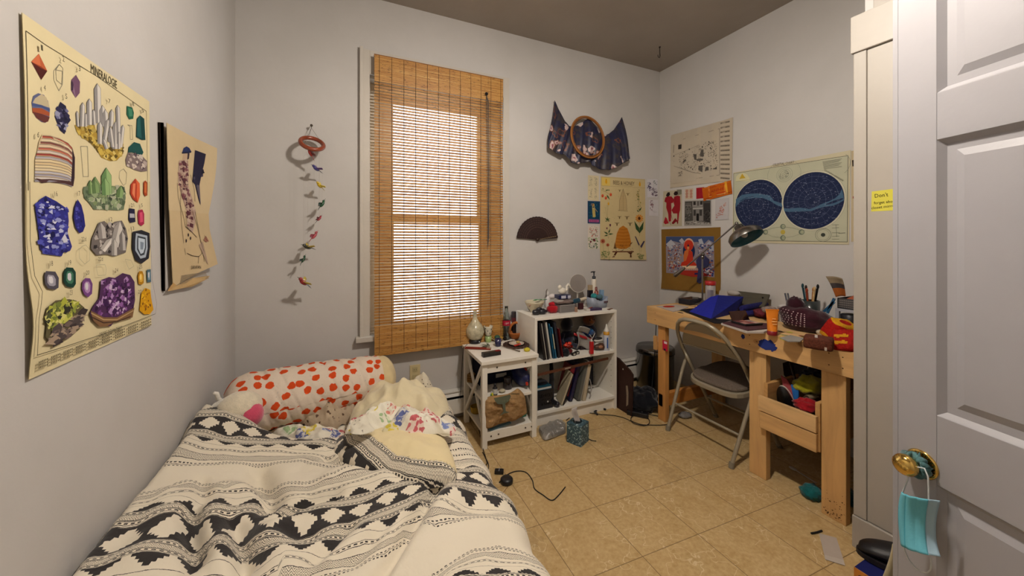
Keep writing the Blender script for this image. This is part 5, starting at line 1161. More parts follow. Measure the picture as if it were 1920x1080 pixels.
one(MB('241a1c').lathe([(.018, 0), (.019, .003), (.019, .19), (.017, .195)], n=20).lathe([(.0193, .10), (.0193, .15)], '5a1c22', n=20, cap=False), 'spray_can', PLAST, 'dark slim can with a red band behind the clay basket', 'can', loc=L3(885, 552))
# clay basket
t = thing('clay_basket', 'small terracotta basket-shaped bowl with a looped handle', 'bowl', L3(915, 582))
MB('a5602e').lathe([(.024, 0), (.030, .003), (.044, .020), (.054, .040), (.058, .052), (.053, .052), (.045, .036), (.02, .012), (0, .010)], n=28, wob=lambda a, z: 1+.09*cos(a*2)*min(1, z/.05)).build('bowl', MATTE, t)
MB('a5602e').tube([(-.052*cos(a), 0, .045+.075*sin(a)**.8) for a in [pi*i/16 for i in range(17)]], [.010]*17, n=10).build('handle', MATTE, t)
one(MB('1e1612').lathe([(.010, 0), (.013, .006), (.012, .02), (.006, .028), (.009, .036), (.008, .045), (0, .049)], n=14), 'small_figurine', MATTE, 'tiny dark brown figurine in front of the soda bottle', 'figurine', loc=L3(738, 612))
t = thing('yellow_bowl', 'small mustard yellow bowl behind the blue votive cup', 'bowl', L3(620, 632))
MB('b08a34').lathe([(.018, 0), (.026, .006), (.036, .022), (.040, .030), (.036, .030), (.022, .010), (0, .008)], n=24).build('bowl', CERAM, t)
MB('3a5a48').ell((-.004, .006, .030), (.022, .02, .016)).build('trinket', MATTE, t)
one(MB('1e1e44').lathe([(.018, 0), (.021, .004), (.025, .052), (.022, .052), (.018, .008), (0, .007)], n=22), 'votive_cup', CERAM, 'dark blue votive cup in front of the yellow bowl', 'cup', loc=L3(620, 712))
t = thing('herb_bundle', 'bundle of grey-green dried leaves tied and fanned on the table', 'herbs', L3(455, 735)); r = random.Random(3)
for i in range(11):
    a = radians(60+14*i); L_ = r.uniform(.045, .065); m = MB(r.choice(['5a5c4c', '6e705c', '45483c'])); d = Vector((cos(a), sin(a), 0)); n_ = Vector((-sin(a), cos(a), 0)); h = r.uniform(.004, .018)
    m.add([(0, 0, .003), tuple(d*L_*.5+n_*.007+Vector((0, 0, h+.004))), tuple(d*L_+Vector((0, 0, h))), tuple(d*L_*.5-n_*.007+Vector((0, 0, h+.002)))], [(0, 1, 2, 3)]); m.build('leaf', MATTE, t, solid=.001)
MB('8a8472').ell((0, 0, .006), (.012, .009, .007)).build('tie', FABRIC, t)
p_ = tp(505, 870); q2 = tp(345, 850); ang = .12
t = thing('incense_box', 'small black incense box with white lettering at the front of the table', 'box', L3(505, 872), rz=.06)
MB('17130f').box((0, 0, .0135), (.125, .034, .027)).build('carton', PLAST, t, bev=.001)
m = MB('c8c0b0'); m.text('Incense  Dragon', .011, Matrix.Translation((.005, -.0174, .007)) @ Matrix.Rotation(pi/2, 4, 'X'), width=.095) if 0 else m.text('- - Nag Incense -', .011, Matrix.Translation((.005, -.0174, .008)) @ Matrix.Rotation(pi/2, 4, 'X'), width=.09); m.build('lettering', PAPER, t)
MB('7a2018').box((.045, -.002, .0275), (.036, .030, .001)).build('flap', PAPER, t)
a_, b_ = tp(60, 755), tp(500, 772); d = b_-a_; 
t = thing('incense_holder', 'long reddish wooden incense holder hanging over the left table edge', 'holder', ((a_.x+b_.x)/2, (a_.y+b_.y)/2, ZT+.001), rz=atan2(d.y, d.x))
MB('7e2a1a').box((0, 0, .004), (d.length, .026, .005)).box((0, .012, .008), (d.length, .003, .006)).box((0, -.012, .008), (d.length, .003, .006)).build('tray', WOODY['x'], t, bev=.001)
MB('c8c0a8').box((d.length*.42, -.003, .009), (.03, .008, .006)).build('incense_stub', MATTE, t)
t = thing('dried_wreath_tray', 'dark woven round tray holding a small plate', 'tray', L3(925, 700)); m = MB('3a2a26'); r = random.Random(6)
for i in range(5): m.tube([((.066+.012*i/4*2)*cos(a)*1.0, (.066+.024*i/4)*sin(a), .004+.004*abs(sin(a*9+i))) for a in [2*pi*k/60 for k in range(60)]], .0045, ['3a2a26', '4a342a', '2c201e'][i % 3], n=6, closed=True)
m.lathe([(0, .002), (.07, .002), (.07, .005), (0, .005)], '33241f', n=30, cap=False); m.build('woven_ring', MATTE, t)
t = thing('painted_plate', 'small patterned white plate on the dark woven tray', 'plate', (lambda q: (q.x, q.y, ZT+.009))(tp(930, 680, ZT+.01)))
m = MB('cfc4b4'); m.lathe([(0, .001), (.035, .001), (.052, .008), (.055, .011), (.050, .011), (.034, .004), (0, .004)], n=30, cap=False)
for i in range(18): a = 2*pi*i/18; m.ell((.046*cos(a), .046*sin(a), .0075), (.004, .004, .003), ['7a2c30', '2c3a5a', '8a5a30'][i % 3], n=6, m=4)
m.build('plate', CERAM, t)
one(MB('b02a1c').box((0, 0, .008), (.062, .014, .010)).box((.034, 0, .008), (.008, .013, .009), 'b0b0b0'), 'cigarette_lighter', PLAST, 'red plastic lighter lying on the patterned plate', 'lighter', loc=(lambda q: (q.x, q.y, ZT+.013))(tp(948, 692, ZT+.02)), rot=(0, 0, .35), bev=.003)
one(MB('c0a060').ell((0, 0, .010), (.014, .012, .009), fn=lambda d: 1+.15*sin(9*d.x)), 'seashell', MATTE, 'small yellow shell on the patterned plate', 'shell', loc=(lambda q: (q.x, q.y, ZT+.012))(tp(955, 648, ZT+.02)))
a_, b_ = tp(690, 728), tp(985, 812)
one(MB('8f877a').tube([(0, 0, .005), tuple((b_-a_)*.6+Vector((0, 0, .005))), tuple(b_-a_+Vector((0, 0, .005)))], [.0015, .003, .0055], n=8), 'palette_knife', METAL, 'thin pale palette knife in front of the woven tray', 'tool', loc=(a_.x, a_.y, ZT+.001))
a_, b_ = tp(500, 640), tp(700, 728)
one(MB('b8ae98').tube([(0, 0, .030), tuple(b_-a_+Vector((0, 0, .004)))], .002, n=6), 'incense_stick', MATTE, 'thin pale stick leaning from the yellow bowl', 'stick', loc=(a_.x, a_.y, ZT+.001))
one(MB('c8b838').ell((0, 0, .012), (.022, .017, .013), fn=lambda d: 1+.12*sin(7*d.x+3*d.y)), 'wax_lump', MATTE, 'yellow lump of wax at the right edge of the table', 'wax', loc=L3(1110, 800))
pc = (MB('1a1614').tube([px(876, 646, z=.57), px(869, 652, z=.54), px(866, 690, y=2.50), px(864, 730, y=2.50), px(862, 745, y=2.5), px(868, 756, z=.02), px(882, 766, z=.01), px(897, 800, z=.01), px(906, 842, z=.01), px(914, 868, z=.01), px(905, 880, z=.01)], .0022, n=6)); pc.v = [q-DIFF.location for q in pc.v]; pc.build('power_cord', RUBBER, DIFF)
# middle shelf
k6 = K(870, 670, 6.35); Zs = .301
def at6(x, y, z=Zs): return L3(x, y, z, k6)
t = thing('wicker_box', 'small wicker box at the left rear of the middle shelf', 'basket', (.80, 2.44, Zs))
m = MB('8a6a3c'); 
for i in range(7): m.lathe([(.035+.001*(i % 2), .004+i*.008), (.038, .008+i*.008), (.035, .012+i*.008)], ['8a6a3c', '6e5028'][i % 2], n=4, sm=False)
m.build('wicker_wall', MATTE, t)
t = thing('navy_box', 'dark navy box with a white address label on the middle shelf', 'box', (.945, 2.42, Zs))
MB('14162c').box((0, 0, .082), (.25, .16, .155)).build('carton', MATTE, t, bev=.003); MB('a8a6a0').box((.035, -.0805, .055), (.080, .001, .026)).build('label', PAPER, t); MB('8f8450').box((-.09, -.0815, .115), (.06, .003, .035)).build('yellow_tag', PAPER, t)
t = thing('small_bottle', 'little white-labelled black bottle on the middle shelf', 'bottle', (.868, 2.175, Zs))
MB('14141a').lathe([(.015, 0), (.016, .003), (.016, .045), (.009, .052), (.008, .062), (.009, .064), (.009, .074), (0, .075)], n=18).build('bottle_body', PLAST, t); MB('c4c2ba').lathe([(.0164, .010), (.0164, .042)], n=18, cap=False).build('label', PAPER, t)
one(MB('2c6a6c').lathe([(.02, 0), (.024, .008), (.024, .04), (.016, .05), (.0, .051)], n=16), 'teal_jar', CERAM, 'teal jar at the left of the middle shelf', 'jar', loc=(.835, 2.30, Zs))
for i, (c, x, lb, rz_) in enumerate((('3f7a34', 858, 'green', .2), ('c0b830', 868, 'yellow', -.25))):
    q = px(x/1.0+56+i*4-2, 742, y=2.155); one(MB(c).box((0, 0, 0), (.012, .009, .060)).box((0, 0, .035), (.011, .008, .012), 'a8a8a8'), lb+'_lighter', PLAST, lb+' plastic lighter propped against the paper bag', 'lighter', loc=(.824+.016*i, 2.135, .300+.006*i), rot=(-.2, .25*(-1)**i, 0), bev=.002)
q = at6(475, 395); one(MB('b0a890').ell((0, 0, .012), (.022, .018, .012)), 'pebble', MATTE, 'pale round pebble beside the little bottle', 'stone', loc=(.925, 2.19, Zs))
one(MB('241c20').lathe([(.03, 0), (.032, .004), (.030, .07), (.024, .08), (0, .081)], n=20), 'dark_jar', CERAM, 'dark jar in the middle of the shelf in front of the navy box', 'jar', loc=(.985, 2.24, Zs))
t = thing('quilted_pouch', 'blue pouch with a red edge on the right of the middle shelf', 'pouch', (1.085, 2.25, Zs), rz=.2)
MB('1c2450').ell((0, 0, .075), (.045, .10, .075), fn=lambda d: 1-.35*max(0, d.z)*abs(d.y)).build('pouch_body', PLAST, t); MB('a8301c').tube([(-.012, -.09, .03), (.008, -.05, .12), (.0, .0, .155), (0, .07, .12)], [.010, .009, .008, .008], n=8).build('pouch_trim', FABRIC, t)
# paper bag hanging over the shelf front
def vblob(outl, Y, thick, col, seed, name, mt, label, cat, wr=.012, n=90, rings=26, ws=14, ridges=.01, wr_=None):
    # outline in photo pixels on the plane y=Y, bulging towards the camera
    P_ = [px(*p, y=Y) for p in outl]; m = blob([(q.x, q.z) for q in P_], 0, thick, col, n=n, rings=rings, p=3, q=2, wr=wr, ws=ws, seed=seed, ridges=ridges, under=.25)
    m.v = [Vector((q.x, Y-q.z, q.y)) for q in m.v]; m.f = [f[::-1] for f in m.f]; xs = [q.x for q in m.v]; zs = [q.z for q in m.v]
    return m, (sum(xs)/len(xs), Y, min(zs))
m, o_ = vblob([k6(*p) for p in S('238,490 330,455 420,450 520,440 600,400 640,360 700,420 720,450 740,560 752,660 690,700 600,745 480,770 400,800 320,830 245,855 235,700')], 2.128, .035, '9a7a52', 3, '', None, '', '')
t = thing('paper_bag', 'crumpled brown paper bag with a green goblet drawn on it', 'bag', o_)
m.v = [q-Vector(o_) for q in m.v]; m.uv = None; KP = CM('kraft_paper', .85, spec=.15, var=.2, vs=18, bmp=.9, bs_=22, bd=.02); m.build('bag', KP, t)
m = MB('5c6250')
def gp(s_, lift=.052): return [tuple(px(*k6(*p), y=2.128-lift)-Vector(o_)) for p in S(s_)]
m.poly(gp('355,485 400,478 500,455 548,442 556,470 530,525 490,550 455,560 400,556 372,525'), '5c6250'); m.poly(gp('458,556 492,550 496,640 545,655 480,668 420,700 462,655 470,640'), '5c6250')
m.poly(gp('560,430 660,432 660,440 560,440'), '3a3428'); m.build('goblet_drawing', PAPER, t)
t = thing('green_jar', 'green glass jar lying on its side on the bottom shelf', 'jar', (1.085, 2.20, .101)); m = MB('1e6a50')
m.M = Matrix.Translation((0, 0, .031)) @ Matrix.Rotation(pi/2, 4, 'X'); m.lathe([(.024, 0), (.029, -.004), (.029, -.09), (0, -.092)], n=22, cap=False); m.lathe([(.020, -.002), (.029, 0), (.029, -.004)], '2c8066', n=22, cap=False); m.lathe([(0, -.012), (.024, -.012)], '16503c', n=22, cap=False); m.build('jar_body', CERAM, t)
one(MB('a88a34').lathe([(.03, 0), (.036, .01), (.040, .045), (.036, .045), (.03, .01)], n=10, sm=False), 'yellow_basket', MATTE, 'small yellow woven basket on the bottom shelf at the left', 'basket', loc=(.815, 2.40, .101))
one(MB('6a8a98').box((0, 0, .004), (.16, .12, .007)), 'blue_notepad', PAPER, 'pale blue notepad flat on the bottom shelf under the bag', 'notepad', loc=(.885, 2.20, .101), rot=(0, 0, .2))
one(MB('c0bcb0').box((0, 0, .06), (.006, .12, .12)), 'white_booklet', PAPER, 'white booklet standing at the right of the bottom shelf', 'book', loc=(1.115, 2.36, .101), rot=(0, .10, 0))
# ------------------------------------------------------------------ bookcase top
kt = K(975, 505, 10.667); ZB = .7605
def bt(x, y, z=ZB): return L3(x, y, z, kt)
t = thing('floral_bowl', 'patterned floral bowl on the left of the bookcase top', 'bowl', bt(290, 850)); m = MB('c8bca0')
m.lathe([(.030, 0), (.034, .006), (.055, .035), (.072, .070), (.075, .080), (.071, .080), (.050, .038), (.02, .012), (0, .011)], n=32); r = random.Random(4)
for i in range(60):
    a, z = r.uniform(0, 2*pi), r.uniform(.012, .06); rr = .036+(z-.006)*.56; m.ell((rr*cos(a)*1.0, rr*sin(a)*1.0, z), (.0045, .0045, .0045), r.choice(['7a2c34', '8a4a44', '3a2c34', '6a7050', '9a5a50']), n=6, m=4)
m.build('bowl', CERAM, t)
t = thing('plastic_sprig', 'sprig of green plastic leaves lying in the floral bowl', 'plant', (lambda q: (q[0], q[1], ZB+.080))(bt(400, 830)))
for i in range(7):
    a = -.5+.25*i; m = MB(['2c6a40', '3f8050', 'a8c0a0'][i % 3]); m.ell((.014*(i-3), .006*sin(i*2), .004+.003*(i % 2)), (.020, .006, .003)); m.build('leaf', PLAST, t)
t = thing('claw_clip', 'glossy black hair claw clip hanging over the bookcase front edge', 'hair clip', bt(390, 905))
for s_ in (-1, 1): MB('14141c').ell((s_*.026, 0, .020), (.036, .022, .020), fn=lambda d: 1+.10*sin(8*d.x)).build('claw', PLAST, t)
MB('14141c').ell((0, .004, .040), (.024, .016, .012)).build('grip', PLAST, t)
one(MB('a01420').ell((0, 0, .028), (.044, .034, .030), fn=lambda d: 1+.14*sin(5*d.x+2)*cos(6*d.y)).ell((0, .006, .062), (.026, .022, .018), fn=lambda d: 1+.1*sin(6*d.x)), 'red_cloth', FABRIC, 'bright red crumpled cloth beside the black claw clip', 'cloth', loc=bt(650, 868))
t = thing('white_figurine', 'small white figurine lying behind the red cloth', 'figurine', bt(560, 790)); MB('cfc8c4').ell((0, 0, .05), (.024, .022, .05)).build('body', CERAM, t); MB('cfc4c0').ell((.040, 0, .094), (.032, .022, .022)).build('head', CERAM, t)
t = thing('ring_stand', 'thin metal ring stand with a white blossom', 'stand', bt(525, 760)); MB('6a6058').tube([(0, 0, 0), (0, 0, .13), (.01, 0, .145)], .0035, n=6).build('rod', METAL, t); MB('c8c4c0').ell((.014, -.004, .105), (.014, .01, .022)).build('blossom', MATTE, t)
t = thing('wicker_tray_basket', 'grey perforated basket on the bookcase top', 'basket', bt(895, 835), rz=.0); m = MB('7f7a78'); bx, byy, bz = .150, .11, .055
for sx in (-1, 1): m.box((sx*bx/2, 0, bz/2), (.003, byy, bz))
for sy in (-1, 1): m.box((0, sy*byy/2, bz/2), (bx, .003, bz))
m.box((0, 0, .002), (bx, byy, .003))
for i in range(13):
    for j in range(4): m.box((-bx/2+.012+i*.0105, -byy/2-.0017, .010+j*.0115), (.0055, .0006, .0065), '2a2826')
m.box((0, -byy/2, bz+.001), (bx+.004, .006, .004), '8f8a88'); m.build('basket_body', PLAST, t)
one(MB('6a5a54').ell((-.01, 0, .072), (.085, .05, .022), fn=lambda d: 1+.1*sin(7*d.x)).ell((-.05, 0, .078), (.05, .04, .018), '8f8680'), 'scarf_bundle', FABRIC, 'greyish brown cloth stuffed in the perforated basket', 'cloth', loc=bt(895, 835))
q = bt(895, 835); zb = ZB+.098
t = thing('card_box', 'small navy and white boxed card deck under the swan figurine', 'box', (q[0]-.015, q[1]+.005, zb), rz=-.05)
MB('1c2048').box((0, 0, .014), (.105, .07, .028)).build('carton', PLAST, t, bev=.001); MB('b8b8c4').box((-.012, -.0355, .014), (.040, .001, .021)).box((.036, -.0355, .014), (.026, .001, .021)).build('white_panel', PAPER, t)
t = thing('swan_figurine', 'white porcelain swan figurine on the navy box', 'figurine', (q[0]+.0, q[1]+.01, zb+.0285)); MB('d4cec0').ell((-.016, 0, .026), (.034, .022, .026), fn=lambda d: 1+.25*max(0, -d.x)*max(0, d.z)).build('body', CERAM, t)
MB('d4cec0').tube([(.010, 0, .022), (.026, 0, .04), (.024, 0, .062), (.036, 0, .074), (.050, 0, .062), (.056, 0, .044)], [.013, .010, .008, .009, .009, .004], n=10).build('neck', CERAM, t)
MB('cfc8b8').ell((-.038, 0, .052), (.016, .015, .022)).build('tail', CERAM, t)
# mirror
q = px(1084, 531, y=2.47); t = thing('oval_mirror', 'round tilting table mirror with a white rim', 'mirror', (q.x, q.y, ZB)); zz_ = q.z-ZB; m = MB('b8b0a8')
RM = Matrix.Translation((0, 0, zz_)) @ Euler((radians(83), 0, radians(-30))).to_matrix().to_4x4()
MIR = CM('mirror_glass', .02, metal=1); m.M = RM @ Matrix.Diagonal((.94, 1.04, 1, 1)); m.lathe([(0, .004), (.069, .004)], '9a9490', n=40, cap=False); m.build('mirror_face', MIR, t)
m = MB('c4beb4'); m.M = RM @ Matrix.Diagonal((.94, 1.04, 1, 1)); m.lathe([(0, -.004), (.072, -.004), (.074, .002), (.070, .006), (.069, .004)], n=40, cap=False); m.build('mirror_frame', CERAM, t)
MB('c4beb4').tube([(0, .008, zz_-.07), (0, .012, .012)], .006, n=8).lathe([(.045, 0), (.045, .006), (.012, .012)], n=24).build('stand', CERAM, t)
a_ = px(1056, 571, y=2.33); b_ = px(1099, 559, y=2.36); d = b_-a_
t = thing('hair_brush', 'white handled brush with a dark teal band lying across the basket', 'brush', a_); ax_ = d.normalized(); 
MB('cdbfa8').tube([(0, 0, 0), d*.45], [.003, .009], n=10).tube([d*.62, d*.98, d*1.0], [.012, .013, .009], n=10).build('handle', PLAST, t); MB('16384a').tube([d*.38, d*.44, d*.66, d*.70], [.012, .018, .019, .014], n=12).build('band', FABRIC, t)
t = thing('pump_bottle', 'tall white pump bottle with a black pump on the bookcase', 'bottle', (px(1103, 572, z=ZB).x, 2.40, ZB)); hh = px(1103.5, 523, y=2.40).z-ZB; ht2 = px(1103.5, 511, y=2.40).z-ZB
MB('c8bfb0').lathe([(.018, 0), (.020, .004), (.020, hh-.012), (.012, hh)], n=20).build('bottle_body', PLAST, t); MB('14161e').lathe([(.014, hh-.002), (.014, hh+.018), (.005, hh+.022), (.005, ht2), (.012, ht2+.002), (.012, ht2+.008), (0, ht2+.008)], n=16).tube([(0, 0, ht2+.004), (-.035, -.012, ht2+.005), (-.040, -.014, ht2)], [.006, .004, .003], n=8).build('pump', PLAST, t)
# storage bin with toiletries
q = bt(1620, 775); BX, BY = q[0]-.005, q[1]+.045
t = thing('toiletry_bin', 'pale grey open plastic bin full of toiletries at the right end', 'bin', (BX, BY, ZB)); m = MB('8f96a4'); w0, w1, dd_, hb = .075, .088, .055, .085
def ringr(w_, d_, z, n=28): return [(w_*(abs(cos(a))**.5)*(1 if cos(a) > 0 else -1), d_*(abs(sin(a))**.5)*(1 if sin(a) > 0 else -1), z) for a in [2*pi*i/n for i in range(n)]]
rg = [ringr(w0, .048, 0), ringr(w1, dd_, hb), ringr(w1-.003, dd_-.003, hb), ringr(w0-.003, .045, .004)]; v = [p for g in rg for p in g]; f = [(i*28+k, i*28+(k+1)%28, (i+1)*28+(k+1)%28, (i+1)*28+k) for i in range(3) for k in range(28)]
for i, p in enumerate(v):
    if abs(p[2]-hb) < 1e-6 and p[1] < -.03: v[i] = (p[0], p[1], p[2]-.028*max(0, 1-(p[0]/.06)**2))
m.add(v, f+[list(range(28))[::-1], list(range(84, 112))], None, True); m.build('bin_body', PLAST, t)
MB('5a4448').box((.045, -.056, .048), (.040, .0015, .014)).build('label', PAPER, t)
def tubeitem(x, y, h, r_, c, nm_, lb, cat, cap=None, z0=.006, sq=False, tilt=(0, 0, 0), ch=.02):
    t = thing(nm_, lb, cat, (x, y, ZB+z0), rot=tilt); m = MB(c)
    if sq: m.box((0, 0, h/2), (r_*2, r_*1.2, h))
    else: m.lathe([(r_*.95, 0), (r_, .003), (r_, h-.006), (r_*.6, h)], n=16)
    m.build('container', PLAST, t, bev=.0015 if sq else 0)
    if cap: MB(cap).lathe([(r_*.62, h), (r_*.62, h+ch), (0, h+ch)], n=14).build('cap', PLAST, t)
tubeitem(BX-.045, BY+.03, .13, .020, '16141c', 'black_carton', 'small black carton with a tan top standing in the toiletry bin', 'box', None, sq=True); one(MB('a08c70').box((0, 0, .02), (.034, .02, .04)), 'tan_bottle', PLAST, 'tan bottle top rising above the black carton', 'bottle', loc=(BX-.045, BY+.03, ZB+.137))
tubeitem(BX+.008, BY+.012, .125, .018, '7a3c30', 'brown_bottle', 'red-brown bottle standing tallest in the toiletry bin', 'bottle', '6a3028', ch=.03, tilt=(0, -.06, 0)); tubeitem(BX+.044, BY+.006, .13, .017, '7a9ab8', 'blue_tube', 'light blue tube in the toiletry bin', 'tube', None, sq=True, tilt=(0, .06, 0)); tubeitem(BX+.068, BY+.024, .09, .009, '3a6a58', 'green_stick', 'small green stick with a white cap at the right of the bin', 'tube', 'c8ccc8', ch=.028)
one(MB('2a7a7c').ell((0, 0, 0), (.028, .022, .022), fn=lambda d: 1+.15*sin(11*d.x)*cos(9*d.z)), 'teal_scrunchie', FABRIC, 'teal hair scrunchie on top of the toiletry bin', 'scrunchie', loc=(BX-.045, BY-.022, ZB+.095))
one(MB('4a6a74').ell((0, 0, 0), (.034, .022, .020), fn=lambda d: 1+.15*sin(13*d.x)*cos(9*d.z)), 'grey_scrunchie', FABRIC, 'grey-blue hair scrunchie on top of the toiletry bin', 'scrunchie', loc=(BX+.002, BY-.026, ZB+.086))
tubeitem(*bt(1385, 705)[:2], .13, .013, 'a86028', 'amber_spray', 'slim amber spray bottle with an orange top beside the pump bottle', 'bottle', 'c04028', z0=0, ch=.035)
tubeitem(*bt(1120, 850)[:2], .038, .012, '8a6a54', 'nail_polish', 'little tan polish bottle on the bookcase front edge', 'bottle', '3a2a28', z0=0, ch=.022)
tubeitem(*bt(1210, 800)[:2], .05, .020, '3a141c', 'maroon_box', 'dark maroon cube box beside the little tan bottle', 'box', None, z0=0, sq=True)
tubeitem(*bt(1080, 800)[:2], .045, .012, '1c1418', 'dark_vial', 'black vial at the right end of the perforated basket', 'bottle', None, z0=0)
tubeitem(*bt(1150, 640)[:2], .085, .011, '8aa0a0', 'clear_vial', 'slim pale green vial behind the white brush', 'bottle', '4a7a78', z0=0)
t = thing('flat_carton', 'flat purple and white carton near the bookcase front edge', 'box', bt(1440, 818), rz=-.08); MB('c4bcb4').box((-.045, 0, .008), (.03, .045, .016)).build('carton_end', PAPER, t); MB('342448').box((.022, 0, .008), (.105, .045, .016)).build('carton', PLAST, t); MB('8a4a4a').box((-.01, .002, .019), (.05, .012, .005), rot=(0, 0, .6)).build('stick', MATTE, t)
one(MB('7a5a44').box((0, 0, .003), (.055, .012, .004), rot=(0, 0, .2)).box((-.02, -.016, .003), (.012, .012, .005), '5a3a38'), 'small_trinkets', MATTE, 'little brown trinkets at the far right corner of the bookcase top', 'trinket', loc=bt(1800, 800))
# ------------------------------------------------------------------ bookcase shelves
Z1, Z2 = .4525, .1005
def bookx(u, v, Y=2.235): return px(u, v, y=Y).x
def book(x, w_, h, d, lean, cols, name, label, cat, z=Z1, y=2.232, title=None, group=None, lift=0):
    # x = left foot on the shelf, leaning by `lean` (negative leans left); cover + page block
    t = thing(name, label, cat, (x, y, z+lift), rot=(0, lean, 0), group=group)
    up = w_*sin(abs(lean)) if lean > 0 else 0
    off = Vector((0, 0, up)) if lean > 0 else Vector((0, 0, 0))
    m = MB(cols[0]); m.bb(0, .0022, 0, d, up, h+up); m.bb(w_-.0022, w_, 0, d, up, h+up)
    if len(cols) < 3: m.bb(0, w_, 0, .0025, up, h+up)
    m.build('cover', PLAST, t); MB(cols[1]).bb(.0023, w_-.0023, .003, d-.004, .003+up, h-.003+up).build('pages', PAPER, t)
    if title: MB(title).bb(.25*w_, .75*w_, -.0006, .0002, up+h*.3, up+h*.8).build('spine_label', PAPER, t)
k3 = K(1000, 585, 10.286)
bks = [(200, .022, .272, '17161a', '2a282c', None, 'tall black binder leaning furthest left on the middle shelf'), (245, .011, .262, 'a8a49c', 'b8b4ac', None, 'grey-white folder beside the leftmost black binder'), (275, .013, .272, '1a1820', '2a2830', None, 'thin black folder between the grey and white folders'),
       (328, .016, .268, 'c4c0b8', 'c8c4bc', None, 'white ring binder, the brightest spine on the middle shelf'), (392, .010, .255, '1c5a7c', '9ab0b8', None, 'teal paperback beside the white ring binder'), (425, .014, .225, '2a6a8c', 'a8a89c', 'b8b090', 'shorter illustrated blue book with a pale spine panel'), (480, .022, .262, '22242e', '34343c', None, 'thick charcoal book right of the illustrated blue book'), (560, .010, .212, '6a141c', 'b0a8a8', None, 'thin dark red book, last of the leaning row')]
xq = 1.204
LEAN = -.17
for i, (x, w_, h, c1, c2, tt, lb) in enumerate(bks):
    xb = bookx(1000+x/10.286, 585+915/10.286)
    book(xb-.002, w_, h, .20, -.16-.012*i*0, (c1, c2), 'book', lb, 'book', title=tt, group='leaning books on the middle shelf')
# dark plush doll
t = thing('dark_plush_doll', 'navy and black plush doll sitting in the middle of the shelf', 'soft toy', (1.572, 2.41, Z1))
MB('12142a').ell((0, 0, .075), (.060, .05, .080)).build('body', PLUSH, t); MB('121322').ell((-.004, 0, .185), (.050, .045, .058)).build('head', PLUSH, t)
for s_ in (-1, 1): MB('12142a').tube([(s_*.045, -.01, .12), (s_*.075, -.03, .07), (s_*.06, -.06, .04)], [.018, .016, .014], n=8).build('arm', PLUSH, t); MB('151a30').tube([(s_*.03, -.02, .03), (s_*.045, -.08, .022)], [.022, .020], n=8).build('leg', PLUSH, t)
t = thing('red_tinsel', 'shiny red ribbon bow in front of the dark plush doll', 'ribbon', (1.495, 2.28, Z1)); r = random.Random(5)
for i in range(7): a = r.uniform(0, 6.3); m = MB(r.choice(['a01c14', 'c83a24', '7a1410'])); m.ell((.022*cos(a), .018*sin(a), .055+r.uniform(-.02, .025)), (.020, .012, .012)); m.build('loop', CHROME if i % 3 == 0 else PLAST, t)
MB('5a1414').ell((.0, 0, .022), (.035, .03, .022)).build('base', FABRIC, t)
one(MB('14141a').ell((0, 0, .028), (.036, .026, .030), fn=lambda d: 1+.12*sin(6*d.x)), 'black_pouch', FABRIC, 'small black pouch at the front of the middle shelf', 'pouch', loc=(1.445, 2.25, Z1), rot=(0, .2, 0))
for i, (x, y) in enumerate(((1.515, 2.238), (1.555, 2.255))):
    t = thing('framed_charm', ('nearer', 'farther')[i]+' of two tiny framed charms on the shelf edge', 'charm', (x, y, Z1), rz=.1); MB('2a2622').box((0, 0, .010), (.030, .022, .019)).build('frame', MATTE, t); MB('b8b4a8').box((-.002, -.0115, .011), (.018, .001, .010)).build('charm_face', PAPER, t)
t = thing('magazine', 'grey curled magazine leaning across the middle shelf', 'magazine', (1.655, 2.33, Z1)); m = MB('8a8682')
m.grid(lambda u, v: (-.075+.14*u+.02*sin(v*3), -.03+.02*sin(u*4), .015+.13*v-.05*u*v+.02*sin(u*5)), 10, 8); m.build('page', PAPER, t, solid=.003); MB('9a1c24').grid(lambda u, v: (-.09+.17*u, -.02, .125-.065*u+.02*v), 8, 2).build('red_cover', PLAST, t, solid=.004)
MB('9a9894').grid(lambda u, v: (-.06+.10*u, -.02-.03*v, .150+.045*v-.03*u*u), 8, 6).build('newspaper_fold', PAPER, t, solid=.004)
one(MB('1c3a6a').ell((0, 0, .02), (.055, .045, .032), fn=lambda d: 1+.15*sin(6*d.x+2)).ell((.02, 0, .03), (.03, .03, .025), '1c5a8a'), 'blue_cloth', FABRIC, 'bright blue cloth behind the red bottle', 'cloth', loc=(1.72, 2.35, Z1+.10))
one(MB('2a2024').box((0, 0, .05), (.13, .08, .098)), 'dark_box', MATTE, 'dark cardboard box under the bright blue cloth', 'box', loc=(1.70, 2.36, Z1))
t = thing('red_bottle', 'red plastic bottle tied with a white string bow', 'bottle', (px(1109, 664, z=Z1).x, px(1109, 664, z=Z1).y, Z1)); MB('b01c20').box((0, 0, .048), (.028, .022, .092)).build('bottle_body', PLAST, t, bev=.004); MB('c8c4b8').lathe([(.008, .095), (.006, .11), (0, .118)], n=12).build('nozzle', PLAST, t)
MB('c8c4c0').tube([(-.022, -.008, .150), (-.008, -.010, .128), (0, -.010, .118), (.010, -.010, .132), (.026, -.008, .155)], .0022, n=6).build('string_bow', FABRIC, t)
t = thing('teddy_bear', 'brown teddy bear in a navy outfit at the back of the middle shelf', 'soft toy', (1.79, 2.43, Z1))
MB('161a3c').ell((0, 0, .085), (.075, .055, .088)).build('outfit', PLUSH, t); MB('6a3a1c').ell((-.01, -.015, .205), (.058, .048, .054)).build('head', PLUSH, t); MB('8a5428').ell((-.014, -.058, .193), (.022, .016, .017)).build('muzzle', PLUSH, t)
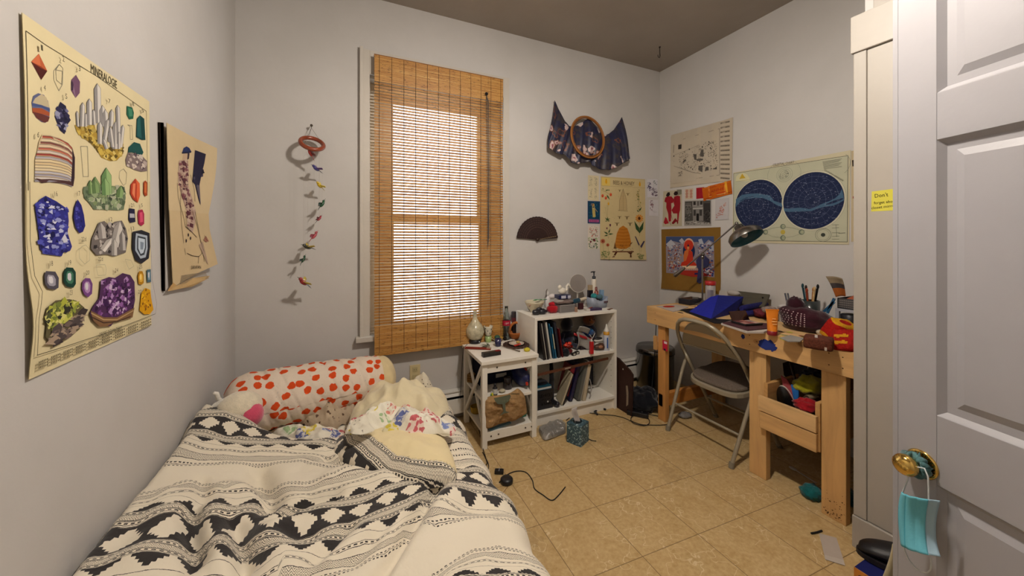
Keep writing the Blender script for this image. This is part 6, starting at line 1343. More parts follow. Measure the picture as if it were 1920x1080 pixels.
for s_ in (-1, 1): MB('5a3018').ell((-.01+s_*.045, -.01, .245), (.018, .012, .018)).build('ear', PLUSH, t); MB('0a0808').ell((-.012+s_*.021, -.062, .212), (.0055, .004, .0055)).build('eye', CERAM, t)
MB('8a5a28').ell((.01, 0, .262), (.022, .02, .012)).build('hat', FABRIC, t)
t = thing('glue_bottle', 'white glue bottle with an orange collar and pointed cap', 'bottle', (lambda q: (q.x, q.y, Z1))(px(1137, 656, z=Z1)))
MB('b8bcc8').lathe([(.021, 0), (.023, .004), (.023, .135), (.020, .140)], n=22).build('bottle_body', PLAST, t); MB('c08a28').lathe([(.0235, .118), (.0235, .140), (.018, .143)], n=22, cap=False).build('collar', PLAST, t); MB('cfccc4').lathe([(.021, .143), (.023, .147), (.015, .158), (.008, .180), (.003, .198), (0, .200)], n=20).build('cap', PLAST, t); MB('3a5a9a').bb(-.014, -.002, -.0238, -.0225, .02, .10).build('label', PAPER, t)
t = thing('toy_camera', 'white and black toy beside the glue bottle', 'toy', (1.785, 2.29, Z1+.052)); MB('bab6ae').ell((0, 0, .015), (.048, .022, .016)).build('shell', PLAST, t); MB('1c1a1c').ell((-.01, -.004, .032), (.035, .018, .010)).build('lid', PLAST, t)
one(MB('4a2a1c').ell((0, 0, .026), (.05, .03, .026), fn=lambda d: 1+.1*sin(5*d.x)).ell((-.01, -.02, .03), (.022, .012, .012), '9a6a4c'), 'brown_shoe_toy', LEATHER, 'small dark brown toy shoe under the white toy', 'toy', loc=(1.775, 2.265, Z1))
# bottom shelf
k4 = K(1000, 670, 9)
t = thing('card_game_box', 'black boxed card game with white hand lettering on the bottom shelf', 'box', (1.255, 2.245, Z2)); MB('14141a').bb(-.045, .088, 0, .16, 0, .135).build('carton', PLAST, t, bev=.001)
m = MB('c8c6c0'); FM = lambda x, z: Matrix.Translation((x, -.0008, z)) @ Matrix.Rotation(pi/2, 4, 'X')
m.text('UE+WOLF', .034, FM(.028, .085), width=.098); m.text('and the other', .010, FM(.030, .068), width=.070); m.text('& Tumbled', .024, FM(.036, .030), width=.086); m.ell((.045, -.001, .050), (.006, .001, .006)); m.text('. ..  .. ..', .02, FM(.02, .112), width=.07); m.build('lettering', PAPER, t)
t = thing('teal_book', 'teal and black book lying on top of the black card game box', 'book', (1.262, 2.25, Z2+.136)); MB('c4c4c0').bb(-.05, .072, .002, .15, .003, .018).build('pages', PAPER, t); MB('1a4a5c').bb(-.052, .074, 0, .152, .018, .021).bb(-.052, .074, 0, .152, 0, .003).build('cover', PLAST, t); MB('101420').ell((.02, .07, .030), (.05, .05, .014)).build('dark_cloth', FABRIC, t)
x0 = bookx(1046, 760)
t = thing('rolled_umbrella', 'rolled black umbrella leaning in the bottom shelf', 'umbrella', (x0-.005, 2.238, Z2)); MB('121116').tube([(0, .0, .019), (-.035, .02, .05), (-.01, .06, .20), (.01, .10, .31)], [.019, .020, .018, .012], n=12).build('canopy', FABRIC, t); MB('2a2830').ell((0, -.002, .02), (.020, .018, .020)).build('tip', PLAST, t)
book(bookx(1053.5, 762)-.075, .012, .25, .19, .42, ('b8ac96', 'c0b49c', 0), 'canvas_board', 'beige canvas board leaning against the rolled umbrella', 'board', z=Z2, y=2.235, lift=.0) if 0 else None
def leanbox(x, y, h, d, th, lean, yaw, c1, c2, name, label, cat, z=Z2):
    t = thing(name, label, cat, (x, y, z), rot=(0, lean, yaw)); m = MB(c1); m.bb(0, .003, 0, d, 0, h); m.bb(th-.003, th, 0, d, 0, h); m.build('cover', PLAST, t); MB(c2).bb(.003, th-.003, .002, d-.002, .003, h-.003).build('pages', PAPER, t)
_n = px(1053.3, 761, z=Z2); _f = px(1040, 741, z=Z2)
t = thing('canvas_board', 'beige canvas board leaning against the rolled umbrella', 'board', (_n.x+.004, _n.y, Z2), rot=(0, .36, atan2(-(_f-_n).x, (_f-_n).y))); MB('b4a88e').bb(-.012, 0, 0, .13, .004, .235).build('canvas_face', MATTE, t); MB('1a1618').bb(0, .008, 0, .13, .004, .235).build('board_back', MATTE, t)
MB('9a8a70').bb(-.0125, -.0115, .0, .13, .16, .235) if 0 else None
t = thing('navy_album', 'big navy album leaning behind the beige canvas board', 'book', (bookx(1077, 752)-.004, 2.262, Z2), rot=(0, .27, -.10)); MB('10143a').bb(-.022, 0, 0, .20, .004, .285).build('cover', PLAST, t); MB('7a1c28').bb(-.06, -.026, .02, .14, .03, .25).build('red_folder', PLAST, t)
t = thing('grey_board', 'tall grey board leaning right of the navy album', 'board', (bookx(1090, 755), 2.245, Z2), rot=(0, .24, -.12)); MB('5a5a54').bb(-.028, -.002, 0, .20, .004, .29).build('board', MATTE, t); MB('a8a49c').bb(-.002, .002, 0, .20, .004, .30).build('pale_edge', PAPER, t)
t = thing('white_book', 'cream paperback leaning right of the grey board', 'book', (bookx(1093, 755), 2.238, Z2), rot=(0, .20, 0)); MB('b8ac94').bb(0, .022, 0, .18, .004, .265).build('pages', PAPER, t); MB('a89a80').bb(.022, .026, 0, .18, .004, .268).bb(-.002, 0, 0, .18, .004, .268).build('cover', PAPER, t)
t = thing('loose_papers', 'curved sheaf of white papers beside the cream paperback', 'paper', (bookx(1103, 752), 2.25, Z2)); MB('a09a98').grid(lambda u, v: (.02*sin(v*3)+.035*u+.02, .05*u, .002+.15*v-.03*u), 8, 8).build('sheet', PAPER, t, solid=.006)
t = thing('dark_poster_frame', 'dark framed poster standing at the back of the bottom shelf', 'picture', (1.775, 2.47, Z2)); MB('1c1e2a').box((-.02, 0, .15), (.21, .012, .295)).build('panel', PLAST, t); m = MB('5a5a64')
for i, (z, w_) in enumerate(((.235, .09), (.222, .06), (.14, .08), (.128, .08), (.116, .09), (.104, .08), (.06, .12))): m.box((-.03, -.0065, z), (w_, .0008, .0035))
m.box((.062, -.0066, .245), (.022, .001, .035), '8a8a94'); m.build('printed_lines', PAPER, t)
a_, b_ = px(1008, 703, y=2.222), px(1140, 672, y=2.222); d = b_-a_
t = thing('wooden_strip', 'long dark wooden strip slanting across the bottom shelf opening', 'stick', a_); m = MB('5a3422'); m.box(tuple(d*.5), (d.length, .008, .017), rot=(0, -atan2(d.z, d.x), 0)); m.build('strip', WOODY['x'], t); m = MB('9a8474'); m.box(tuple(d*.40+Vector((0, -.0045, 0))), (.05, .001, .010), rot=(0, -atan2(d.z, d.x), 0)); m.build('label', PAPER, t)
# ------------------------------------------------------------------ floor by the bookcase
t = thing('leaning_board', 'dark brown board leaning against the right side of the bookcase', 'board', (1.905, 2.07, 0)); MB('2c1610').prism([(0, 0), (.36, 0), (.36, .365), (.12, .37), (.045, .325)], 0, .016) if 0 else None
m = MB('2e1812'); m.M = Matrix.Rotation(radians(4), 4, 'Y') @ Matrix(((0, 0, 1, 0), (1, 0, 0, 0), (0, 1, 0, 0), (0, 0, 0, 1))); m.prism([(0, 0), (.38, 0), (.38, .385), (.17, .375), (.045, .325), (.01, .30)], 0, .014); m.build('board', WOODY['z'], t); m2 = MB('8a7a68'); m2.M = m.M
m2.prism([(.05, .07), (.075, .05), (.078, .13), (.09, .20), (.072, .205), (.06, .16)], -.0012, -.0002) if 0 else m2.prism([(.035, .07), (.055, .05), (.058, .13), (.07, .20), (.052, .205), (.04, .16)], -.0015, -.0003); m2.build('torn_patch', PAPER, t)
m3 = MB('a8a49c'); m3.M = m.M; m3.ell((.11, .31, -.001), (.006, .006, .001)); m3.build('hole_plug', PLAST, t)
t = thing('trash_can', 'round stainless steel trash can in the corner behind the workbench leg', 'trash can', (2.40, 2.32, 0)); STEEL = CM('brushed_steel', .22, metal=1, var=.1, vs=6)
MB('141416').lathe([(.150, 0), (.155, .006), (.155, .03), (.150, .032)], n=40).build('base_ring', PLAST, t); MB('8a8886').lathe([(.148, .03), (.150, .345), (.156, .350)], n=44, cap=False).build('can_body', STEEL, t); MB('7a7876').lathe([(.156, .352), (.158, .358), (.156, .378), (.148, .392), (0, .398)], n=44).build('lid', STEEL, t); MB('1a1a1c').lathe([(.1575, .345), (.1575, .353)], n=40, cap=False).build('rim_band', PLAST, t)
t = thing('black_bag', 'slumped black bag on the floor between the brown board and trash can', 'bag', (2.06, 2.13, 0)); 
MB('0d0e16').ell((0, .02, .065), (.12, .14, .078), fn=lambda d: 1+.38*noise.noise(d*3.2)+.05*sin(9*d.x), n=26, m=16).build('bag_body', FABRIC, t); MB('0f1018').ell((.06, -.01, .12), (.055, .06, .045), fn=lambda d: 1+.2*noise.noise(d*4), n=20, m=12).build('flap', FABRIC, t)
MB('101018').tube([(-.12, .10, .20), (-.09, .06, .16), (-.05, .02, .12), (0, 0, .12)], .006, n=8).build('strap', FABRIC, t)
q = px(1196, 778, z=0); t = thing('power_adapter', 'black power adapter brick on the floor in front of the black bag', 'adapter', (q.x-.01, q.y-.01, 0), rz=-.9); MB('101014').box((0, 0, .018), (.15, .052, .034)).build('case', PLAST, t, bev=.005); MB('8a8a90').box((.03, 0, .0352), (.006, .004, .001)).build('indicator', PLAST, t)
one(MB('16161a').box((0, 0, .004), (.06, .022, .007)).tube([(-.04, .0, .004), (-.075, .015, .004), (-.05, .03, .004), (-.02, .015, .004)], .0025, n=5), 'plug_adapter', PLAST, 'small flat black plug on the floor beside the bag', 'plug', loc=(lambda q: (q.x, q.y, 0))(px(1206, 762, z=0)), rot=(0, 0, .4))
t = thing('power_strip', 'black power strip on the floor beneath the trash can edge', 'power strip', (lambda q: (q.x, q.y, 0))(px(1222, 750, z=0)), rz=-.6); MB('131316').box((0, 0, .018), (.20, .05, .035)).build('case', PLAST, t, bev=.004)
for i in range(3): MB('2a2a2e').box((-.06+.05*i, 0, .036), (.026, .026, .002)).build('socket', PLAST, t)
def cord(pxs, name, label, r_=.0028, z=None, c='121214', cat='cord'):
    z = r_+.0005 if z is None else z; raw = [px(*p, z=z) for p in S(pxs)]; P_ = []
    for i in range(len(raw)-1):
        p0, p1, p2, p3 = raw[max(0, i-1)], raw[i], raw[i+1], raw[min(len(raw)-1, i+2)]
        for j in range(5):
            t = j/5; P_.append(.5*((2*p1)+(p2-p0)*t+(2*p0-5*p1+4*p2-p3)*t*t+(3*p1-p0-3*p2+p3)*t**3))
    P_.append(raw[-1]); m = MB(c).tube([p-raw[0] for p in P_], r_, n=6); return one(m, name, RUBBER, label, cat, loc=raw[0])
cord('1062,788 1075,779 1098,774 1125,777 1150,779 1168,783 1185,790 1203,796 1222,797 1240,797 1253,795 1254,790 1245,784 1228,779 1210,776', 'floor_cord', 'long black cord running from the tissue box past the bookcase to the adapter')
cord('1208,777 1195,776 1184,782 1184,790 1192,795 1208,798 1217,794 1217,787 1210,779', 'looped_cord', 'coiled loop of black cord in front of the adapter', .0026, .0068)
t = thing('cable_tie_strap', 'black fabric cable strap on the cord by the bookcase foot', 'strap', px(1122, 772, z=0)); m = MB('101014'); base_ = px(1122, 772, z=0); m.tube([px(*p, z=.008)-base_ for p in S('1120,777 1115,772 1120,768 1130,766 1136,768')], .008, n=6); m.build('strap', FABRIC, t)
cord('1231,606 1231,607', 'x', 'x') if 0 else None
P_ = [px(1231, 605, y=2.06+.03), px(1230, 640, y=2.12), px(1227, 662, y=2.2), px(1226, 700, y=2.1), px(1224, 730, y=2.05), px(1213, 760, z=.02)]
P_ = [Vector((2.17, 2.085, .70)), Vector((2.165, 2.09, .5)), Vector((2.15, 2.095, .3)), Vector((2.13, 2.09, .18)), Vector((2.10, 2.06, .13))]
one(MB('141416').tube([p-P_[0] for p in P_], .003, n=6), 'hanging_cord', RUBBER, 'thin black cord hanging from the end of the workbench', 'cord', loc=P_[0])
# foil parcel
q = [px(*K(860, 640, 5.142)(*p), z=.02) for p in S('765,830 800,815 930,760 990,748 1040,800 1035,860 850,935 810,925')]
lumpbuild(blob([(a.x, a.y) for a in q], .0, .032, 'b8b6b2', n=60, rings=16, p=4, q=3, wr=.010, ws=22, seed=3, base=lambda x, y: .006, under=.1, ridges=.008), 'foil_parcel', CM('crinkled_foil', .28, metal=.7, spec=.6, bmp=.8, bs_=60, bd=.01), .0, 'silver crinkled plastic parcel on the floor by the side table', 'parcel')
# tissue box
t = thing('tissue_box', 'blue-grey speckled cube tissue box standing on the floor', 'tissue box', (1.356, 1.957, 0), rz=radians(26)); TB, nt, b = nm('speckled_card')
vec = coords(nt); vo = nt.nodes.new('ShaderNodeTexVoronoi'); vo.inputs['Scale'].default_value = 150; nt.links.new(vec, vo.inputs['Vector']); sp = nt.nodes.new('ShaderNodeSeparateXYZ'); nt.links.new(vo.outputs['Color'], sp.inputs[0])
col = mix(nt, E(sp.outputs[0]).gt(.8), '3a5560', '98b0b4'); col = mix(nt, E(sp.outputs[1]).gt(.75), col, '20404c'); nt.links.new(col, b.inputs['Base Color']); b.inputs['Roughness'].default_value = .6
MB('3a5560').box((0, 0, .064), (.104, .104, .128)).build('carton', TB, t, bev=.002); m = MB('1a2226'); m.M = Matrix.Translation((0, 0, .1285)) @ Matrix.Diagonal((1, .7, 1, 1)); m.lathe([(0, 0), (.036, 0)], n=24, cap=False); m.build('opening', PAPER, t)
m = MB('c4c0c0'); m.grid(lambda u, v: (-.030+.062*u+.004*sin(v*6)-.022*v, .010*sin(u*7+v*2)+.006*v, .122+.100*v+.008*sin(u*5)), 16, 16); m.build('tissue', CM('tissue_paper', .9, spec=.1, bmp=.3, bs_=50), t, solid=.001)
cord('1104,823 1110,826 1118,827', 'cable_tip', 'short black cable end sticking out from under the tissue box', .003)
cord('936,905 945,894 965,884 985,885 998,900 1002,916 1018,928 1034,938 1046,930 1060,913', 'charging_cable', 'black charging cable snaking over the floor from the round charger', .0026)
t = thing('round_charger', 'round black charger beside the bed', 'charger', px(950, 905, z=0)); MB('121216').lathe([(.028, 0), (.034, .004), (.034, .020), (.026, .028), (0, .029)], n=26).build('case', PLAST, t)
t = thing('hair_clip_black', 'small striped black clip between the bed and round charger', 'hair clip', px(936, 888, z=0)); MB('141418').box((0, 0, .012), (.05, .026, .022), rot=(0, 0, -.5)).build('clip', PLAST, t, bev=.004); MB('8a8a90').box((.0, 0, .024), (.004, .03, .002), rot=(0, 0, -.5)).build('stripe', PLAST, t)
cord('905,848 915,868 916,878 912,886', 'bedside_cord', 'black cord disappearing under the duvet edge near the side table', .0026)
cord('930,922 940,926 950,915 958,905', 'twig', 'thin brown twig on the tiles below the round charger', .0012, c='7a5a30', cat='twig'); cord('990,857 1002,860 1010,850', 'twig', 'thin brown twig on the tiles halfway to the side table', .0010, c='7a5a30', cat='twig')
# plastic scrap, spoon, teal cloths, envelope
q = px(1285, 782, z=0); one(MB('a8a6a4').ell((0, 0, .016), (.055, .035, .018), fn=lambda d: 1+.3*noise.noise(d*5), n=24, m=12), 'plastic_wrapper', CM('clear_plastic', .15, spec=.6, trans=.6), 'crumpled clear plastic wrapper under the folding chair', 'wrapper', loc=(q.x, q.y, 0))
a_, b_ = px(1481, 876, z=.004), px(1518, 899, z=.004); d = b_-a_
t = thing('plastic_spoon', 'white plastic spoon on the floor under the workbench', 'spoon', a_, rz=atan2(d.y, d.x)); MB('b0aaa4').ell((.018, 0, .004), (.022, .014, .004)).build('bowl', PLAST, t); MB('b0aaa4').box((.09, 0, .004), (.11, .006, .003)).build('handle', PLAST, t)
for (x, y, r1, r2, lb) in ((1522, 925, .05, .045, 'teal cloth left of the near workbench leg'), (1592, 935, .05, .07, 'dark teal cloth behind the near workbench leg, beside the white casing')):
    q = px(x, y, z=.02); xx = min(q.x, 2.2); one(MB('145a5c' if x < 1550 else '123c48').ell((0, 0, .026), (r1, r2, .032), fn=lambda d: 1+.35*noise.noise(d*3.5), n=26, m=14), 'teal_cloth', FABRIC, lb, 'cloth', loc=(q.x, q.y, 0), group=None)
ke = K(1500, 900, 6); P_ = [px(*ke(*p), z=.002) for p in S('215,598 410,650 490,900 272,838')]; P2 = [px(*ke(*p), z=.003) for p in S('272,838 490,900 508,962 285,892')]; P3 = [px(*ke(*p), z=.004) for p in S('340,862 440,892 445,905 345,875')]
o_ = P_[0]; t = thing('envelope', 'white envelope lying flat on the floor in front of the white casing', 'envelope', (o_.x, o_.y, 0)); o2 = Vector((o_.x, o_.y, 0))
m = MB('b0a498'); m.add([p-o2 for p in P_]+[p-o2-Vector((0, 0, .0015)) for p in P_], [(3, 2, 1, 0), (4, 5, 6, 7), (0, 1, 5, 4), (1, 2, 6, 5), (2, 3, 7, 6), (3, 0, 4, 7)]); m.build('envelope_body', PAPER, t)
m = MB('b8aea2'); m.add([p-o2 for p in P2]+[p-o2-Vector((0, 0, .0015)) for p in P2], [(3, 2, 1, 0), (4, 5, 6, 7), (0, 1, 5, 4), (1, 2, 6, 5), (2, 3, 7, 6), (3, 0, 4, 7)]); m.build('flap', PAPER, t)
cord('1521,1000 1532,998 1541,995', 'pen_cap', 'short black pen lying beside the white envelope', .004, cat='pen')
# shoebox + shoe
t = thing('shoebox', 'orange and navy shoebox on the floor below the white casing', 'box', (1.685, .40, 0)); MB('b87830').bb(0, .235, 0, .285, 0, .105).build('box_body', PAPER, t, bev=.001)
m = MB('141a50'); m.bb(-.003, .238, -.003, .288, .095, .108); m.bb(-.0035, 0, -.003, .288, .070, .108, 'b87830'); m.build('lid', PAPER, t)
m = MB('1c1c3a'); TM = Matrix.Translation((-.0042, .21, .072)) @ Matrix(((0, 0, -1, 0), (-1, 0, 0, 0), (0, 1, 0, 0), (0, 0, 0, 1))); m.text('asics', .03, TM, 'C' and '1c1c3a', width=.07)
for i in range(22): a = 2*pi*i/22; m.box((-.0038, .262+.012*cos(a), .082+.010*sin(a)), (.0008, .005, .004), '1c1c3a')
m.build('lettering', PAPER, t); m = MB('a06c34'); m.M = Matrix.Translation((.12, .14, .1085)) @ Matrix.Rotation(-.9, 4, 'Z') @ Matrix.Diagonal((1.6, .6, 1, 1)); m.lathe([(0, 0), (.05, 0), (.05, .001), (0, .001)], n=24, cap=False); m.build('lid_mark', PAPER, t)
t = thing('black_shoe', 'black shoe lying on top of the shoebox', 'shoe', (1.845, .585, .112), rz=radians(120), sc=1.2); 
def shoe(u, v):
    x = -.125+.25*u; a = 2*pi*v; w_ = .042*(1-.25*abs(u-.62)*2)*(sqrt(max(0, 1-(abs(u*2-1))**5))+.02); top = .035+.055*(1-u)**1.5 if u > .12 else .07+.03*u/.12; h = top*(sqrt(max(0, 1-(abs(u*2-1))**6))+.02); return (x, w_*cos(a), .012+h*.5+h*.5*sin(a))
MB('0e0b10').grid(shoe, 30, 20).build('upper', LEATHER, t); MB('1a161a').prism([(.127*cos(a)*1.0, (.046-.006*cos(a+pi))*sin(a)) for a in [2*pi*i/30 for i in range(30)]], 0, .014).build('sole', RUBBER, t)
MB('241e26').tube([(-.05, -.02, .085), (-.03, .02, .085), (0, -.02, .072), (.02, .02, .066)], .003, n=6).build('lace', FABRIC, t); MB('120e14').ell((-.10, 0, .10), (.014, .018, .022)).build('heel_tab', LEATHER, t)
t = thing('cream_tote', 'cream cloth bag standing on the floor just behind the door edge', 'bag', (1.565, .50, 0)); m = MB('a89a78')
m.grid(lambda u, v: (-.085+.17*u+.075*v*(1-u)+.01*sin(v*9), .012*sin(u*7+v*5), .345*v-.02*u), 12, 16); m.grid(lambda u, v: (-.085+.17*u+.075*v*(1-u)+.01*sin(v*9), .05+.012*sin(u*5+v*4), .345*v-.02*u), 12, 16); m.build('cloth', FABRIC, t, solid=.006)
# ------------------------------------------------------------------ things on the workbench
ZD = .8035; ka = K(1210, 480, 6.75); kc = K(1400, 500, 6)
def dp(u, v, z=ZD): q = px(u, v, z=z); return Vector((q.x, q.y, z))
def dl(u, v, lift=.0005): q = px(u, v, z=ZD); return (q.x, q.y, ZD+lift)
def flat(pxs, name, col, label, cat, z=ZD, th=.004, mt=None, extra=None):
    P_ = [px(*p, z=z+th) for p in S(pxs)]; o_ = Vector((sum(p.x for p in P_)/len(P_), sum(p.y for p in P_)/len(P_), z)); m = MB(col); m.prism([(p.x-o_.x, p.y-o_.y) for p in P_], .0006, th)
    return one(m, name, mt or PAPER, label, cat, loc=o_), o_
flat('1231,574 1268,571 1292,575 1272,582 1262,584', 'leaflet', 'b0a49a', 'white leaflet with a red blot at the far end of the workbench', 'leaflet')
one(MB('a82c1c').prism([(.05*cos(a), .03*sin(a)) for a in [i*.45 for i in range(14)]], 0, .001), 'red_paper', PAPER, 'red paper cut-out lying on the white leaflet', 'paper', loc=dl(1254, 576, .0046))
t = thing('dark_case', 'small black case behind the blue folder at the far end', 'box', (2.44, 2.0, ZD), rz=.1); MB('17161e').box((0, 0, .022), (.16, .10, .042)).build('case_body', PLAST, t, bev=.003); MB('6a665e').box((.03, -.02, .046), (.06, .04, .004), rot=(0, 0, .5)).build('paper_scrap', PAPER, t)
# lamp
Lb = Vector((2.50, 1.905, ZD)); t = thing('desk_lamp', 'brushed steel adjustable desk lamp with a broad round shade', 'lamp', Lb); NICK = CM('brushed_nickel', .28, metal=1, var=.06, vs=8)
J = Vector((2.5, 1.94, 1.19)); J.y = px(1317, 477, x=2.5).y; Lb.y = J.y; t.location.y = J.y
MB('8a8580').lathe([(.085, 0), (.088, .006), (.085, .014), (.02, .020), (.012, .03)], n=32).build('lamp_base', NICK, t)
jz = px(1317, 477, x=2.5).z-ZD
MB('8a8580').tube([(0, 0, .02), (0, 0, jz)], .0065, n=12).build('pole', NICK, t); MB('6a6662').lathe([(.011, jz-.035), (.013, jz-.03), (.013, jz-.012), (.009, jz-.008)], n=14).ell((0, 0, jz), (.014, .020, .014)).build('joint', NICK, t)
cw = px(1265, 517, x=2.45)-t.location; hj = px(1381, 419, x=2.52)-t.location
MB('8a8580').tube([cw*.55+Vector((0,0,jz))*.45, hj], .0055, n=10).tube([cw, cw*.97+hj*.03, cw*.62+hj*.38*.0+Vector((0,0,jz))*.38], [.015, .017, .009], n=14).build('arm', NICK, t)
hc = px(1396, 441, x=2.50)-t.location; 
right = Vector((CY, -SY, 0)); fwd = Vector((SY, CY, 0)); axd = (right*.22+Vector((0, 0, -.80))-fwd*.52).normalized()
RM = Matrix.Translation(hc) @ axd.to_track_quat('Z', 'Y').to_matrix().to_4x4()
m = MB('8f8a84'); m.M = RM; R_ = .108; m.lathe([(.012, -.085), (.028, -.080), (.032, -.052), (.060, -.040), (.092, -.022), (R_, -.002), (R_, .030)], n=44, cap=False); m.lathe([(.012, -.085), (0, -.086)], n=20, cap=False); sh = m.build('lamp_shade', NICK, t)
m = MB('1c5a68'); m.M = RM; m.lathe([(R_-.001, .030), (R_-.005, .029), (R_-.006, .0), (.090, -.018), (.058, -.036), (.02, -.046), (0, -.047)], n=44, cap=False); m.build('shade_lining', CM('teal_enamel', .35, spec=.5), sh)
m = MB('c8c4ba'); m.M = RM; m.ell((0, 0, -.012), (.024, .024, .030)); m.build('bulb', CERAM, sh); m = MB('8a8580'); a_ = RM @ Vector((0, 0, -.08)); m.tube([hj, hj*.4+a_*.6, a_], [.008, .010, .012], n=10); m.ell(hj, .012); m.build('neck', NICK, t)
# candy jar
q = px(1332, 556, x=2.60); t = thing('lidded_jar', 'clear jar with a red lid beside the lamp pole', 'jar', (2.60, px(1332, 553, x=2.60).y, ZD)); hj2 = px(1332, 534, x=2.60).z-ZD
MB('a8a09c').lathe([(.034, 0), (.036, .004), (.036, hj2-.01), (.030, hj2)], n=26).build('jar_body', CERAM, t); MB('a81c1c').lathe([(.038, hj2), (.039, hj2+.003), (.039, hj2+.026), (.036, hj2+.03), (0, hj2+.03)], n=26).build('lid', PLAST, t); MB('8a8490').box((-.030, -.022, hj2*.5), (.03, .03, hj2*.5)).build('label', PAPER, t)
# white cloth/paper behind
one(MB('b0a8a0').box((0, 0, .05), (.02, .16, .10), rot=(0, .3, 0)).ell((-.02, -.05, .10), (.02, .05, .02)), 'paper_stack', PAPER, 'white papers propped behind the blue folder', 'paper', loc=(2.66, 1.84, ZD))
t = thing('grey_portfolio', 'flat olive-grey portfolio leaning at the wall behind the rolled pouches', 'folder', (2.62, 1.42, ZD)); P_ = [px(1376, 557, x=2.66), px(1378, 545, x=2.70), px(1443, 552, x=2.70), px(1440, 560, x=2.66), px(1432, 575, x=2.5), px(1385, 575, x=2.5)]
m = MB('4f4a3e'); m.add([p-t.location for p in P_]+[p-t.location-Vector((-.006, 0, .008)) for p in P_], [(0, 1, 2, 3), (0, 3, 4, 5), (9, 8, 7, 6), (11, 10, 9, 6), (1, 0, 6, 7), (2, 1, 7, 8), (3, 2, 8, 9), (4, 3, 9, 10), (5, 4, 10, 11), (0, 5, 11, 6)]); m.build('cover', PAPER, t); MB('2a2622').ell(px(1430, 558, x=2.66)-t.location, (.006, .006, .006)).build('stud', METAL, t)
# blue folder bag
A, B2, C2 = dp(1291, 585), dp(1333, 599), dp(1378, 588); T1, T2 = px(1347, 553, z=ZD+.115), px(1394, 556, z=ZD+.105); T0 = px(1333, 556, z=ZD+.10); D2 = dp(1390, 579); E2 = dp(1306, 580)
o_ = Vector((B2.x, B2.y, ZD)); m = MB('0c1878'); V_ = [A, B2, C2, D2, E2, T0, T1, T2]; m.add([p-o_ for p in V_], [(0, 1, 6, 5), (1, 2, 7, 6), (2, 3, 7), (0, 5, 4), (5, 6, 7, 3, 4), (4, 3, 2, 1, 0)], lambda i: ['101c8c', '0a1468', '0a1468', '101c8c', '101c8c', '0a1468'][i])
t = thing('blue_gift_bag', 'royal blue stiff bag lying on its side on the workbench', 'bag', o_); m.build('bag_body', CM('blue_paper', .6, spec=.3, var=.15, vs=10, bmp=.4, bs_=18, bd=.01), t, bev=.003)
flat('1273,580 1300,578 1345,598 1400,600 1390,607 1340,606', 'black_mat', '141216', 'dark flat mat under the blue bag', 'mat', th=.003)
for i, (p, q_, r_, lb) in enumerate((((1390, 579), (1437, 570), .020, 'upper rolled purple-blue pouch behind the magazines'), ((1392, 588), (1428, 586), .018, 'lower rolled purple-blue pouch behind the magazines'))):
    zc = ZD+.022+.030*(1-i); a_, b_ = px(*p, z=zc), px(*q_, z=zc); d = b_-a_; m = MB('1c1c5c'); m.tube([d*.0, d*.04, d*.5, d*.96, d], [r_*.7, r_, r_*1.05, r_, r_*.7], n=16); one(m, 'rolled_pouch', CM('patterned_quilt', .8, spec=.2, var=.55, vs=70, bmp=.4, bs_=60), lb, 'pouch', loc=a_)
# magazines
k_, o_ = flat('1352,606 1375,600 1440,606 1447,617 1432,622 1400,622', 'art_magazine', 'b8aea4', 'white-edged magazine at the front of the workbench', 'magazine', th=.010); 
fl, o_ = flat('1355,605 1378,600 1438,606 1442,615 1402,619', 'magazine_cover', '4a2c30', 'dark printed magazine on top of the white-edged one', 'magazine', z=ZD+.0105, th=.005)
t = thing('makeup_palette', 'open makeup palette with pink pans on the magazines', 'palette', (lambda q: (q.x, q.y, ZD+.016))(px(1400, 606, z=ZD+.02)), rz=-.2); MB('14100f').box((0, 0, .006), (.12, .10, .011)).build('case', PLAST, t, bev=.002)
for i in range(3):
    for j in range(2): MB(['b0807a', '8a4a48', 'c09a8c', '6a3a3c', 'a86a5c', '9a8480'][i+3*j]).box((-.036+.036*i, -.022+.042*j, .0118), (.029, .034, .001)).build('pan', MATTE, t)
t2 = MB('8a6a64').box((0, .052, .035), (.12, .004, .06), rot=(-.5, 0, 0)).build('mirror_lid', MIR, t)
one(MB('6a2c34').ell((0, 0, .03), (.08, .06, .032), fn=lambda d: 1+.22*noise.noise(d*3), n=28, m=14), 'patterned_cloth', CM('red_print_cotton', .9, spec=.1, var=.75, vs=48, bmp=.5, bs_=70), 'red and white patterned cloth heaped behind the orange tube', 'cloth', loc=dl(1436, 596))
one(MB('8a7a74').ell((0, 0, .02), (.05, .035, .02), fn=lambda d: 1+.22*noise.noise(d*3), n=20, m=10), 'floral_pouch', CM('pale_print_cotton', .9, spec=.1, var=.6, vs=60), 'pale floral pouch on the patterned cloth', 'pouch', loc=(lambda q: (q.x, q.y, ZD+.055))(px(1442, 585, z=ZD+.06)))
# orange tube
q = dl(1448, 628); t = thing('lotion_tube', 'orange squeeze tube standing on its dark red cap', 'tube', q, rz=-.5)
MB('7a141c').lathe([(.022, 0), (.023, .003), (.023, .020), (.021, .022)], n=22).build('cap', PLAST, t)
m = MB('d87c20'); m.grid(lambda u, v: ((.022+.010*v)*cos(2*pi*u), .022*(1-v*.93)*sin(2*pi*u), .022+.105*v), 28, 12); m.bb(-.033, .033, -.002, .002, .126, .134); m.build('tube_body', PLAST, t); m = MB('e8c088'); 
for i, w_ in enumerate((.022, .028, .018)): m.box((0, -.0205+i*.003, .060+i*.013), (w_, .001, .003), rot=(-.17, 0, 0))
m.build('print', PAPER, t)
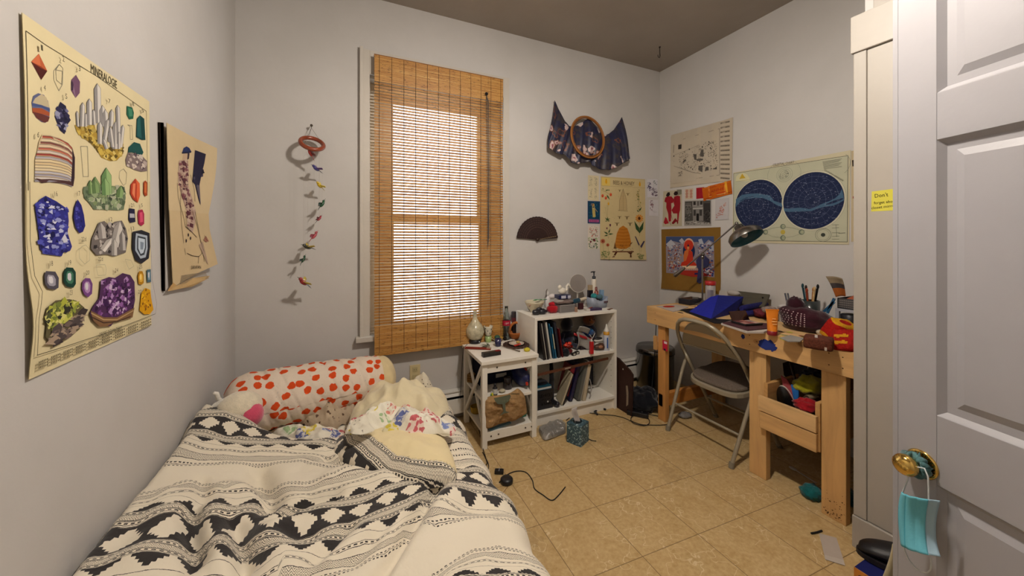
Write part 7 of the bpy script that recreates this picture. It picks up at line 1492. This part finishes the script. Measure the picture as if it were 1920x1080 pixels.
# maroon pouch with dots
o_ = dl(1497, 622); t = thing('maroon_pouch', 'dark maroon drawstring pouch with white dots', 'pouch', (o_[0]+.07, o_[1]+.0, ZD)); 
def mp_(d): return (abs(d.x)**3+abs(d.y)**3+abs(d.z)**3)**(-1/3)*(1+.16*noise.noise(d*2.6))*(1+.25*max(0, d.z)*max(0, d.y+.3))
MB('30101a').ell((0, 0, .058), (.080, .105, .060), fn=mp_, n=34, m=20).build('pouch_body', FABRIC, t); MB('2c0e18').ell((.0, .05, .125), (.036, .045, .052), fn=lambda d: 1+.25*noise.noise(d*4), n=22, m=12).build('gathered_top', FABRIC, t)
m = MB('b8a0a0'); r = random.Random(2)
for i in range(9):
    for j in range(7):
        a = pi-1.05+.17*i; b = -.35+.17*j; d = Vector((cos(a)*cos(b), sin(a)*cos(b)*1.0, sin(b))); k = mp_(d); p = Vector((d.x*.080*k, d.y*.105*k, .058+d.z*.060*k)); m.M = Matrix.Translation(p*1.0+Vector((-.0005, 0, 0))) @ d.to_track_quat('Z', 'Y').to_matrix().to_4x4(); m.lathe([(0, .001), (.0035, .001)], n=6, cap=False)
m.build('dot_print', PAPER, t)
one(MB('1c1216').ell((0, 0, .03), (.06, .05, .035), fn=lambda d: 1+.1*noise.noise(d*3), n=22, m=12), 'black_pouch', LEATHER, 'dark leather pouch at the right of the maroon dotted pouch', 'pouch', loc=(lambda q: (q[0]+.10, q[1], q[2]))(dl(1528, 615)))
# cup of pencils etc. near wall
def onD(u, v, x): q = px(u, v, x=x); return q
t = thing('white_cup', 'white paper cup behind the maroon pouch', 'cup', (2.42, px(1470, 583, x=2.42).y, ZD)); MB('b0a8a4').lathe([(.024, 0), (.032, .085), (.034, .088), (.031, .086), (.022, .004), (0, .003)], n=24).build('cup_body', CERAM, t); MB('b8b2ae').ell((0, 0, .092), (.028, .028, .014)).build('tissue', PAPER, t)
for i, (u0, u1) in enumerate(((1479, 1472), (1483, 1477))):
    a_, b_ = px(u0, 582, x=2.36), px(u1, 550, x=2.40); one(MB('14182c').tube([(0, 0, 0), b_-a_], .0045, n=8), 'dark_pencil', PLAST, ('left', 'right')[i]+' of two dark pencils standing behind the maroon pouch', 'pencil', loc=a_)
t = thing('brush_jar', 'dark glass jar of paintbrushes near the wall', 'jar', (2.58, px(1519, 575, x=2.58).y, ZD)); hz = px(1519, 563, x=2.58).z-ZD
MB('2c3232').lathe([(.045, 0), (.048, .004), (.048, hz), (.044, hz), (.044, .006), (0, .006)], n=26).build('jar_body', CERAM, t)
for i in range(6): a = i*1.05; MB(['a86a2c', '2a1c18', '1c3a44', '8a3a24', 'c0a070', '141414'][i]).tube([(.01*cos(a), .01*sin(a), .01), (.034*cos(a), .034*sin(a), hz+.05+.012*(i % 3))], [.004, .006], n=7).ell((.036*cos(a), .036*sin(a), hz+.062+.012*(i % 3)), (.007, .007, .015)).build('brush', MATTE, t)
one(MB('b8aca0').ell((0, 0, .02), (.035, .03, .02)), 'white_soap', MATTE, 'pale round soap dish lid near the wall', 'dish', loc=(2.55, px(1502, 560, x=2.55).y, ZD+.06)) if 0 else None
flat('1503,588 1545,582 1560,592 1540,600 1510,597', 'sketch_papers', '8f8a88', 'pale papers scattered behind the dark pouch', 'paper', th=.006); flat('1535,598 1575,594 1580,608 1548,614', 'plastic_folder', '6a7068', 'clear grey plastic folder behind the striped purse', 'folder', th=.004)
one(MB('141418').ell((0, 0, .022), (.03, .02, .022), fn=lambda d: 1+.2*sin(7*d.x)).tube([(-.03, 0, .01), (-.06, -.02, .01)], .012, '2a4a5a', n=8), 'hair_clip', PLAST, 'black and blue hair clip behind the dark pouch', 'hair clip', loc=dl(1534, 588)); one(MB('a89c90').ell((0, 0, .012), (.05, .03, .014)), 'white_soap', CERAM, 'pale oval soap beside the black and blue clip', 'soap', loc=dl(1556, 592))
one(MB('a8a4a0').tube([(0, 0, .004), (.02, -.07, .02)], .006, n=8), 'white_pen', PLAST, 'white pen on the sketch papers', 'pen', loc=dl(1508, 582, .007))
# small shelf with basket
xs_ = 2.40; y0_, y1_ = px(1600, 600, x=xs_).y-.03, px(1566, 600, x=xs_).y; zt = px(1570, 578, x=xs_).z-ZD
t = thing('desk_riser', 'small white shelf riser at the near end of the workbench', 'shelf', (xs_, y0_, ZD)); MB('9a9aa0').bb(0, .22, 0, y1_-y0_, zt-.014, zt).build('riser_top', PAINT, t, bev=.001)
for yy in (0, y1_-y0_-.016):
    for xx in (0, .20): MB('9a9aa0').bb(xx, xx+.016, yy, yy+.016, 0, zt-.014).build('leg', PAINT, t)
t = thing('wire_basket', 'grey perforated metal basket on the white riser', 'basket', (xs_+.01, y0_+.0, ZD+zt+.0005)); hb = .055; ly = y1_-y0_-.005; m = MB('6a6e74'); m.bb(0, .18, 0, ly, 0, .003); m.bb(0, .003, 0, ly, 0, hb); m.bb(.177, .18, 0, ly, 0, hb); m.bb(0, .18, 0, .003, 0, hb); m.bb(0, .18, ly-.003, ly, 0, hb)
for i in range(12):
    for j in range(4): m.box((-.0007, .008+i*(ly-.016)/11, .009+j*.0115), (.0008, .0055, .006), 'a4a6a8')
m.build('basket_body', METAL, t)
t = thing('cardboard_flap', 'curled cardboard postcard with an orange lower half standing in the basket', 'card', (xs_+.03, y1_-.02, ZD+zt+.02)); P_ = [px(1552, 518, x=xs_+.04), px(1582, 522, x=xs_+.02), px(1585, 556, x=xs_+.03), px(1567, 557, x=xs_+.03)]
def cf(u, v): a = P_[0].lerp(P_[1], u); b = P_[3].lerp(P_[2], u); return a.lerp(b, v)+Vector((-.02*(1-v)**3+.01*sin(u*3), 0, .004*sin(u*pi)))-t.location
MB().grid(cf, 10, 12, lambda u, v: '8a7a62' if v < .35 else ('3a3434' if v < .55 else '8a4a1c')).build('card_sheet', PAPER, t, solid=.003)
for i, (c, zz, lb) in enumerate((('7a2c24', .048, 'red striped notebook'), ('4a2c4a', .062, 'purple notebook'), ('a8583c', .074, 'orange-edged notebook'))): one(MB(c).box((0, 0, 0), (.12, .07, .010)), 'notebook', PAPER, lb+' stacked in the metal basket on the riser', 'notebook', loc=(xs_+.10, y0_+.045, ZD+zt+.010+zz-.03), rot=(0, -.1, .1), group='notebooks in the metal basket')
one(MB('a08a68').box((0, 0, .03), (.05, .035, .06)), 'tan_carton', PAPER, 'small tan carton on top of the notebooks', 'box', loc=(xs_+.12, y0_+.04, ZD+zt+.072)); 
for i in range(2): one(MB('1c4a6a').box((0, 0, .04), (.006, .012, .09), rot=(.35+.3*i, 0, 0)), 'blue_clip', PLAST, ('taller', 'shorter')[i]+' blue plastic clip at the left of the metal basket', 'clip', loc=(xs_-.01, y1_+.015+.012*i, ZD+zt-.03-.012*i))
t = thing('dark_tumbler', 'black cylindrical tumbler under the white riser', 'cup', (xs_+.03, px(1588, 600, x=xs_).y, ZD)); MB('0f1018').lathe([(.034, 0), (.037, .004), (.038, zt-.03), (.034, zt-.026), (.0, zt-.03)], n=24).build('tumbler_body', PLAST, t)
# striped purse
o_ = px(1572, 650, z=ZD+.0); t = thing('striped_purse', 'red and yellow woven purse hanging over the workbench edge', 'purse', (2.115, px(1570, 650, x=2.115).y, ZD), rz=-.35)
def pur(sy, c):
    def f(d): return (abs(d.x)**9+abs(d.y)**9+abs(d.z)**9)**(-1/9)
    return f
def stripe(k):
    j = k//28; i = k % 28; return 'c08a1c' if j in (2, 3, 9) else '961812'
m = MB(); m.M = Matrix.Translation((.03, .02, .060)) @ Euler((.5, .15, 0)).to_matrix().to_4x4(); m.ell((0, 0, 0), (.055, .040, .052), stripe, n=28, m=14, fn=pur(0, 0)); WV = CM('woven_wool', .9, spec=.1, var=.3, vs=110, bmp=.8, bs_=180, bd=.003); m.build('purse_body', WV, t)
m = MB('8e1812'); m.M = Matrix.Translation((-.015, -.055, .028)) @ Euler((-.25, .55, .1)).to_matrix().to_4x4(); m.ell((0, 0, 0), (.034, .046, .052), n=28, m=14, fn=pur(0, 0)); fl = m.build('purse_flap', WV, t)
m2 = MB('c08a1c'); m2.M = m.M
for zz in (-.018, .014): m2.box((-.0345, 0, zz), (.002, .058, .012)).box((-.0346, -.012, zz+.007), (.002, .012, .008)).box((-.0346, .012, zz-.007), (.002, .012, .008))
m2.build('zigzag_motif', WV, fl)
MB('2a1c18').tube([(-.05, -.04, -.005), (-.052, -.038, -.05), (-.053, -.04, -.075)], .002, n=6).ell((-.053, -.04, -.08), (.004, .004, .008)).build('drawstring', FABRIC, t)
t = thing('beaded_pouch', 'brown woven coin pouch with a white stripe', 'pouch', (lambda q: (q.x+.03, q.y, ZD))(px(1528, 655, z=ZD)), rz=.35); MB('5a2c1c').ell((0, 0, .028), (.042, .052, .028), n=26, m=14, fn=pur(0, 0)).build('pouch_body', CM('bead_weave', .8, spec=.2, var=.6, vs=120, bmp=.6, bs_=160), t); MB('b0a49c').box((-.006, .008, .0558), (.06, .010, .002), rot=(0, 0, .1)).build('stripe', FABRIC, t); MB('a89a8c').box((-.040, -.028, .012), (.008, .008, .014)).build('toggle', PLAST, t)
t = thing('shell_brooch', 'oval black and cream shell brooch beside the purse', 'brooch', (lambda q: (q.x, q.y, ZD))(px(1543, 632, z=ZD))); MB('a89a84').ell((0, 0, .022), (.024, .030, .016)).build('shell', CERAM, t); MB('101010').ell((-.006, -.004, .036), (.011, .013, .005)).build('black_eye', CERAM, t)
flat('1462,633 1482,628 1508,634 1500,640 1478,640', 'bead_strip', '8a8680', 'grey beaded strip in front of the maroon pouch', 'strip', th=.004); 
# ------------------------------------------------------------------ things in the workbench box
kb_ = K(1440, 660, 7.717); XB, YB0, YB1 = 2.05, .99, 1.20
def inb(x, y, X): q = px(*kb_(x, y), x=X); return q
def inside(o): return o
t = thing('vinyl_record', 'black vinyl record with a white sleeve edge in the workbench box', 'record', (2.12, 1.15, .316)); m = MB('101012'); m.M = Matrix.Translation((0, 0, .11)) @ Matrix.Rotation(radians(70), 4, 'Y') @ Matrix.Rotation(0, 4, 'X') @ Matrix.Diagonal((1, .38, 1, 1)); m.lathe([(0, .001), (.03, .001), (.11, .0012), (.11, -.0012), (0, -.001)], n=40, cap=False); m.build('disc', PLAST, t); m = MB('b0aaa0'); m.M = Matrix.Translation((.006, -.003, .11)) @ Matrix.Rotation(radians(70), 4, 'Y') @ Matrix.Diagonal((1, .38, 1, 1)); m.lathe([(.108, -.002), (.116, -.002), (.116, .001), (.108, .001)], n=40, cap=False); m.build('sleeve_rim', PAPER, t)
def slab(name, c, label, cat, pts, X0, X1, th=.006, mt=None):
    P_ = [px(*kb_(*p), x=X0+(X1-X0)*min(1, max(0, (780-p[1])/650))) for p in S(pts)]; o_ = Vector((sum(p.x for p in P_)/len(P_), sum(p.y for p in P_)/len(P_), min(p.z for p in P_)))
    n = len(P_); m = MB(c); m.add([p-o_ for p in P_]+[p-o_+Vector((th, 0, 0)) for p in P_], [list(range(n)), list(range(2*n-1, n-1, -1))]+[(i, n+i, n+(i+1)%n, (i+1)%n) for i in range(n)]); return one(m, name, mt or PAPER, label, cat, loc=o_)
slab('pink_booklet', '9a4448', 'pink and red booklet standing in the workbench box', 'booklet', '185,340 270,400 345,520 365,700 330,640 215,480', 2.12, 2.18)
slab('blue_booklet', '1c5a9a', 'bright blue booklet standing right of the pink one', 'booklet', '330,470 400,490 440,560 440,650 410,700 370,680 345,560', 2.11, 2.15)
slab('wooden_plank', '6a3c18', 'short wooden plank behind the vinyl record', 'plank', '130,515 200,530 330,610 345,670 180,600 130,580', 2.14, 2.16, .010, WOODY['y'])
slab('spiral_notebook', '241812', 'spiral bound notebook leaning at the back of the box', 'notebook', '210,160 300,130 340,130 410,440 380,470 280,400 230,330', 2.22, 2.34)
m = MB('8a8a8c'); a_, b_ = px(*kb_(315, 150), x=2.325), px(*kb_(395, 430), x=2.23)
for i in range(22): p = a_.lerp(b_, i/21)-a_; m.tube([p+Vector((-.008, 0, .003)), p+Vector((-.012, -.004, 0)), p+Vector((-.008, -.008, -.001))], .0010, n=4)
one(m, 'wire_spiral', METAL, 'silver wire spiral binding of the dark notebook', 'binding', loc=a_)
slab('grey_sheet', '4a4a54', 'grey plastic sheet standing behind the yellow cloth', 'sheet', '345,130 560,190 560,330 430,430 400,430', 2.26, 2.40)
def heap(name, c, label, u, v, X, r3, mt=FABRIC, seed=1): q = px(*kb_(u, v), x=X); return one(MB(c).ell((0, 0, 0), r3, fn=lambda d: 1+.42*noise.noise(d*2.6+Vector((seed, 0, 0)))+.12*noise.noise(d*7), n=28, m=16), name, mt, label, 'cloth', loc=q)
heap('yellow_cloth', '8a8418', 'mustard yellow cloth stuffed in the workbench box', 615, 480, 2.22, (.09, .062, .045), seed=3); heap('red_cloth', '8a0f18', 'red cloth at the front of the workbench box', 560, 770, 2.10, (.05, .055, .030), seed=5); heap('navy_cloth', '141a30', 'navy cloth at the back above the yellow cloth', 680, 330, 2.34, (.08, .05, .03), seed=8)
a_, b_ = px(*kb_(555, 665), x=2.12), px(*kb_(690, 640), x=2.20); m = MB('8a7a60'); d = b_-a_; m.tube([(0, 0, 0), d], .014, n=18, caps=False); m.tube([d*0+Vector((.0005, 0, 0)), d*.98], .0125, '3a2c20', n=18, caps=True); one(m, 'rolled_paper', PAPER, 'rolled tan paper tube between the red and yellow cloths', 'paper roll', loc=a_)
# ------------------------------------------------------------------ mask and scrunchie on the door knob
def dpt(u, v, off):
    n = Vector((nrm.x*sg, nrm.y*sg, 0)); p0 = Vector((e2.x, e2.y, CAM_H))+n*(DT/2+off); d = ray(u, v); o_ = Vector((0, 0, CAM_H)); return o_+d*((p0-o_).dot(n)/d.dot(n))
KP_ = dpt(1738, 868, .02)
m = MB('4a6e70'); n3 = Vector((nrm.x*sg, nrm.y*sg, 0)); up3 = Vector((0, 0, 1)); s3 = n3.cross(up3)
kc_ = DOORM @ Vector((sk, sg*(DT/2+.020), zk)); m.tube([s3*((.021+.005*sin(i*2.7))*cos(2*pi*i/40))+up3*((.021+.005*sin(i*2.7))*sin(2*pi*i/40))+n3*(.004*sin(i*1.9)) for i in range(40)], [.009+.003*sin(i*2.3) for i in range(40)], n=10, closed=True)
one(m, 'hair_scrunchie', FABRIC, 'grey-teal ruffled scrunchie around the brass door knob', 'scrunchie', loc=kc_)
kd = K(1500, 900, 6); mk = thing('face_mask', 'light blue disposable face mask hanging from the brass door knob', 'mask', dpt(1712, 975, .045))
c4 = [dpt(*kd(*p), .05) for p in S('1152,135 1448,222 1452,845 1140,725')]; mid = [dpt(*kd(1092, 320), .055), dpt(*kd(1398, 540), .035)]
def mf(u, v):
    tl_, tr_, br_, bl_ = c4
    def q3(a, b, c, t): return a*(1-t)*(1-t)+b*2*t*(1-t)+c*t*t
    lft = q3(tl_, mid[0]*1.25-(tl_+bl_)*.125, bl_, v); rgt = q3(tr_, mid[1]*1.4-(tr_+br_)*.2, br_, v)
    return lft.lerp(rgt, u)+n3*(.012*sin(pi*u)*(1-.5*sin(pi*v))+.003*abs(sin(u*9)))-mk.location
m = MB('4fb0c4'); m.grid(mf, 24, 24, lambda u, v: '4a9cb0' if .30 < u < .34 else '66b0c0'); m.build('mask_panel', CM('mask_fabric', .85, spec=.15, bmp=.2, bs_=200), mk, solid=.003)
m = MB('a8c0cc'); 
m.grid(lambda u, v: mf(.97+.22*u, v)-n3*.012*u+Vector((0, 0, .0)), 4, 24, '9cb8c8'); m.build('mask_edge', PAPER, mk, solid=.002)
kn = kc_+n3*.02
def loop(pts): P_ = [dpt(*kd(*p), .045) if not isinstance(p, Vector) else p for p in pts]; return [p-mk.location for p in P_]
MB('c4c8c8').tube(loop([(1165, 740), (1180, 800), (1220, 890), (1290, 980), (1370, 1035), (1430, 1045), (1470, 1010), (1478, 950), (1470, 870)]), .0017, n=6).build('ear_loop', FABRIC, mk)
MB('c4c8c8').tube(loop([(1155, 140), (1185, 60), (1210, 0), (1235, -110), (1300, -150), (1400, -130), (1440, -40), (1448, 100), (1448, 225)]), .0017, n=6).build('ear_loop', FABRIC, mk)
